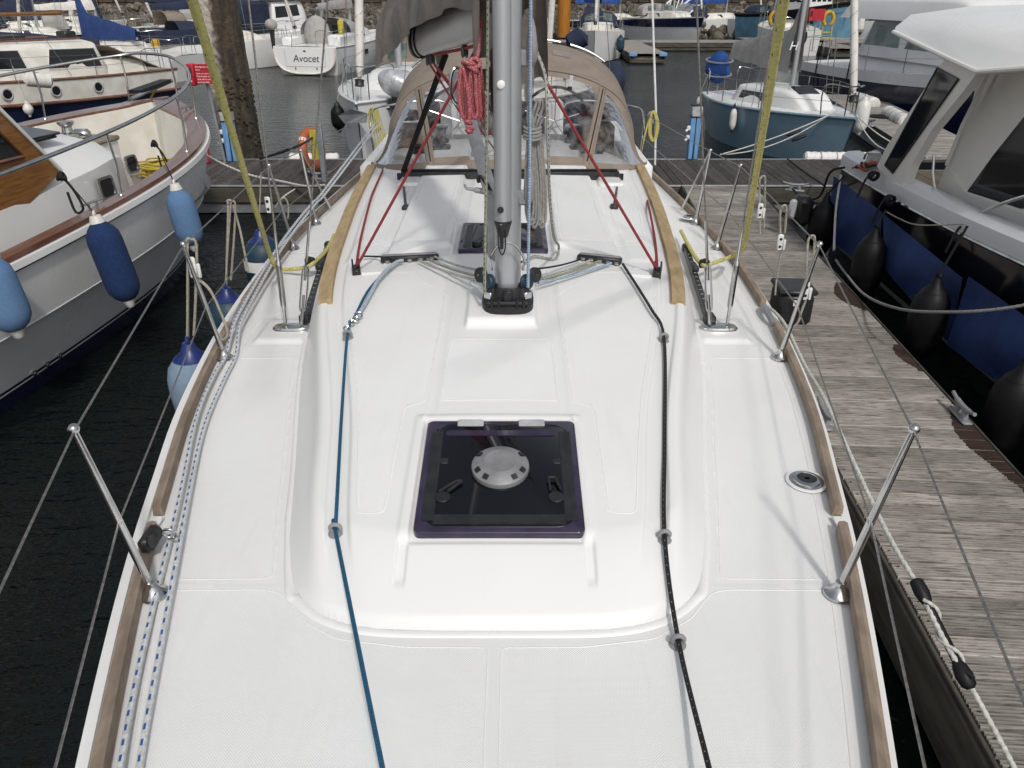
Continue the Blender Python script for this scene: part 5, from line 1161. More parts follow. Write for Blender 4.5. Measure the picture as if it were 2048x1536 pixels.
# warps going astern from our quarters to the walkway
rope('stern_line', 'white stern warp from the launch bow across the walkway behind the yacht', [W(395, 300, y=13.2), W(440, 325, y=13.6), W(500, 350, y=13.5), W(560, 362, z=.56), W(610, 372, z=.54), W(650, 370, z=.58)], .018, 'rope_white', 5, strand=.07)
rope('stern_line', 'thin black line from the far edge of the walkway to a stanchion', [W(520, 318, z=.55), W(575, 300, y=8.3), W(610, 285, y=12.), W(625, 275, y=13.6)], .016, 'rope_dark', 5)
rope('grey_line', 'bent grey line end hanging outside the aft port stanchions', [W(590, 378, y=7.5), W(565, 395, y=7.4), W(550, 415, y=7.3)], .007, 'rope_white', 5)
rope('grey_line', 'curled grey line end drooping over the water between port stanchions', [W(550, 415, y=7.3), W(563, 398, y=7.3), W(572, 398, y=7.3), W(577, 415, y=7.3), W(576, 437, y=7.3)], .008, 'rope_beige', 5)
ys_ = [W(1305, 224, y=10.2), W(1295, 250, y=10.2), W(1286, 285, y=10.15), W(1281, 308, y=10.1)]
lz = thing('yellow_line_hank', 'lemon yellow rope hung on the stern rail to starboard', 'rope', tuple(ys_[-1]))
add('fall', MB().tube(smooth_path(ys_, 5), .012, 7), 'rope_lemon', lz)
for k in range(3): add('loop', MB().tube(smooth_path([W(1305+d+2*k, y_, y=10.2+.02*k) for d, y_ in ((0, 222), (-6, 245), (-7, 268), (0, 282), (6, 268), (8, 245))], 4, True), .011, 7, closed=True), 'rope_lemon', lz)
add('throw_bag', MB().cbox(W(1303, 236, y=10.25), (.1, .05, .16), .02), 'grey_plastic', lz)
# ================================================================ other boats
class Boat:
    "local frame: x to starboard, y to the bow, z up from the waterline"
    def __init__(s, name, label, cat, bow, stern, B, fs, fb, tr=.75, tm=.42, ex=2.2, rake=.7, srake=.2, flare=.14, zb=-.25, group=None, pe=1.5):
        s.bow, s.stern = Vector((*bow, 0)), Vector((*stern, 0)); d = s.bow-s.stern; s.L = d.length; mid = (s.bow+s.stern)/2
        s.rz = -math.atan2(d.x, d.y); s.t = thing(name, label, cat, tuple(mid), s.rz, group)
        s.__dict__.update(B=B, fs=fs, fb=fb, tr=tr, tm=tm, ex=ex, rake=rake, srake=srake, flare=flare, zb=zb, pe=pe)
    def hb(s, t):
        if t < s.tm: return s.B/2*(s.tr+(1-s.tr)*math.sin(math.pi/2*t/s.tm))
        return s.B/2*(1-((t-s.tm)/(1-s.tm))**s.ex)
    def sheer(s, t): return s.fs+(s.fb-s.fs)*t**2
    def pt(s, t, zf, side, off=0):
        x = s.hb(t)*(1-s.flare*(1-zf)**s.pe*(.45+.9*t*t))+off; yb = s.L/2-s.rake*(1-zf); ys = -s.L/2+s.srake*(1-zf)
        return V(side*max(x, .012), ys+(yb-ys)*t+off*(1 if t > .97 else 0), s.zb+(s.sheer(t)-s.zb)*zf)
    def rail(s, t, side, off=0, dz=0): p = s.pt(t, 1, side, off); p.z += dz; return p
    def w(s, p): return Matrix.Rotation(s.rz, 3, 'Z') @ Vector(p)+s.t.location
    def l(s, p): return Matrix.Rotation(-s.rz, 3, 'Z') @ (Vector(p)-s.t.location)
    def add(s, name, mb, m, parent=None, **k): return add(name, mb, m, parent or s.t, world=False, **k)
    def ts(s, n=36): return [1-(1-i/n)**1.6 for i in range(n+1)]
    def band(s, name, m, z0, z1, off=.004, n=4, parent=None):
        mb = MB()
        for side in (-1, 1): mb.grid([[s.pt(t, z0+(z1-z0)*k/n, side, off) for t in s.ts()] for k in range(n+1)], flip=side < 0)
        return s.add(name, mb, m, parent, recalc=False)
    def hull(s, m, deckm='gelcoat', transom=None, boot=None, bz=.2, deck_drop=.02):
        mb = MB()
        for side in (-1, 1): mb.grid([[s.pt(t, k/10, side) for t in s.ts()] for k in range(11)], flip=side < 0)
        s.h = s.add('hull', mb, m, recalc=False)
        tb = MB().grid([[s.pt(0, k/10, -1)*(1-f)+s.pt(0, k/10, 1)*f for f in (0, .25, .5, .75, 1)] for k in range(11)]); s.tr_o = s.add('transom', tb, transom or m)
        if deckm:
            s.add('deck', MB().grid([[V(s.rail(t, 1).x*f*.985, s.rail(t, 1).y, s.sheer(t)-deck_drop+.05*(1-f*f)*min(1, s.hb(t))) for f in np.linspace(-1, 1, 9)] for t in s.ts()]), deckm)
        if boot: s.band('boot_stripe', boot, .10, bz)
        s.dz = deck_drop; return s
    def rub(s, m, r=.025, dz=0, off=.01, name='rub_rail', t0=0, flat=1):
        for side in (-1, 1): s.add(name, MB().tube([s.rail(t, side, off, dz) for t in s.ts() if t >= t0], r, 8, flat=flat), m)
    def caprail(s, m, w=.05, h=.03, t0=0, t1=1, ins=0):
        for side in (-1, 1):
            ins_ = min(ins, 1); s.add('cap_rail', MB().sweep([s.rail(t, side, -ins, 0) for t in s.ts() if t0 <= t <= t1], [(-w/2, 0), (-w/2, h), (w/2, h), (w/2, 0)]), m)
    def cabin(s, y0, y1, hw0, hw1, h, m='gelcoat', front=.35, back=.1, wins=(), winm='dark_glass', taper=.86, rnd=.12, name='coachroof', zs=None, wframe=None):
        "superstructure: y0 aft end, y1 front end (local y), half widths at both"
        secs = []; n = 16
        for i in range(n+1):
            f = i/n; y = y0+(y1-y0)*f; hw = hw0+(hw1-hw0)*f**1.5; t = (y+s.L/2)/s.L; z0 = (s.sheer(max(0, min(1, t)))-.03) if zs is None else zs-.02
            k = min(1, (y1-y)/max(front, 1e-3)) ; k2 = min(1, (y-y0)/max(back, 1e-3)); hh = h*min(1-(1-k)**2, 1)*(.15+.85*min(1, k2)) if front > .02 else h
            q = []
            for a, b in ((1, 0), (1-(1-taper)*.8, .80), (taper-.02, .95), (taper-rnd, 1.0), (.4, 1.05), (0, 1.065), (-.4, 1.05), (-taper+rnd, 1.0), (-taper+.02, .95), (-1+(1-taper)*.8, .80), (-1, 0)): q.append(V(a*hw, y, z0+b*hh+(h-hh)*0))
            secs.append(q)
        mb = MB().grid(secs); mb.f.append(tuple(range(11))[::-1]); mb.f.append(tuple(range(len(mb.v)-11, len(mb.v)))); c = s.add(name, mb, m, smooth=50)
        for (ya, yb_, za, zb_) in wins:
            for side in (-1, 1):
                def P(y, zf, o=0):
                    f = (y-y0)/(y1-y0); hw = hw0+(hw1-hw0)*f**1.5; t = (y+s.L/2)/s.L; z0 = (s.sheer(max(0, min(1, t)))-.03) if zs is None else zs-.02; k = min(1, (y1-y)/max(front, 1e-3)); hh = h*(1-(1-k)**2) if front > .02 else h
                    return V(side*(hw*(1-(1-taper)*.8*zf/.8)+.006+o), y, z0+zf*hh)
                a, b, c1, d = P(ya, za), P(yb_, za), P(yb_-(yb_-ya)*.12, zb_), P(ya+(yb_-ya)*.06, zb_); w = s.add('window', MB().slab([a, b, c1, d], (-side*.01, 0, 0)), winm, c)
                if wframe: s.add('window_frame', MB().tube([a, b, c1, d], .018, 6, closed=True), wframe, w)
        return c
    def mast(s, y, h=12, r=.075, m='aluminium', z0=None, boom=None, cover=None, bz=1.0, shrouds=True, kick=True, coverh=.42):
        t = (y+s.L/2)/s.L; z0 = z0 if z0 is not None else s.sheer(t)+.3; mo = s.add('mast', MB().lathe([(r, z0), (r, h)], (0, y, 0), n=12), m)
        if boom:
            e = V(boom[0], y-boom[1], z0+bz+boom[2] if len(boom) > 2 else z0+bz); a = V(0, y-.1, z0+bz); bo = s.add('boom', MB().tube([a, e], .06, 10), m)
            if cover:
                rows = []; d = (e-a); sd = d.normalized().cross(V(0, 0, 1))
                for i in range(27):
                    f = -.04+1.05*i/26; c = a+d*f; hh = coverh*(1-.62*max(f, 0))+(.8*coverh*max(0, 1-f/.16)**2); w = .16*(1-.3*f); row = []
                    for k in range(17):
                        q = k/16*2-1; sg = 1 if q > 0 else -1; u = 1-abs(q); row.append(c+sd*(sg*w*(1-u**2.5)+.012*math.sin(9*f*6+k))+V(0, 0, -.09-.05*math.sin(f*19)*.3+(hh+.09)*u**.9))
                    rows.append(row)
                s.add('sail_cover', MB().grid(rows), cover, bo, recalc=False, smooth=60)
        if shrouds:
            for side in (-1, 1):
                for dy in (-.15, .25): s.add('shroud', MB().tube([s.rail(max(0, t-dy/s.L), side, -.08, 0), V(0, y, h)], .007, 5), 'wire', mo)
        return mo
    def forestay(s, h=12, my=0, furl='sail_white', r=.06, z0=None, t=.965):
        a = s.rail(t, 1); a.x = 0; a.z += .35; e = V(0, my, h); fo = s.add('forestay', MB().tube([a-V(0, 0, .35), e], .007, 6), 'wire')
        if furl:
            d = (e-a).normalized(); s.add('furled_sail', MB().tube([a+d*q for q in (.1, .3, 1, 2, 4, 7)], [r*.5, r, r*1.1, r, r*.9, r*.7], 10), furl, fo); s.add('furling_drum', MB().lathe([(.05, -.08), (.1, -.07), (.09, 0), (.1, .05), (.05, .07)], a, d, 14), 'black_plastic', fo)
            hl = [a+d*(.1+.06*k)+V(r*1.15*math.cos(k*1.0), r*1.15*math.sin(k*1.0), 0) for k in range(110)]; s.add('sail_lashing', MB().tube(hl, .006, 4), 'rope_grey', fo)
    def rails(s, n=4, h=.6, t0=.05, t1=.8, pulpit=True, pushpit=True, m='stainless', ins=.07, wires=(1, .5)):
        for side in (-1, 1):
            P = []
            for i in range(n):
                t = t0+(t1-t0)*i/(n-1); a = s.rail(t, side, -ins); s.add('stanchion', MB().tube([a, a+V(0, 0, h)], .012, 6), m); P.append(a)
            tip = s.rail(.93, side, -ins)
            for k in wires: s.add('lifeline', MB().tube([p+V(0, 0, h*k) for p in P+[tip]], .005, 5), 'wire')
        if pulpit:
            L_, R_ = s.rail(.88, -1, -ins), s.rail(.88, 1, -ins); L2, R2 = s.rail(.96, -1, -.04), s.rail(.96, 1, -.04); fr = s.rail(1, 1); fr.x = 0; u = V(0, 0, h+.03)
            pu = s.add('pulpit', MB().tube(smooth_path([L_, L_+u, L2+u, fr+u+V(0, .05, .04), R2+u, R_+u, R_], 5), .014, 7), m)
            for p in (L2, R2): s.add('pulpit_leg', MB().tube([p, p+u], .013, 6), m, pu)
        if pushpit:
            L_, R_ = s.rail(.12, -1, -ins), s.rail(.12, 1, -ins); L2, R2 = s.rail(0, -1, -.1), s.rail(0, 1, -.1); u = V(0, 0, h+.03)
            for a, b in ((L_, L2), (R_, R2)):
                mid = V(b.x*.45, b.y, b.z); s.add('pushpit', MB().tube(smooth_path([a, a+u, b+u+V(0, .05, 0), mid+u, mid], 5), .014, 7), m)
    def hood(s, y, w, h, d=.9, m='navy_canvas', z0=None, pane=True, name='sprayhood'):
        t = (y+s.L/2)/s.L; z0 = z0 if z0 is not None else s.sheer(t)+.2; rows = []
        for i in range(9):
            f = i/8; yy_ = y+.35*(1-f)**1.5-d*max(0, f-.4)/.6; hh = h*min(1, (f/.4))**.7 if f < .4 else h+.05*(f-.4); rows.append([V(-w*math.copysign(abs(math.cos(a))**.8, math.cos(a)), yy_, z0+max(.02, hh)*abs(math.sin(a))**.55) for a in [math.pi*k/18 for k in range(19)]])
        o = s.add(name, MB().grid(rows), m, recalc=False, smooth=70)
        if pane:
            for x0, x1 in ((5, 8), (10, 13)): s.add('window', MB().grid([[rows[i][k]+V(0, .012, .006) for k in range(x0, x1+1)] for i in (1, 2, 3)]), 'green_glass', o, recalc=False)
        return o
    def fend(s, t, side, label, L=.55, r=.1, m='white_vinyl', cap='navy_canvas', drop=.15, group=None):
        p = s.w(s.rail(t, side, r+.02, -drop)); fender(label, p, L, r, m, cap, s.w(s.rail(t, side, -.05, .45)), rope_m='rope_white', group=group, bottom=cap)
# ---------------------------------------------------------------- wooden launch to port
LA = Boat('motor_launch', 'pale grey motor launch with mahogany cap rail and varnished wheelhouse', 'motor launch', (-5.22, 12.32), (-6.81, 2.44), 3.74, 1.39, 2.015, tr=.8, tm=.45, ex=4.4, rake=.35, flare=.30, zb=-.3, pe=1.25)
LA.fs = 1.40
def lsheer(t): d = (1-t)*LA.L; return 1.389+.626*max(0, 1-d/8)**2
LA.sheer = lsheer
_lp = LA.pt
def lpt(t, zf, side, off=0):
    p = _lp(t, zf, side, off)
    if zf < .63: p.x = side*max(.012, abs(p.x)-.16*((.63-zf)/.63)**.55*min(1, abs(p.x)/.6))
    return p
LA.pt = lpt
LA.hull('hull_grey', None)
LA.band('boot_stripe', 'navy_hull', .0, .30, .004); LA.band('white_line', 'paint_white', .275, .284, .008, 1); LA.band('upper_strake', 'gelcoat', .63, .985, .02);  # hull below the strake darker in colour, standing for the undercut's shade
kn = MB()
for side in (-1, 1): kn.tube([LA.pt(t, .63, side, .014) for t in LA.ts()], .012, 6)
LA.add('knuckle_line', kn, 'gelcoat_grey')
for side in (-1, 1):
    LA.add('white_strake', MB().sweep([LA.rail(t, side, .02, -.055) for t in LA.ts(60) if t > .02], [(-.035, -.035), (-.035, .035), (.03, .03), (.035, -.03)]), 'gelcoat', None)
    LA.add('dark_line', MB().tube([LA.rail(t, side, .02, -.10) for t in LA.ts(60)], .012, 6), 'stripe_dark')
# cap rail, widening round the bow
cr = []
for side in (1, -1):
    tt = [t for t in LA.ts(70) if t > .02]; tt = tt if side > 0 else tt[::-1][1:]
    for t in tt:
        w = .15+.27*max(0, (t-.66)/.34)**1.3; o = LA.rail(t, side, .02); 
        dx, dy = -side*1.0, -1.6*max(0, (t-.9)/.1)**1.2; q = math.hypot(dx*max(.05, min(1, abs(o.x)/.6)), dy); i_ = o+V(dx*max(.05, min(1, abs(o.x)/.6)), dy, 0)/q*w; cr.append((o, i_))
LA.add('cap_rail', MB().grid([[o+V(0, 0, -.012), o+V(0, 0, .034), i+V(0, 0, .034), i+V(0, 0, -.012)] for o, i in cr], closed_v=True), 'mahogany')
LA.add('bulwark', MB().grid([[i+V(0, 0, .0), V(i.x*.97, i.y-.02, 1.12)] for o, i in cr]), 'old_white', recalc=False)
# sunken teak foredeck laid in planks
dk = LA.L/2
fd = []
for i in range(-11, 12):
    x = i*.115; 
    yfront = None
    for t in np.linspace(.999, .5, 200):
        if LA.hb(float(t)) > abs(x)+.22: yfront = LA.rail(float(t), 1).y-.12; break
    if yfront is None or yfront < dk-3.3: continue
    LA.add('deck_plank', MB().box((x, (yfront+dk-3.4)/2, 1.14), (.107, yfront-(dk-3.4), .03)), 'deck_teak')
LA.add('deck_bed', MB().grid([[V(LA.rail(float(t), 1).x*f*.96, LA.rail(float(t), 1).y, 1.11) for f in np.linspace(-1, 1, 7)] for t in np.linspace(.02, .985, 40)]), 'stripe_dark')
# trunk cabin with portlights
def lsec(d, hw, zc, zt, hb_=1.1): return [V(hw+.04, dk-d, hb_), V(hw, dk-d, zc), V(hw-.30, dk-d, zc+.17), V(hw-.75, dk-d, zt), V(0, dk-d, zt+.04), V(-hw+.75, dk-d, zt), V(-hw+.30, dk-d, zc+.17), V(-hw, dk-d, zc), V(-hw-.04, dk-d, hb_)]
secs = [lsec(2.75, .98, 1.70, 1.88), lsec(3.05, 1.12, 1.76, 2.03), lsec(3.6, 1.26, 1.75, 2.05), lsec(4.6, 1.34, 1.70, 2.05), lsec(6, 1.36, 1.64, 2.02)]
fm = MB().grid(secs); fm.f.append(tuple(range(9))); trunk = LA.add('trunk_cabin', fm, 'gelcoat', smooth=25)
fr0 = [V(p.x*.9, dk-2.45, 1.1) for p in (secs[0][0], secs[0][8])]
LA.add('front_face', MB().grid([[secs[0][k]+V(0, .003, 0) for k in range(9)], [V(secs[0][k].x*.97, dk-2.5, 1.12) for k in range(9)]]), 'gelcoat', trunk)
for px, py, w, h in ((208, 375, .27, .24), (257, 328, .22, .2)):
    # put the portlight on the starboard cabin side
    best = None
    for d in np.arange(2.8, 6, .02):
        p = LA.w(V(1.30, dk-d, 1.5)); q = W(px, py, y=p.y)
        if best is None or abs(q.x-p.x) < best[0]: best = (abs(q.x-p.x), d, q.z)
    d, z = best[1], best[2]; c = V(1.325+.02*(d > 3.7), dk-d, z); sl = .16
    def pl_(f, o): return [c+V(o-(b)*.10, a, b) for a, b in [(x*f, y*f) for x, y in rrect(w, h, .05, 4)]]
    fr_ = LA.add('portlight', MB().grid([pl_(1, 0), pl_(1, .022), pl_(.78, .022), pl_(.76, .004)], closed_v=True), 'stainless', trunk); g = MB(); g.v = [tuple(p) for p in pl_(.78, .008)]; g.f = [tuple(range(len(g.v)))]; LA.add('glass', g, 'mahogany' if False else 'dark_glass', fr_)
for d0, d1, zz in ((3.45, 4.1, .10),): 
    for sx in (-.55, .55): 
        hh_ = LA.add('deck_hatch', MB().cbox((sx, dk-3.8, 2.13), (.62, .62, .03), .01, M=Matrix.Rotation(.12*(1 if sx > 0 else .3), 3, 'Y')), 'smoked_acrylic', trunk)
        LA.add('hatch_frame', MB().cbox((sx, dk-3.8, 2.095), (.56, .56, .03), .01, M=Matrix.Rotation(.12*(1 if sx > 0 else .3), 3, 'Y')), 'black_plastic', hh_)
for y in (-1, 1): LA.add('roof_seam', MB().tube([V(.25*y, dk-3.1, 2.075), V(.3*y, dk-5.5, 2.075)], .012, 6), 'paint_white', trunk)
LA.add('windlass_platform', MB().cbox((-.05, dk-2.25, 1.77), (.9, .8, .06), .02), 'deck_teak'); LA.add('platform_side', MB().box((-.05, dk-2.25, 1.43), (.84, .74, .64)), 'gelcoat')
wl_ = LA.add('windlass', MB().lathe([(.12, 0), (.12, .03), (.07, .06), (.06, .12), (.1, .16), (.1, .19), (.04, .2)], (-.15, dk-2.1, 1.80), n=18), 'stainless'); LA.add('windlass_motor', MB().cbox((.12, dk-2.2, 1.86), (.22, .14, .12), .04), 'stainless', wl_)
# varnished wheelhouse
def wpt(x, d, z): return V(x, dk-d, z)
whs = LA.add('wheelhouse', MB().slab([wpt(1.345, 4.25, 1.84), wpt(1.345, 5.15, 2.92), wpt(1.345, 8.5, 2.98), wpt(1.345, 8.5, 1.2), wpt(1.345, 4.86, 1.2), wpt(1.345, 4.80, 1.64)], (-.06, 0, 0)), 'varnished_wood')
LA.add('wheelhouse_port_side', MB().slab([wpt(-1.30, 4.25, 1.84), wpt(-1.30, 5.15, 2.92), wpt(-1.30, 8.5, 2.98), wpt(-1.30, 8.5, 1.2)], (.06, 0, 0)), 'varnished_wood', whs)
LA.add('wheelhouse_roof', MB().cbox((0, dk-6.9, 3.0), (2.75, 3.7, .07), .03), 'gelcoat', whs)
LA.add('window', MB().slab([wpt(1.347, 4.72, 2.10), wpt(1.347, 5.26, 2.76), wpt(1.347, 6.3, 2.78), wpt(1.347, 6.3, 2.12)], (.006, 0, 0)), 'dark_glass', whs)
LA.add('window_trim', MB().tube([wpt(1.356, 4.70, 2.085), wpt(1.356, 5.26, 2.78), wpt(1.356, 6.32, 2.80), wpt(1.356, 6.32, 2.10)], .022, 6, closed=True), 'mahogany', whs)
LA.add('front_screen', MB().slab([wpt(1.27, 4.28, 1.86), wpt(-1.27, 4.28, 1.86), wpt(-1.27, 5.16, 2.92), wpt(1.27, 5.16, 2.92)], (0, -.04, .04)), 'varnished_wood', whs)
for x in (-.62, .62): LA.add('front_window', MB().slab([wpt(x+.5, 4.46, 2.10), wpt(x-.5, 4.46, 2.10), wpt(x-.5, 5.0, 2.75), wpt(x+.5, 5.0, 2.75)], (0, .02, -.0)), 'dark_glass', whs)
LA.add('white_coving', MB().tube([wpt(1.36, 4.25, 1.86), wpt(1.36, 5.16, 2.93)], .018, 6), 'paint_white', whs)
# tubular guard rail round the bow with its stanchions
gr = []
for side in (1, -1):
    tt = [t for t in LA.ts(50) if .25 < t < .985]; tt = tt if side > 0 else tt[::-1]
    gr += [LA.rail(t, side, -.09, .62+.06*t) for t in tt]
rail_o = LA.add('guard_rail', MB().tube(smooth_path(gr[::2], 3), .021, 10), 'stainless')
for t, side in ((.42, 1), (.60, 1), (.76, 1), (.90, 1), (.965, 1), (.965, -1), (.88, -1), (.7, -1), (.5, -1)):
    a = LA.rail(t, side, -.08, .03); b = LA.rail(t, side, -.09, .62+.06*t); st = LA.add('rail_stanchion', MB().tube([a, a.lerp(b, .5)+V(.0, .04, 0), b], .013, 8), 'stainless'); LA.add('foot_plate', MB().lathe([(.04, 0), (.035, .01), (.015, .015)], a, n=12), 'stainless', st)
def lcleat(t, side):
    p = LA.rail(t, side, -.1, .035); c = LA.add('bollard_cleat', MB().tube([p+V(0, -.17, .06), p+V(0, .17, .06)], .012, 8), 'stainless')
    for k in (-.06, .06): LA.add('cleat_leg', MB().tube([p+V(0, k, 0), p+V(0, k, .06)], .014, 8), 'stainless', c)
lcleat(.555, 1); lcleat(.93, 1)
for px, py in ((62, 556),): 
    LA.add('hull_outlet', MB().lathe([(.035, 0), (.033, .012), (.016, .012), (.016, .002)], LA.l(W(px, py, y=6.95))+V(.03, 0, 0), (1, 0, 0), 16), 'stainless')
for k in range(3): LA.add('hull_outlet', MB().lathe([(.03, 0), (.03, .02), (.014, .02), (.014, .004)], LA.pt(.45+.02*k, .30, 1, .0), (1, 0, -.2), 14), 'stainless')
anc = LA.l(W(312, 183, y=12.5)); an_ = LA.add('bow_anchor', MB().slab([anc+V(-.25, -.3, 0), anc+V(-.05, .25, .1), anc+V(.1, .3, .1), anc+V(-.05, -.3, 0)], (0, 0, .05)), 'dark_grey_plastic'); LA.add('anchor_shank', MB().tube([anc+V(-.1, -.5, -.05), anc+V(.05, .4, .12)], .03, 6), 'galvanised', an_)
LA.add('bow_thruster_fin', MB().slab([V(.02, dk-.5, .25), V(.02, dk+.05, .32), V(.02, dk+.25, .62), V(.02, dk-.1, .72)], (.05, 0, 0)), 'galvanised')
yc = LA.l(W(318, 285, y=10.9)); yc.z = 1.17
rh = thing('rope_heap', 'heap of yellow rope coiled on the launch foredeck', 'rope', tuple(LA.w(yc)))
for k in range(9):
    rr = .22+.03*(k % 4); c = LA.w(yc+V(random.uniform(-.05, .05), random.uniform(-.05, .05), .02+.022*k)); add('coil', MB().tube([c+V(rr*math.cos(a)*1.1, rr*math.sin(a), .02*math.sin(2*a+k)) for a in [2*math.pi*j/20 for j in range(20)]], .013, 6, closed=True), 'rope_yellow_plain', rh)
add('loose_end', MB().tube(smooth_path([W(305, 290, z=1.3), W(272, 268, z=1.45), W(283, 235, z=1.72), W(305, 190, y=12.6), W(312, 182, y=12.7)], 6), .013, 6), 'rope_yellow_plain', rh)
rope('rope_heap', 'small heap of beige rope on the windlass platform', [LA.w(V(.15+.12*math.cos(a*1.3), dk-2.45+.1*math.sin(a*1.7), 1.83+.004*a)) for a in np.arange(0, 12, .7)], .014, 'rope_beige', 4)
wf = lambda px, py, y: W(px, py, y=y)
fender('dark navy cloth fender hanging on the launch side from the guard rail', W(190, 432, y=7.05), .86, .155, 'denim_dark', 'white_vinyl', W(126, 352, y=7.3), V(.16, -.02, -1), 'rope_dark', 'white_vinyl')
fender('light blue cloth fender hanging below the launch bow', W(349, 368, y=8.55), .72, .15, 'denim', 'white_vinyl', W(314, 290, y=9.6), V(.12, -.02, -1), 'rope_dark', 'white_vinyl')
fender('light blue cloth fender with round white end at the launch stern quarter', W(-40, 500, y=5.9), .72, .165, 'denim', 'white_vinyl', W(-70, 420, y=6.1), V(.13, 0, -1), 'rope_dark', 'white_vinyl')
for i, (px, py, Y, lab) in enumerate(((122, 352, 7.28, 'black lashing knotted round the launch guard rail above the navy fender'), (308, 287, 10.15, 'black lashing knotted round the launch guard rail near the yellow rope'))):
    c = W(px, py, y=Y); t = thing('rail_lashing', lab, 'rope', tuple(c-V(0, 0, .05)))
    for k in range(3): add('turn', MB().grid(grid_ring(c+V(.02*k-.02, 0, 0), .035, .014, (1, .2, .4*(k-1))), closed_u=True, closed_v=True), 'rope_dark', t)
    add('tail', MB().tube(smooth_path([c, c+V(.08, 0, -.12), c+V(.13, 0, -.3), c+V(.05, 0, -.34), c+V(.02, 0, -.15)], 5), .012, 6), 'rope_dark', t)
# ---------------------------------------------------------------- small blue sailing boat
BB = Boat('sailing_boat', 'small steel blue sailing boat with white deck and grey sail cover', 'sailing boat', (7.15, 16.75), (6.0, 22.9), 2.45, .95, 1.12, tr=.6, tm=.40, ex=2.0, rake=.35, srake=.5, flare=.22, zb=-.2)
BB.hull('blue_hull', 'gelcoat'); BB.rub('blue_hull', .03, -.03)
BB.band('gunwale_band', 'sky_blue_hull', .93, .985, .004) if False else None
cb = BB.cabin(-1.2, 1.75, .78, .42, .42, wins=((-.85, .35, .30, .74),), front=1.0, back=.05)
BB.add('cockpit_well', MB().cbox((0, -2.0, .93), (1.1, 1.5, .1), .03), 'gelcoat_grey')
fh = BB.add('fore_hatch', MB().cbox((0, .98, 1.40), (.52, .46, .05), .012, M=Matrix.Rotation(-.28, 3, 'X')), 'smoked_acrylic', cb); BB.add('hatch_rim', MB().cbox((0, .98, 1.372), (.62, .56, .05), .02, M=Matrix.Rotation(-.28, 3, 'X')), 'gelcoat', fh)
BB.mast(.35, 9, .06, z0=1.40, boom=(.25, 2.75, .12), cover='grey_canvas', bz=.42, coverh=.85)
BB.forestay(9, .35, 'sail_white', .075); BB.rails(3, .55, .1, .62)
c = BB.w(V(-.15, .2, 2.35)); 
text('logo', 'H', BB.l(W(1577, 100, y=19.05)), .26, 'paint_white', BB.t, rot=(R(80), 0, R(-8)-BB.rz), shear=.25, ext=.004, local=True)
for t, lab in ((.08, 'white fender with navy ends at the stern quarter of the small blue boat'), (.52, 'white fender with navy ends amidships on the small blue boat')):
    BB.fend(t, 1, lab, .58, .085, drop=.0)
BB.fend(.90, -1, 'large white teardrop fender at the bow of the small blue boat', .75, .15, 'white_vinyl', 'white_vinyl', drop=-.35)
db = BB.w(V(.35, -3.05, 1.15)); dt = thing('bundled_cover', 'bright blue bundled canvas on the stern rail of the small blue boat', 'canvas', tuple(db))
mbn = MB().ball((0, 0, .42), (.33, .26, .42), 18, 12); mbn.v = [(x*(1+.12*math.sin(7*z+3*x)), y*(1+.12*math.sin(9*x+4*z)), z) for x, y, z in mbn.v]; add('bundle', mbn, 'blue_canvas', dt, world=False)
for k in range(2): add('strap', MB().tube([(.36*math.cos(a), .29*math.sin(a), .25+.35*k+.05*math.sin(a)) for a in [2*math.pi*j/20 for j in range(20)]], .025, 6, closed=True), 'grey_plastic', dt, world=False)
rope('mooring_warp', 'pale mooring warp from the small blue boat to the walkway, the upper of two', sag(BB.w(BB.rail(.93, 1, 0, .05)), W(1445, 308, y=15.5), .06), .013, 'rope_white', smooth=False)
rope('mooring_warp', 'pale mooring warp from the small blue boat to the walkway, the lower of two', sag(BB.w(BB.rail(.92, 1, 0, .02)), W(1440, 309, y=15.5), .2), .013, 'rope_white', smooth=False)
rope('mooring_warp', 'pale bow warp from the small blue boat to the finger beside it', sag(BB.w(BB.rail(.96, -1, 0, .02)), W(1790, 288, z=.6), .05), .013, 'rope_white', smooth=False)
rope('mooring_warp', 'second bow warp with black snubbers from the small blue boat to the finger', sag(BB.w(BB.rail(.97, -1, 0, .02)), W(1772, 300, z=.6), .12), .013, 'rope_white', smooth=False)
for i, (px, py) in enumerate(((1588, 266), (1598, 276))):
    q = W(px, py, y=16.1); add('warp_snubber', MB().tube([q+V(-.14, 0, -.05), q+V(-.09, 0, -.035), q+V(.09, 0, .035), q+V(.14, 0, .05)], [.022, .034, .034, .022], 8), 'black_rubber', None, label=('black snubber on the upper warp of the small blue boat' if i == 0 else 'black snubber on the lower warp of the small blue boat'), cat='snubber')
# ---------------------------------------------------------------- motor cruiser to starboard: hull on +Y stern, bow towards the camera
MC = Boat('motor_cruiser', 'cream motor cruiser with black hull and navy hull cloth beside the finger pontoon', 'motor cruiser', (6.3, -.6), (6.55, 11.0), 4.1, 1.33, 2.15, tr=.93, tm=.5, ex=2.6, rake=.9, srake=-.1, flare=.13, zb=-.3)
MC.hull('black_hull', None); 
MC.band('grey_stripe', 'grey_plastic', .30, .335, .006, 1)
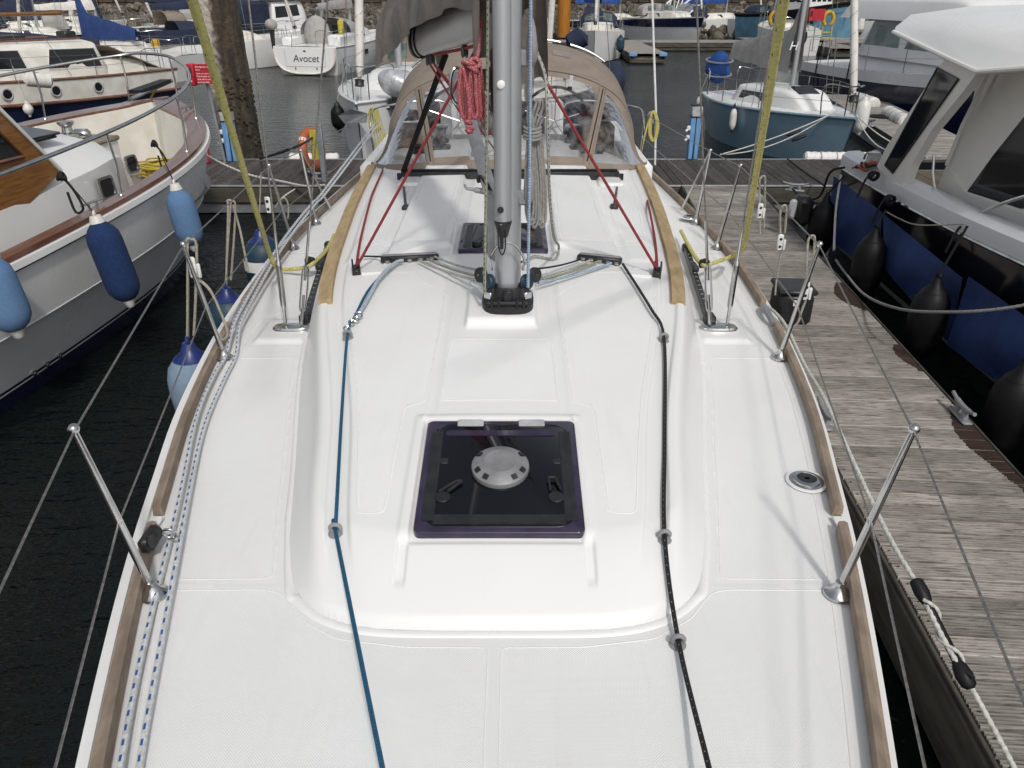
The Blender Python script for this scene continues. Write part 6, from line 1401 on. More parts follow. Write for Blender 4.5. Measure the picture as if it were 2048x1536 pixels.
# white gunwale moulding with steel rub strip
for side in (-1, 1):
    MC.add('gunwale', MB().sweep([MC.rail(t, side, .0, 0) for t in MC.ts(50)], [(-.02, -.05), (-.03, .02), (-.02, .10), (.04, .15), (.20, .16), (.26, .12), (.26, -.02)] if side < 0 else [(.02, -.05), (.03, .02), (.02, .10), (-.04, .15), (-.20, .16), (-.26, .12), (-.26, -.02)]), 'gelcoat_grey')
    MC.add('rub_strip', MB().tube([MC.rail(t, side, .02, -.07) for t in MC.ts(50)], .022, 8), 'stainless')
MC.add('side_deck', MB().grid([[V(MC.rail(t, 1).x*f*.97, MC.rail(t, 1).y, MC.sheer(t)-.1) for f in np.linspace(-1, 1, 7)] for t in MC.ts()]), 'gelcoat_grey')
MC.add('cockpit_sole', MB().box((0, -MC.L/2+1.6, 1.26), (3.4, 2.6, .02)), 'deck_teak', smooth=0)
for k in range(12): MC.add('teak_strip', MB().box((-1.5+.27*k, -MC.L/2+1.6, 1.275), (.25, 2.55, .012)), 'golden_teak', smooth=0)
# local: starboard of this boat faces the finger (its bow points at -Y, so local +x is world -x)
def cl_(px, py, X): return MC.l(W(px, py, x=X))
def sheet(name, pts, X, th, m, parent=None, smooth=0):
    P = [cl_(px, py, X) for px, py in pts]; return MC.add(name, MB().slab(P, (-th, 0, 0)), m, parent, smooth=smooth)
# cabin side, glossy cream, with its raked pillar and dark side window
cab = sheet('cabin_side', [(1863, 402), (1893, 330), (1988, 100), (2140, 92), (2500, 150), (2700, 700), (2300, 640), (2100, 520), (1960, 445)], 4.95, .12, 'cream')
sheet('cabin_window', [(1934, 383), (1985, 312), (2065, 212), (2140, 120), (2420, 180), (2520, 430), (2180, 420), (2040, 417)], 4.945, .02, 'dark_glass', cab)
sheet('window_sill', [(1865, 400), (1895, 330), (1930, 385), (2045, 425), (2300, 440), (2500, 640), (2100, 500), (1960, 440)], 4.93, .03, 'cream', cab)
P = [cl_(px, py, 4.9) for px, py in ((1893, 330), (1925, 250), (2000, 100))]
MC.add('pillar_edge', MB().tube(P, .02, 8), 'cream', cab)
# after cabin bulkhead and inner parts
bk = MC.l(W(1900, 330, x=4.95)); 
MC.add('aft_bulkhead', MB().box((0, bk.y+.05, 2.0), (3.0, .06, 1.6)), 'cream', cab)
# raked wing with tinted window holding up the hardtop
wing = [(1753, 333), (1775, 290), (1890, 116), (1958, 141), (1927, 182), (1862, 262), (1822, 330), (1806, 372), (1812, 398), (1772, 388), (1768, 350)]
win = [(1771, 331), (1876, 136), (1918, 158), (1786, 346)]
wg_ = sheet('hardtop_wing', wing, 4.52, .10, 'cream')
wi = MB(); Pw = [cl_(px, py, 4.515) for px, py in win]; wi.slab(Pw, (.008, 0, 0)); MC.add('wing_window', wi, 'dark_glass', wg_, smooth=0)
MC.add('window_gasket', MB().tube([p+V(.006, 0, 0) for p in Pw], .012, 6, closed=True), 'black_plastic', wg_)
Pn = [cl_(px, py, 4.512) for px, py in ((1868, 158), (1893, 168), (1874, 195), (1850, 184))]; MC.add('window_reflection_blind', MB().slab(Pn, (.006, 0, 0)), 'cream', wg_, smooth=0) if False else None
# hardtop
hl_ = [(1789, 62, 4.42), (1895, 113, 4.42), (1957, 141, 4.40), (2048, 134, 4.55), (2300, 118, 4.8)]
lo_ = [MC.l(W(a, b, x=c)) for a, b, c in hl_]; up_ = [MC.l(W(a, b, x=c)) for a, b, c in ((1791, 54, 4.45), (1880, 70, 4.5), (1960, 92, 4.52), (2048, 112, 4.62), (2300, 100, 4.9))]
rg = []
for k in range(5):
    a, b = lo_[k], up_[k]; wdt = a.x
    rg.append([V(-a.x, a.y, a.z), V(-b.x, b.y, b.z), V(-b.x*.93, b.y, b.z+.13), V(-b.x*.6, b.y, b.z+.22), V(0, b.y, b.z+.25), V(b.x*.6, b.y, b.z+.22), V(b.x*.93, b.y, b.z+.13), V(b.x, b.y, b.z), V(a.x, a.y, a.z), V(a.x*.9, a.y, a.z-.04), V(0, a.y, a.z-.02), V(-a.x*.9, a.y, a.z-.04)])
hm_ = MB().grid(rg, closed_v=True); hm_.f.append(tuple(range(12))); hm_.f.append(tuple(range(48, 60))[::-1]); top_ = MC.add('hardtop', hm_, 'gelcoat', smooth=48)
MC.add('hardtop_lip', MB().tube([p+V(.01, 0, -.01) for p in lo_], .025, 8), 'cream', top_)
MC.add('cabin_roof', MB().cbox((0, -MC.L/2+6.6, 2.86), (3.2, 5.2, .12), .04), 'gelcoat', cab)
MC.add('grab_post', MB().tube([cl_(1873, 400, 4.75), cl_(1866, 345, 4.75), cl_(1868, 310, 4.75)], .016, 8), 'stainless')
MC.add('starboard_light', MB().cbox(cl_(1822, 392, 4.55), (.08, .1, .12), .02), 'teal_vinyl')
hr = [cl_(1958, 437, 4.55), cl_(1962, 425, 4.55), cl_(2048, 393, 4.62), cl_(2200, 360, 4.7)]; MC.add('hand_rail', MB().tube(smooth_path(hr, 5), .018, 8), 'stainless')
# things on the quarter
fl1 = W(1728, 325, z=1.45); add('flake_pot', MB().ball((0, 0, 0), .12), 'pale_plastic', None) if False else None
h3 = thing('rope_heap', 'rust coloured rope and clear plastic heaped on the cruiser quarter', 'rope', tuple(W(1725, 338, x=4.55)))
for k in range(7):
    c = W(1718+5*k, 335+2*(k % 3), x=4.55); add('coil', MB().tube([c+V(.07*math.cos(a), .09*math.sin(a), .02*math.sin(2*a+k)+.01*k) for a in [2*math.pi*j/16 for j in range(16)]], .014, 6, closed=True), 'rust_iron' if k % 2 else 'orange_buoy', h3)
add('plastic_jug', MB().ball(W(1748, 322, x=4.6), (.09, .12, .14), 12, 8), 'pale_plastic', h3)
MC.add('quarter_rail', MB().tube(smooth_path([cl_(1728, 318, 4.5), cl_(1735, 306, 4.5), cl_(1760, 306, 4.5)], 4), .014, 8), 'stainless')
# navy hull cloth in three panels hung from the gunwale
def cloth(name, label, outline, X0, n=14):
    tl, tr_, br, bl_ = outline; rows = []
    for i in range(n+1):
        v = i/n; row = []
        for j in range(n+7):
            u = j/(n+6); px = (tl[0]*(1-u)+tr_[0]*u)*(1-v)+(bl_[0]*(1-u)+br[0]*u)*v; py = (tl[1]*(1-u)+tr_[1]*u)*(1-v)+(bl_[1]*(1-u)+br[1]*u)*v
            row.append(W(px, py, x=X0+.03*math.sin(u*13+v*3)*v+.03*math.sin(u*5.1+v*6)-.04+.10*v*0))
        rows.append(row)
    return add(name, MB().grid(rows), 'royal_canvas', None, label=label, cat='hull cloth', recalc=False, smooth=70)
cloth('hull_cloth', 'navy cloth panel hung at the cruiser stern quarter', ((1668, 352), (1764, 424), (1757, 548), (1648, 475)), 4.36)
cloth('hull_cloth', 'navy cloth panel hung between two black fenders on the cruiser', ((1765, 426), (1925, 556), (1900, 690), (1770, 540)), 4.30)
cloth('hull_cloth', 'navy cloth panel tied below the hand rail of the cruiser', ((1937, 552), (2230, 760), (2240, 940), (1893, 690)), 4.24)
for k, ch in enumerate('CHENLLAC'): 
    p = W(1664+6.2*k, 464+5.4*k, x=4.325); text('cloth_letter', ch, p, .05, 'pale_plastic', [o for o in bpy.data.objects if o.name == 'hull_cloth'][0], rot=(R(90), 0, R(-92)), ext=.001) if False else None
# black teardrop fenders between cruiser and finger
def black_fender(px, py, X, L, r, label, to):
    fender(label, W(px, py, x=X), L, r, 'black_rubber', 'black_rubber', W(*to, x=X+.1), rope_m='rope_dark', linem=.012, ball=True)
black_fender(1655, 392, 4.18, .86, .18, 'black fender at the stern quarter of the cruiser', (1690, 350))
black_fender(1752, 458, 4.10, .86, .18, 'black fender between the first and second cloth panels of the cruiser', (1772, 420))
black_fender(1876, 557, 4.06, .86, .18, 'black fender between the second and third cloth panels of the cruiser', (1935, 452))
black_fender(2052, 727, 3.98, .86, .18, 'black fender below the third cloth panel of the cruiser', (2060, 560))
ob = thing('outboard_cowl', 'dark outboard engine cowl with white panel on the finger corner', 'outboard', tuple(W(1600, 440, z=.5)))
add('cowl', MB().cbox(W(1602, 420, y=10.4), (.26, .3, .4), .07), 'black_plastic', ob); add('panel', MB().cbox(W(1585, 418, y=10.2), (.1, .06, .26), .03), 'pale_plastic', ob)
rope('mooring_warp', 'grey mooring warp drooping from the finger cleat along the cruiser hull', [W(1672, 520, x=3.95), W(1690, 545, x=3.92), W(1730, 590, x=3.80), W(1800, 618, x=3.62), W(1900, 624, x=3.72), W(2000, 618, x=3.9), W(2100, 600, x=4.1)], .013, 'rope_grey', 6, strand=.045)
rope('mooring_warp', 'pale warp dropping from the cruiser quarter to the finger', [W(1682, 350, x=4.3), W(1672, 420, x=4.18), W(1668, 500, x=3.98)], .014, 'rope_white', 6, strand=.05)
rope('mooring_warp', 'thin grey line tied along the cruiser gunwale', [W(1774, 424, x=4.28), W(1800, 438, x=4.27), W(1838, 450, x=4.26), W(1930, 448, x=4.4)], .007, 'rope_beige', 5)
rope('mooring_warp', 'black stern warp from the cruiser quarter across the walkway', [W(1575, 318, z=.55), W(1610, 345, z=.6), W(1650, 372, z=.62)], .017, 'rope_dark', 4)
rope('mooring_warp', 'black warp from the corner cleat up to the cruiser quarter', [W(1585, 378, z=.6), W(1610, 398, z=.55), W(1640, 392, z=.7), W(1660, 345, x=4.3), W(1690, 335, x=4.4)], .016, 'rope_dark', 5)
for i, (px, py, X, lab) in enumerate(((1935, 452, 4.5, 'black lashing on the end of the cruiser hand rail'), (1780, 400, 4.4, 'black lashing over the gunwale below the wing'), (1748, 352, 4.42, 'black lashing over the gunwale beside the rust coloured rope'))):
    c = W(px, py, x=X); t = thing('rail_lashing', lab, 'rope', tuple(c-V(0, 0, .1)))
    for k in range(3): add('turn', MB().grid(grid_ring(c+V(0, .03*k-.03, 0), .05, .016, (.3*(k-1), 1, .3)), closed_u=True, closed_v=True), 'rope_dark', t)
    add('tail', MB().tube(smooth_path([c, c+V(-.1, -.03, -.02), c+V(-.18, -.06, -.25)], 5), .013, 6), 'rope_dark', t)
# ---------------------------------------------------------------- navy and white motor boat on the next finger
DB = Boat('motor_boat', 'white flybridge motor boat with navy hull on the far finger', 'motor boat', (13.6, 17.5), (12.3, 30.6), 3.9, 1.15, 1.9, tr=.92, tm=.5, ex=2.4, rake=.9, srake=.1, flare=.16, zb=-.3)
DB.hull('navy_hull', 'gelcoat'); DB.band('white_topside', 'gelcoat_grey', .80, 1.0, .01, 2)
DB.cabin(-3.6, 4.6, 1.5, 1.0, .6, front=1.6, back=.1, m='gelcoat_grey', name='lower_cabin')
wh = DB.cabin(-3.2, 2.6, 1.5, 1.25, 1.05, front=.9, back=.1, m='gelcoat_grey', name='wheelhouse', zs=1.62, wins=((-2.9, -1.0, .30, .85), (-.7, 1.2, .30, .85)), winm='green_glass')
DB.add('windscreen', MB().slab([V(-1.1, -3.26, 1.95), V(1.1, -3.26, 1.95), V(1.05, -3.26, 2.5), V(-1.05, -3.26, 2.5)], (0, -.03, 0)), 'green_glass', wh)
DB.cabin(-4.1, 2.4, 1.8, 1.35, .6, front=1.2, back=.1, m='gelcoat', name='flybridge', zs=2.68, taper=.9); DB.rails(6, .75, .04, .85, pushpit=True)
for t, lab in ((.30, 'black lashing hanging on the guard rail of the navy motor boat, nearer the wheelhouse'), (.12, 'black lashing hanging on the guard rail of the navy motor boat, nearer the dinghy')):
    c = DB.w(DB.rail(t, 1, .02, .2)); q = DB.w(DB.rail(t, 1, .05, -1.0)); rope('fender_line', lab, [DB.w(DB.rail(t, 1, -.05, .75)), c, q], .022, 'rope_dark', 4)
rb = thing('inflatable_dinghy', 'inflatable dinghy under bright blue cover propped up behind the navy motor boat', 'dinghy', tuple(W(1735, 150, y=31.6)))
a_, b_ = W(1692, 148, y=31.6), W(1782, 82, y=31.6); add('tube', MB().tube([along(a_, b_, t) for t in (0, .03, .12, .5, .88, .97, 1)], [.1, .24, .32, .36, .36, .3, .1], 14), 'blue_canvas', rb); add('tube', MB().tube([along(a_, b_, t)+V(.45, .3, -.35) for t in (.05, .1, .5, .9, 1.02)], [.1, .26, .3, .3, .1], 12), 'white_vinyl', rb); add('floor', MB().slab([a_+V(.1, .1, -.1), b_+V(.2, .1, -.1), b_+V(.5, .4, -.5), a_+V(.5, .4, -.5)], (0, .05, 0)), 'black_plastic', rb)
rope('davit_wire', 'slanting pale stay rising beside the blue covered dinghy', [W(1693, 150, y=28), W(1757, 32, y=28)], .035, 'white_plastic' if False else 'rope_white', smooth=False)
# ---------------------------------------------------------------- white cabin boat with navy sides behind the launch
B2 = Boat('cabin_boat', 'old white cabin boat with round portholes and navy lower hull', 'cabin boat', (-18.5, 20.2), (-12.7, 29.6), 3.3, .98, 1.3, tr=.7, tm=.45, ex=2.2, rake=.8, srake=.3, flare=.12, zb=-.3)
B2.hull('old_white', 'skin_floor'); B2.band('navy_lower', 'navy_hull', .0, .55, .006); B2.rub('mahogany', .05, -.62, .0); B2.rub('mahogany', .04, .02, 0)
ca = B2.cabin(-3.0, 1.9, 1.35, 1.0, 1.02, m='old_white', front=.5, back=.08, wins=((-2.7, -1.0, .30, .84), (-.4, 1.2, .34, .84)), wframe='white_plastic')
B2.cabin(-4.4, -2.6, 1.3, 1.3, .5, m='old_white', front=.05, back=.05, name='aft_trunk')
for k in range(5):
    for side in (-1, 1):
        p = B2.pt(.30+.13*k, .78, side, .012); q = B2.add('porthole', MB().grid(grid_ring(p, .15, .03, (1, .1, 0)), closed_u=True, closed_v=True), 'pale_plastic'); B2.add('porthole_glass', MB().lathe([(.14, 0), (.14, .01)], p-V(.0, 0, 0), (side, 0, 0), 16), 'dark_glass', q)
for side in (-1, 1): B2.add('roof_rail', MB().tube([V(side*.9, -2.4, 2.1), V(side*.85, .5, 2.12)], .03, 6), 'mahogany', ca)
B2.add('roof_hatch', MB().cbox((.1, -.6, 2.2), (.9, .9, .07), .02), 'black_plastic', ca); B2.add('fore_hatch', MB().cbox((-.2, -2.4, 2.2), (.5, .4, .2), .04), 'black_plastic', ca)
B2.add('canvas_tilt', MB().slab([V(1.35, -3.0, 1.85), V(1.35, -4.7, 1.1), V(-1.35, -4.7, 1.1), V(-1.35, -3.0, 1.85)], (0, 0, .03)), 'taupe_canvas'); B2.add('tilt_side', MB().slab([V(1.36, -3.0, 1.85), V(1.36, -4.7, 1.08), V(1.36, -3.9, 1.0), V(1.36, -3.0, 1.0)], (.02, 0, 0)), 'taupe_canvas')
B2.rails(4, .65, .06, .75, m='stainless'); B2.fend(.52, -1, 'small white fender on the old white cabin boat', .4, .14, cap='white_vinyl', drop=.5)
rl = thing('rolled_canvas', 'rolled tan canvas lying on the foredeck of the old white cabin boat', 'canvas', tuple(W(75, 168, y=23.4))); add('roll', MB().tube([W(50, 158, y=23.4), W(52, 158, y=23.4), W(100, 162, y=23.8), W(102, 162, y=23.8)], [.12, .2, .2, .12], 12), 'sail_white', rl); add('strap', MB().tube([W(74, 160, y=23.6), W(78, 160, y=23.6)], .212, 12), 'mahogany', rl)
# ---------------------------------------------------------------- white yacht moored bow-on behind the walkway
GB = Boat('sailing_yacht', 'white yacht moored bow-on behind the walkway with silver covered outboard on its rail', 'yacht', (-3.2, 16.75), (-2.4, 27.2), 3.5, 1.2, 1.42, tr=.85, tm=.38, ex=1.9, rake=.12, srake=.2, flare=.10)
GB.hull('gelcoat_grey', 'gelcoat'); GB.rub('gelcoat', .03, -.02)
gcab = GB.cabin(-3.0, 2.6, 1.15, .55, .42, wins=((-1.8, 1.0, .25, .8),), front=1.5)
GB.mast(.9, 14, .085, z0=1.75, boom=(.6, 4.4, .1), cover='taupe_cover', bz=1.25, coverh=.7); GB.forestay(14, .9, 'sail_white', .085); GB.rails(4, .62, .08, .78); GB.hood(-2.0, 1.25, .75, 1.0, 'taupe_canvas')
GB.fend(.78, -1, 'black fender hanging beside the white bow behind the walkway', .78, .17, 'black_rubber', 'black_plastic', drop=.05); GB.fend(.86, 1, 'black fender on the yellow roped side of the white bow', .6, .16, 'black_rubber', 'black_plastic', drop=.15)
ap = GB.l(W(708, 232, y=16.6)); ank = GB.add('bow_anchor', MB().slab([ap+V(-.28, 0, .06), ap+V(.0, .1, .16), ap+V(.30, .05, .02), ap+V(.2, 0, -.14), ap+V(-.25, 0, -.12)], (0, .06, 0)), 'galvanised'); GB.add('anchor_shank', MB().tube([ap, ap+V(.02, -.5, .32)], .025, 6), 'galvanised', ank)
og = thing('outboard_motor', 'outboard motor under a crumpled silver cover on the white yacht rail', 'outboard', tuple(W(795, 245, y=17.6)))
oc_ = W(795, 166, y=17.6); ob_ = MB().ball(oc_, (.42, .36, .30), 22, 14); ob_.v = [(x+.03*math.sin(9*z+5*y), y, z+.03*math.sin(8*x+6*y)) for x, y, z in ob_.v]; add('silver_cover', ob_, 'silver_cover', og); add('shaft', MB().tube([oc_-V(0, 0, .22), oc_-V(-.02, 0, .85)], [.16, .12], 12), 'black_plastic', og); add('clamp', MB().cbox(oc_-V(.0, .05, .42), (.4, .12, .18), .03), 'black_plastic', og); add('bracket', MB().tube([oc_-V(.35, 0, .5), oc_-V(-.2, 0, .5)], .025, 6), 'stainless', og)
yh = thing('yellow_line_hank', 'lemon yellow warp hanging in loops from the white bow behind the walkway', 'rope', tuple(W(755, 320, y=16.4)))
for k in range(5): add('loop', MB().tube(smooth_path([W(742+3*k+d, y_, y=16.4+.03*k) for d, y_ in ((0, 215), (-6, 235), (1+3*k, 270), (6+3*k, 300), (10+3*k, 308), (8+2*k, 270), (6, 235))], 4, True), .014, 6, closed=True), 'rope_lemon', yh)
# ---------------------------------------------------------------- navy hulled yacht behind our stern
NB = Boat('motor_boat', 'navy hulled boat with cream deck seen through the sprayhood windows', 'motor boat', (.25, 16.9), (.75, 25.0), 3.3, 1.25, 1.45, tr=.8, tm=.4, ex=2.0, rake=.6, srake=.2, flare=.12)
NB.hull('navy_hull', 'old_white'); NB.rub('old_white', .035, .0); NB.cabin(-2.6, 2.4, 1.1, .55, .45, m='old_white', wins=((-1.6, .4, .3, .8),), front=1.3); NB.rails(4, .6, .08, .8)
rl2 = thing('rolled_sail', 'rolled cream sail lying on the foredeck of the navy hulled yacht', 'sail', tuple(NB.w(V(0, 2.2, 1.7)))); add('roll', MB().tube([NB.w(V(-.5, 2.3, 1.85)), NB.w(V(-.45, 2.3, 1.85)), NB.w(V(.5, 2.5, 1.85)), NB.w(V(.55, 2.5, 1.85))], [.08, .14, .14, .08], 10), 'sail_white', rl2)
# ---------------------------------------------------------------- Avocet
AV = Boat('sailing_yacht', 'white yacht with the name Avocet written across its rounded transom', 'yacht', (-7.5, 47.6), (-9.2, 37.2), 3.35, 1.18, 1.45, tr=.86, tm=.35, ex=2.0, rake=.3, srake=.35, flare=.30, zb=-.12, pe=2.2)
AV.hull('hull_grey', 'gelcoat', transom='gelcoat'); AV.rub('gelcoat', .03, 0)
# rounded transom plate
def tpl(f, k): 
    pts = []
    for a in [math.pi*j/24 for j in range(25)]: pts.append(V(-1.43*f*math.copysign(abs(math.cos(a))**.72, math.cos(a)), -AV.L/2-.06-k, 1.16-1.08*f*abs(math.sin(a))**.62))
    return pts
tp = MB().slab(tpl(1, 0), (0, .10, 0)); AV.add('transom_plate', tp, 'gelcoat'); AV.add('transom_rim', MB().tube(tpl(1.0, .02), .035, 8), 'old_white')
AV.add('door_line', MB().tube([V(-.95, -AV.L/2-.065, 1.1), V(-.92, -AV.L/2-.065, .38), V(.92, -AV.L/2-.065, .38), V(.95, -AV.L/2-.065, 1.1)], .008, 5), 'grey_plastic')
for x in (-.5, .5): AV.add('hinge', MB().cbox((x, -AV.L/2-.07, .30), (.05, .02, .1), .008), 'dark_grey_plastic')
AV.add('latch', MB().cbox((0, -AV.L/2-.07, 1.02), (.12, .02, .06), .008), 'dark_grey_plastic')
text('lettering', 'Avocet', V(-.58, -AV.L/2-.068, .58), .42, 'letter_grey', AV.t, shear=.12, ext=.004, local=True)
AV.cabin(-2.2, 2.6, 1.1, .5, .45, wins=((-1.6, .6, .3, .8),), front=1.2); AV.mast(.8, 14, .08, z0=1.8, boom=(.0, 4.2), cover='grey_canvas', bz=.9); AV.hood(-1.6, 1.25, .85, 1.0, 'grey_canvas'); AV.rails(4, .6, .1, .8)
wcv = MB().ball((-.1, -3.4, 1.62), (.62, .4, .78), 18, 12); AV.add('wheel_cover', wcv, 'grey_canvas'); AV.add('cockpit_side', MB().cbox((-1.1, -3.6, 1.35), (.5, 2.2, .4), .08), 'gelcoat'); AV.add('cockpit_side', MB().cbox((1.15, -3.6, 1.4), (.6, 2.2, .5), .08), 'gelcoat'); AV.add('companionway', MB().box((.45, -2.25, 1.6), (.5, .05, .7)), 'paint_black')
AV.add('hull_window', MB().box(AV.pt(.32, .7, 1, .01), (.02, .5, .2)), 'dark_glass')
add('danbuoy_case', MB().cbox(AV.w(V(1.25, -3.9, 1.95)), (.26, .16, .62), .07), 'yellow_paint', None, label='bright yellow buoy case on the rail of the yacht lettered Avocet', cat='buoy case')
ob2 = thing('outboard_motor', 'grey covered outboard on the rail beside the yacht lettered Avocet', 'outboard', tuple(AV.w(V(-1.9, -4.4, .9)))); c = AV.w(V(-1.75, -4.6, 2.05)); add('cowl', MB().ball(c, (.28, .28, .24), 14, 10), 'grey_canvas', ob2); add('leg', MB().tube([c-V(0, 0, .2), c-V(.02, 0, 1.0)], [.12, .07], 10), 'black_plastic', ob2)
# ---------------------------------------------------------------- boats farther back: sailing yachts
def yacht(label, bow, stern, B=3.2, fs=1.15, fb=1.4, hullm='gelcoat', cover='navy_canvas', hood='navy_canvas', furl='sail_white', boom=(0, 4.0), bz=1.0, boot='stripe_dark', mastr=.08, winm=True, band=None, coverh=.45, tr=.75):
    b = Boat('sailing_yacht', label, 'yacht', bow, stern, B, fs, fb, tr=tr, tm=.4, ex=2.1, rake=.8, srake=.25, flare=.12, group=None); b.hull(hullm, 'old_white', boot=boot, bz=.17)
    if band: b.band('sheer_band', band, .80, .97, .008)
    b.cabin(-b.L*.22, b.L*.24, B*.33, B*.16, .45, m='old_white', wins=((-b.L*.15, b.L*.05, .3, .8),), front=1.2)
    b.mast(b.L*.07, 14, mastr, z0=fs+.55, boom=boom, cover=cover, bz=bz, coverh=coverh)
    if furl is not False: b.forestay(14, b.L*.07, furl, .07)
    b.rails(4, .6, .08, .8)
    if hood: b.hood(-b.L*.17, B*.36, .75, .95, hood)
    return b
IB = yacht('white yacht with navy sprayhood and navy waterline stripe beside the blue cornered finger', (4.15, 42.4), (5.4, 52.5), 3.1, 1.3, 1.62, band=None, cover='blue_canvas', boom=(.8, 3.6))
IB.fend(.74, -1, 'dark blue fender between the white yacht and the blue cornered finger', .8, .22, 'teal_vinyl', 'navy_canvas', drop=.2)
c = IB.w(V(-.05, IB.L/2-.1, 1.9)); 
JB = yacht('grey hulled yacht with navy sheer band behind the distant pontoon', (12.6, 56.0), (10.0, 67), 3.8, 1.5, 1.85, hullm='hull_grey', band='navy_hull', hood='grey_canvas', cover='navy_canvas', boom=(-.6, 3.6))
JB.band('navy_cove', 'navy_hull', .70, .93, .02)
KB = yacht('white yacht moored stern-on with black sprayhood frame and yellow horseshoe buoys', (17.9, 58.5), (16.5, 48.6), 3.3, 1.35, 1.6, cover='navy_canvas', hood='navy_canvas', boom=(.3, 3.4))
KB.add('companion_door', MB().grid([[V(.5*math.copysign(abs(math.cos(a))**.8, math.cos(a))*f, -KB.L/2-.02+.03, 1.0+.55*math.sin(a)*f) for a in [2*math.pi*k/20 for k in range(20)]] for f in (1, .02)], closed_v=True), 'navy_hull')
for x, lab in ((-1.45, 'yellow horseshoe buoy on the yacht stern rail, away from the piles'), (1.5, 'yellow horseshoe buoy on the stern rail nearer the small red sign')):
    c = KB.w(V(x, -KB.L/2+.1, 1.95)); mb = MB().tube([c+V(.28*math.cos(a), -.05, .36*math.sin(a)) for a in [R(-60+300*k/18) for k in range(19)]], .1, 10); add('horseshoe_buoy', mb, 'yellow_buoy', None, label=lab, cat='lifebuoy')
yacht('white yacht with navy canopy behind the black framed sprayhood', (22.4, 61.5), (18.2, 68.5), 3.2, 1.35, 1.6)
yacht('yellow hulled yacht lying along the far quay behind the furled white sail', (-1.5, 63), (-9.5, 61.5), 2.9, .95, 1.2, hullm='cardboard', cover=None, hood=None, furl=None)
NK = yacht('white yacht with navy cockpit screens and yellow lifesaving gear at its stern', (-10.9, 43.6), (-17.3, 38.6), 3.2, 1.15, 1.4, hood='navy_canvas', cover='navy_canvas', boom=(0, 3.6))
NK.add('cockpit_screen', MB().slab([V(1.5, -3.4, 1.2), V(1.5, -1.2, 1.25), V(1.48, -1.2, 1.85), V(1.48, -3.4, 1.8)], (.03, 0, 0)), 'navy_canvas'); NK.add('cockpit_screen', MB().slab([V(-1.5, -3.4, 1.2), V(-1.5, -1.2, 1.25), V(-1.48, -1.2, 1.85), V(-1.48, -3.4, 1.8)], (-.03, 0, 0)), 'navy_canvas')
for i, (px, py, lab) in enumerate(((313, 92, 'yellow rescue gear pack above the stern of the navy screened yacht'), (322, 128, 'yellow horseshoe buoy low on the stern of the navy screened yacht'))):
    c = W(px, py, y=38.2); add('rescue_gear', MB().cbox(c, (.42, .3, .6), .1) if i == 0 else MB().tube([c+V(.3*math.cos(a), -.05, .42*math.sin(a)) for a in [R(-60+300*k/16) for k in range(17)]], .11, 10), 'yellow_buoy', None, label=lab, cat='rescue gear')
yacht('yacht with long navy sail cover lying behind the old cabin boat', (-26.0, 31.0), (-16.6, 33.6), 3.2, .9, 1.1, hullm='navy_hull', cover='navy_canvas', hood=None, boom=(0, 5.6), bz=.0, coverh=.75)
yacht('yacht with bright royal blue sail cover rising to its mast behind the old cabin boat', (-22.3, 37.8), (-13.6, 35.2), 3.0, 1.0, 1.2, hullm='gelcoat', cover='royal_canvas', hood=None, boom=(0, 2.7), bz=.05, coverh=1.0)
yacht('dark hulled yacht with taupe sprayhood in the crowd beyond the timber pile', (-15.5, 55.5), (-22.5, 49.0), 3.2, 1.3, 1.5, hullm='black_hull', cover='navy_canvas', hood='taupe_canvas')
yacht('white yacht with rolled white mainsail behind the dark hulled yacht', (-17.0, 61), (-24.0, 56), 3.2, 1.4, 1.6, cover='sail_white', hood='grey_canvas')
yacht('white yacht farther along the quay behind the royal blue sail cover', (-28.0, 62), (-35.0, 58), 3.2, 1.2, 1.5, cover='navy_canvas', hood='navy_canvas')
yacht('navy yacht with bare spars at the quay end behind the long navy cover', (-32.0, 50), (-40.0, 47), 3.2, 1.2, 1.5, hullm='navy_hull', cover='blue_canvas', hood='navy_canvas')
# white cabin boat with navy canopy
HB_ = Boat('cabin_boat', 'white cabin boat with navy canopy and navy stripe behind the timber pile', 'cabin boat', (-11.3, 50.4), (-15.3, 45.6), 2.6, 1.25, 1.6, tr=.92, tm=.5, ex=2.2, rake=.6, flare=.1)
HB_.hull('gelcoat', 'gelcoat'); HB_.band('navy_band', 'navy_hull', .55, .82, .012)
hc = HB_.cabin(-1.0, 1.6, 1.1, .95, 1.55, front=.5, back=.05, wins=((-.7, .15, .5, .86), (.3, .95, .5, .86))); HB_.add('roof', MB().cbox((0, .2, 2.98), (2.2, 2.6, .12), .05), 'gelcoat', hc); HB_.add('radar_dome', MB().lathe([(.05, 0), (.05, .35), (.3, .4), (.32, .55), (.2, .62)], (0, .1, 3.0), n=16), 'gelcoat', hc)
HB_.add('canopy', MB().cbox((0, -1.95, 2.15), (2.15, 1.9, 1.5), .18), 'navy_canvas'); HB_.rails(3, .6, .55, .85, pushpit=False)
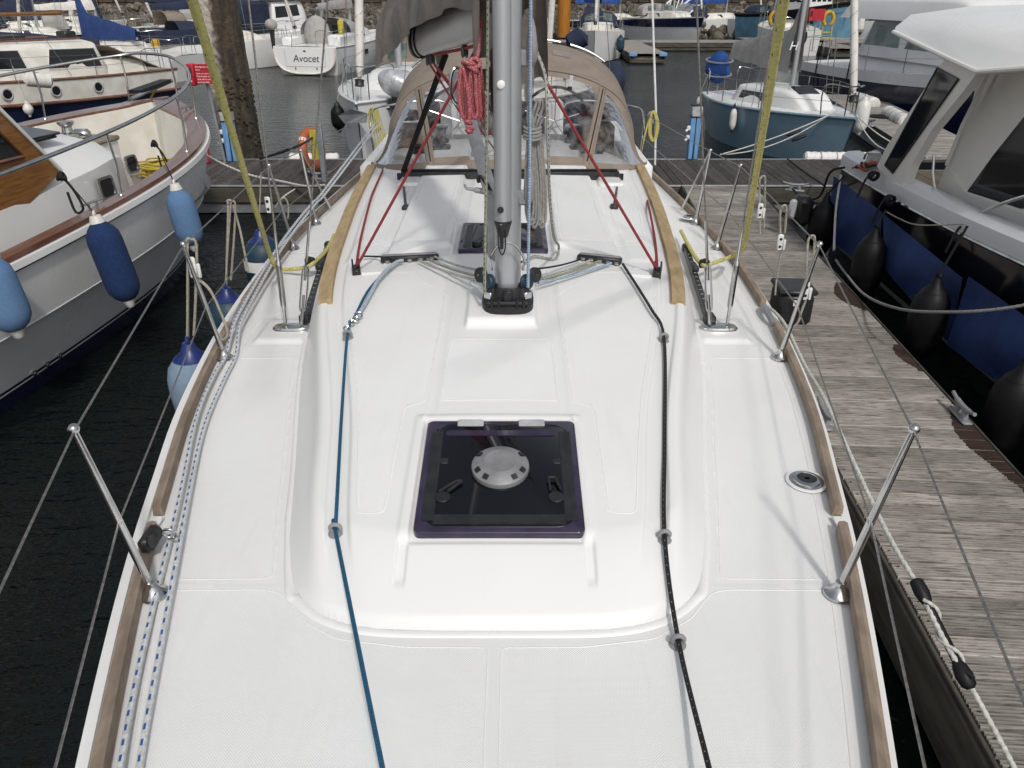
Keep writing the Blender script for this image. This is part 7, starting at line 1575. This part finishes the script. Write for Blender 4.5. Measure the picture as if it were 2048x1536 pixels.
# pale blue fishing boat
FB = Boat('fishing_boat', 'pale blue fishing boat with white and red wheelhouse on the far pontoon', 'fishing boat', (23.4, 57.0), (18.6, 66.5), 3.9, 1.7, 2.75, tr=.8, tm=.5, ex=2.6, rake=.5, flare=.24, zb=-.3)
FB.hull('sky_blue_hull', 'deck_teak', deck_drop=.5); FB.rub('black_rubber', .10, .02, .0); FB.band('dark_bulwark', 'black_hull', .93, 1.0, .02, 1)
fw = FB.cabin(-1.6, 1.6, 1.25, 1.1, 1.9, front=.02, back=.02, wins=((-1.4, -.7, .55, .86), (-.5, .2, .55, .86), (.4, 1.1, .55, .86)), zs=1.6, taper=.95, rnd=.2, name='wheelhouse')
FB.add('red_trim', MB().cbox((0, 0, 3.52), (2.6, 3.5, .12), .03), 'red_paint', fw)
for x in (-.75, -.25, .25, .75): FB.add('front_window', MB().cbox((x, 1.62, 2.95), (.36, .04, .55), .02), 'dark_glass', fw)
FB.add('radar', MB().lathe([(.06, 0), (.06, .4), (.45, .42), (.45, .6)], (0, 0, 3.55), n=16), 'pale_plastic', fw)
p = FB.pt(.93, .80, 1, .03); nb = FB.add('number_board', MB().box(p, (.03, .9, .5)), 'paint_white'); text('lettering', '851', p+V(.02, -.3, -.15), .42, 'letter_grey', FB.t, rot=(R(90), 0, R(90)), ext=.002, local=True)
FB.fend(.9, -1, 'tall white fender at the bow of the pale blue fishing boat', 1.2, .28, 'white_vinyl', 'white_vinyl', drop=.5)
c = W(1764, 68, y=52); add('lifebuoy', ring(c, .52, .14, (.3, -1, 0)), 'orange_buoy', None, label='rusty red lifebuoy ring on the far pontoon beside the fishing boat', cat='lifebuoy')
c = W(1240, 135, y=30)
nd = thing('covered_dinghy', 'dinghy stern under navy canvas behind the starboard edge of the sprayhood', 'dinghy', (c.x, c.y, 0)); c = W(1226, 160, y=19.5); add('cover', MB().ball(c, (.30, .5, .42), 16, 10), 'navy_canvas', nd)
c2 = W(1160, 80, y=40); sb = thing('boom_bundle', 'navy canvas bundle hanging beside the bow of the white yacht', 'canvas', tuple(W(1155, 100, y=40))); add('bundle', MB().tube([W(1135, 92, y=40), W(1140, 88, y=40), W(1165, 72, y=40), W(1170, 66, y=40)], [.1, .45, .5, .2], 10), 'navy_canvas', sb)
# slim spars and masts of boats hidden behind others
for i, (px0, px1, py1, Y, r, m, lab) in enumerate(((1110, 1098, 92, 44, .16, 'sail_white', 'cream furled headsail standing beyond the orange pile'), (888, 892, 60, 58, .07, 'aluminium', 'thin bare mast above the distant pontoon near Avocet'), (655, 640, 60, 50, .09, 'aluminium', 'bare mast leaning a little above the yacht lettered Avocet'), (135, 145, 70, 60, .16, 'sail_white', 'white masthead pole above the grey far berths'))):
    a, b = W(px0, -80, y=Y), W(px1, py1, y=Y); b2 = b+(b-a).normalized()*0; 
    if b.z > .2: b = b+(b-a)*((b.z-.2)/(a.z-b.z))
    add('mast', MB().tube([b, a, a+(a-b)*2], r, 8), m, None, label=lab, cat='mast')
# iron clad quay corner on the left
ic = thing('iron_wall', 'rust brown iron faced quay corner behind the blue sail covers', 'wall', (-47, 70, 0)); add('face', MB().box((-52, 69.5, 4), (24, 2, 9)), 'rust_iron', ic, smooth=0)
for k in range(12): add('rib', MB().box((-63+2*k, 68.4, 4), (.9, .4, 9)), 'rust_iron', ic, smooth=0)
add('weed_band', MB().box((-52, 68.2, .6), (24.2, .5, 1.7)), 'rubble_stone', ic, smooth=0)
rg_ = thing('gangway', 'white access gangway with lattice rails sloping up to the far quay', 'gangway', tuple(W(1375, 20, y=74))); a, b = W(1330, 38, y=70), W(1420, -40, y=78)
for dx in (0, 1.5):
    for dz in (0, 1.1): add('rail', MB().tube([a+V(dx, 0, dz), b+V(dx, 0, dz)], .08, 6), 'gelcoat', rg_)
for k in range(9): add('brace', MB().tube([along(a, b, k/9), along(a, b, (k+1)/9)+V(0, 0, 1.1)], .05, 5), 'gelcoat', rg_)
add('deck', MB().slab([a, b, b+V(1.5, 0, 0), a+V(1.5, 0, 0)], (0, 0, .08)), 'galvanised', rg_)

# ---------------------------------------------------------------- more boats along the far berths
far = [('white yacht with grey sprayhood lying between Avocet and the quay', (-2.0, 58.0), (-7.0, 66.0), 'gelcoat', 'grey_canvas', 'grey_canvas'),
 ('white yacht with navy covers at the quay behind the orange pile', (3.0, 66.0), (-3.5, 69.0), 'gelcoat', 'navy_canvas', 'navy_canvas'),
 ('navy hulled yacht at the quay above the blue cornered finger', (12.0, 69.0), (4.5, 70.5), 'navy_hull', 'blue_canvas', 'navy_canvas'),
 ('white yacht with blue cover at the quay behind the grey hulled yacht', (21.0, 71.0), (14.0, 73.0), 'gelcoat', 'blue_canvas', 'navy_canvas'),
 ('white yacht with taupe cover in the second row beyond the cabin boat with navy canopy', (-14.0, 66.0), (-21.0, 63.0), 'gelcoat', 'taupe_cover', 'taupe_canvas'),
 ('dark blue yacht with navy hood beyond the royal blue sail cover', (-21.5, 45.5), (-29.0, 42.5), 'navy_hull', 'navy_canvas', 'navy_canvas'),
 ('white yacht with navy sail cover beside the rust brown quay corner', (-27.0, 55.0), (-34.5, 53.0), 'gelcoat', 'navy_canvas', 'navy_canvas'),
 ('white yacht with pale cover beyond the dark blue yacht', (-22.0, 53.0), (-29.0, 49.0), 'gelcoat', 'sail_white', 'grey_canvas'),
 ('grey yacht with navy canopy beyond the pale blue fishing boat', (35.0, 66.0), (28.0, 70.0), 'hull_grey', 'navy_canvas', 'navy_canvas')]
for lab, b_, s_, hm2, cv, hd in far: yacht(lab, b_, s_, 3.2, 1.15, 1.45, hullm=hm2, cover=cv, hood=hd, boom=(random.uniform(-.5, .5), 3.6), bz=.75, furl=random.choice(('sail_white', 'navy_canvas', None)))
# loose stays and halyards of the old cabin boat and its neighbours
B2.mast(.9, 9, .07, m='varnished_wood', z0=1.9, boom=(0, 3.4), cover=None, bz=.9)
B2.forestay(9, .9, None)
for k in range(6): B2.add('halyard', MB().tube([V(-1.5+.5*k, -1.5+.8*k, 1.1), V(0, .9, 7.5+.2*k)], .009, 5), 'wire')
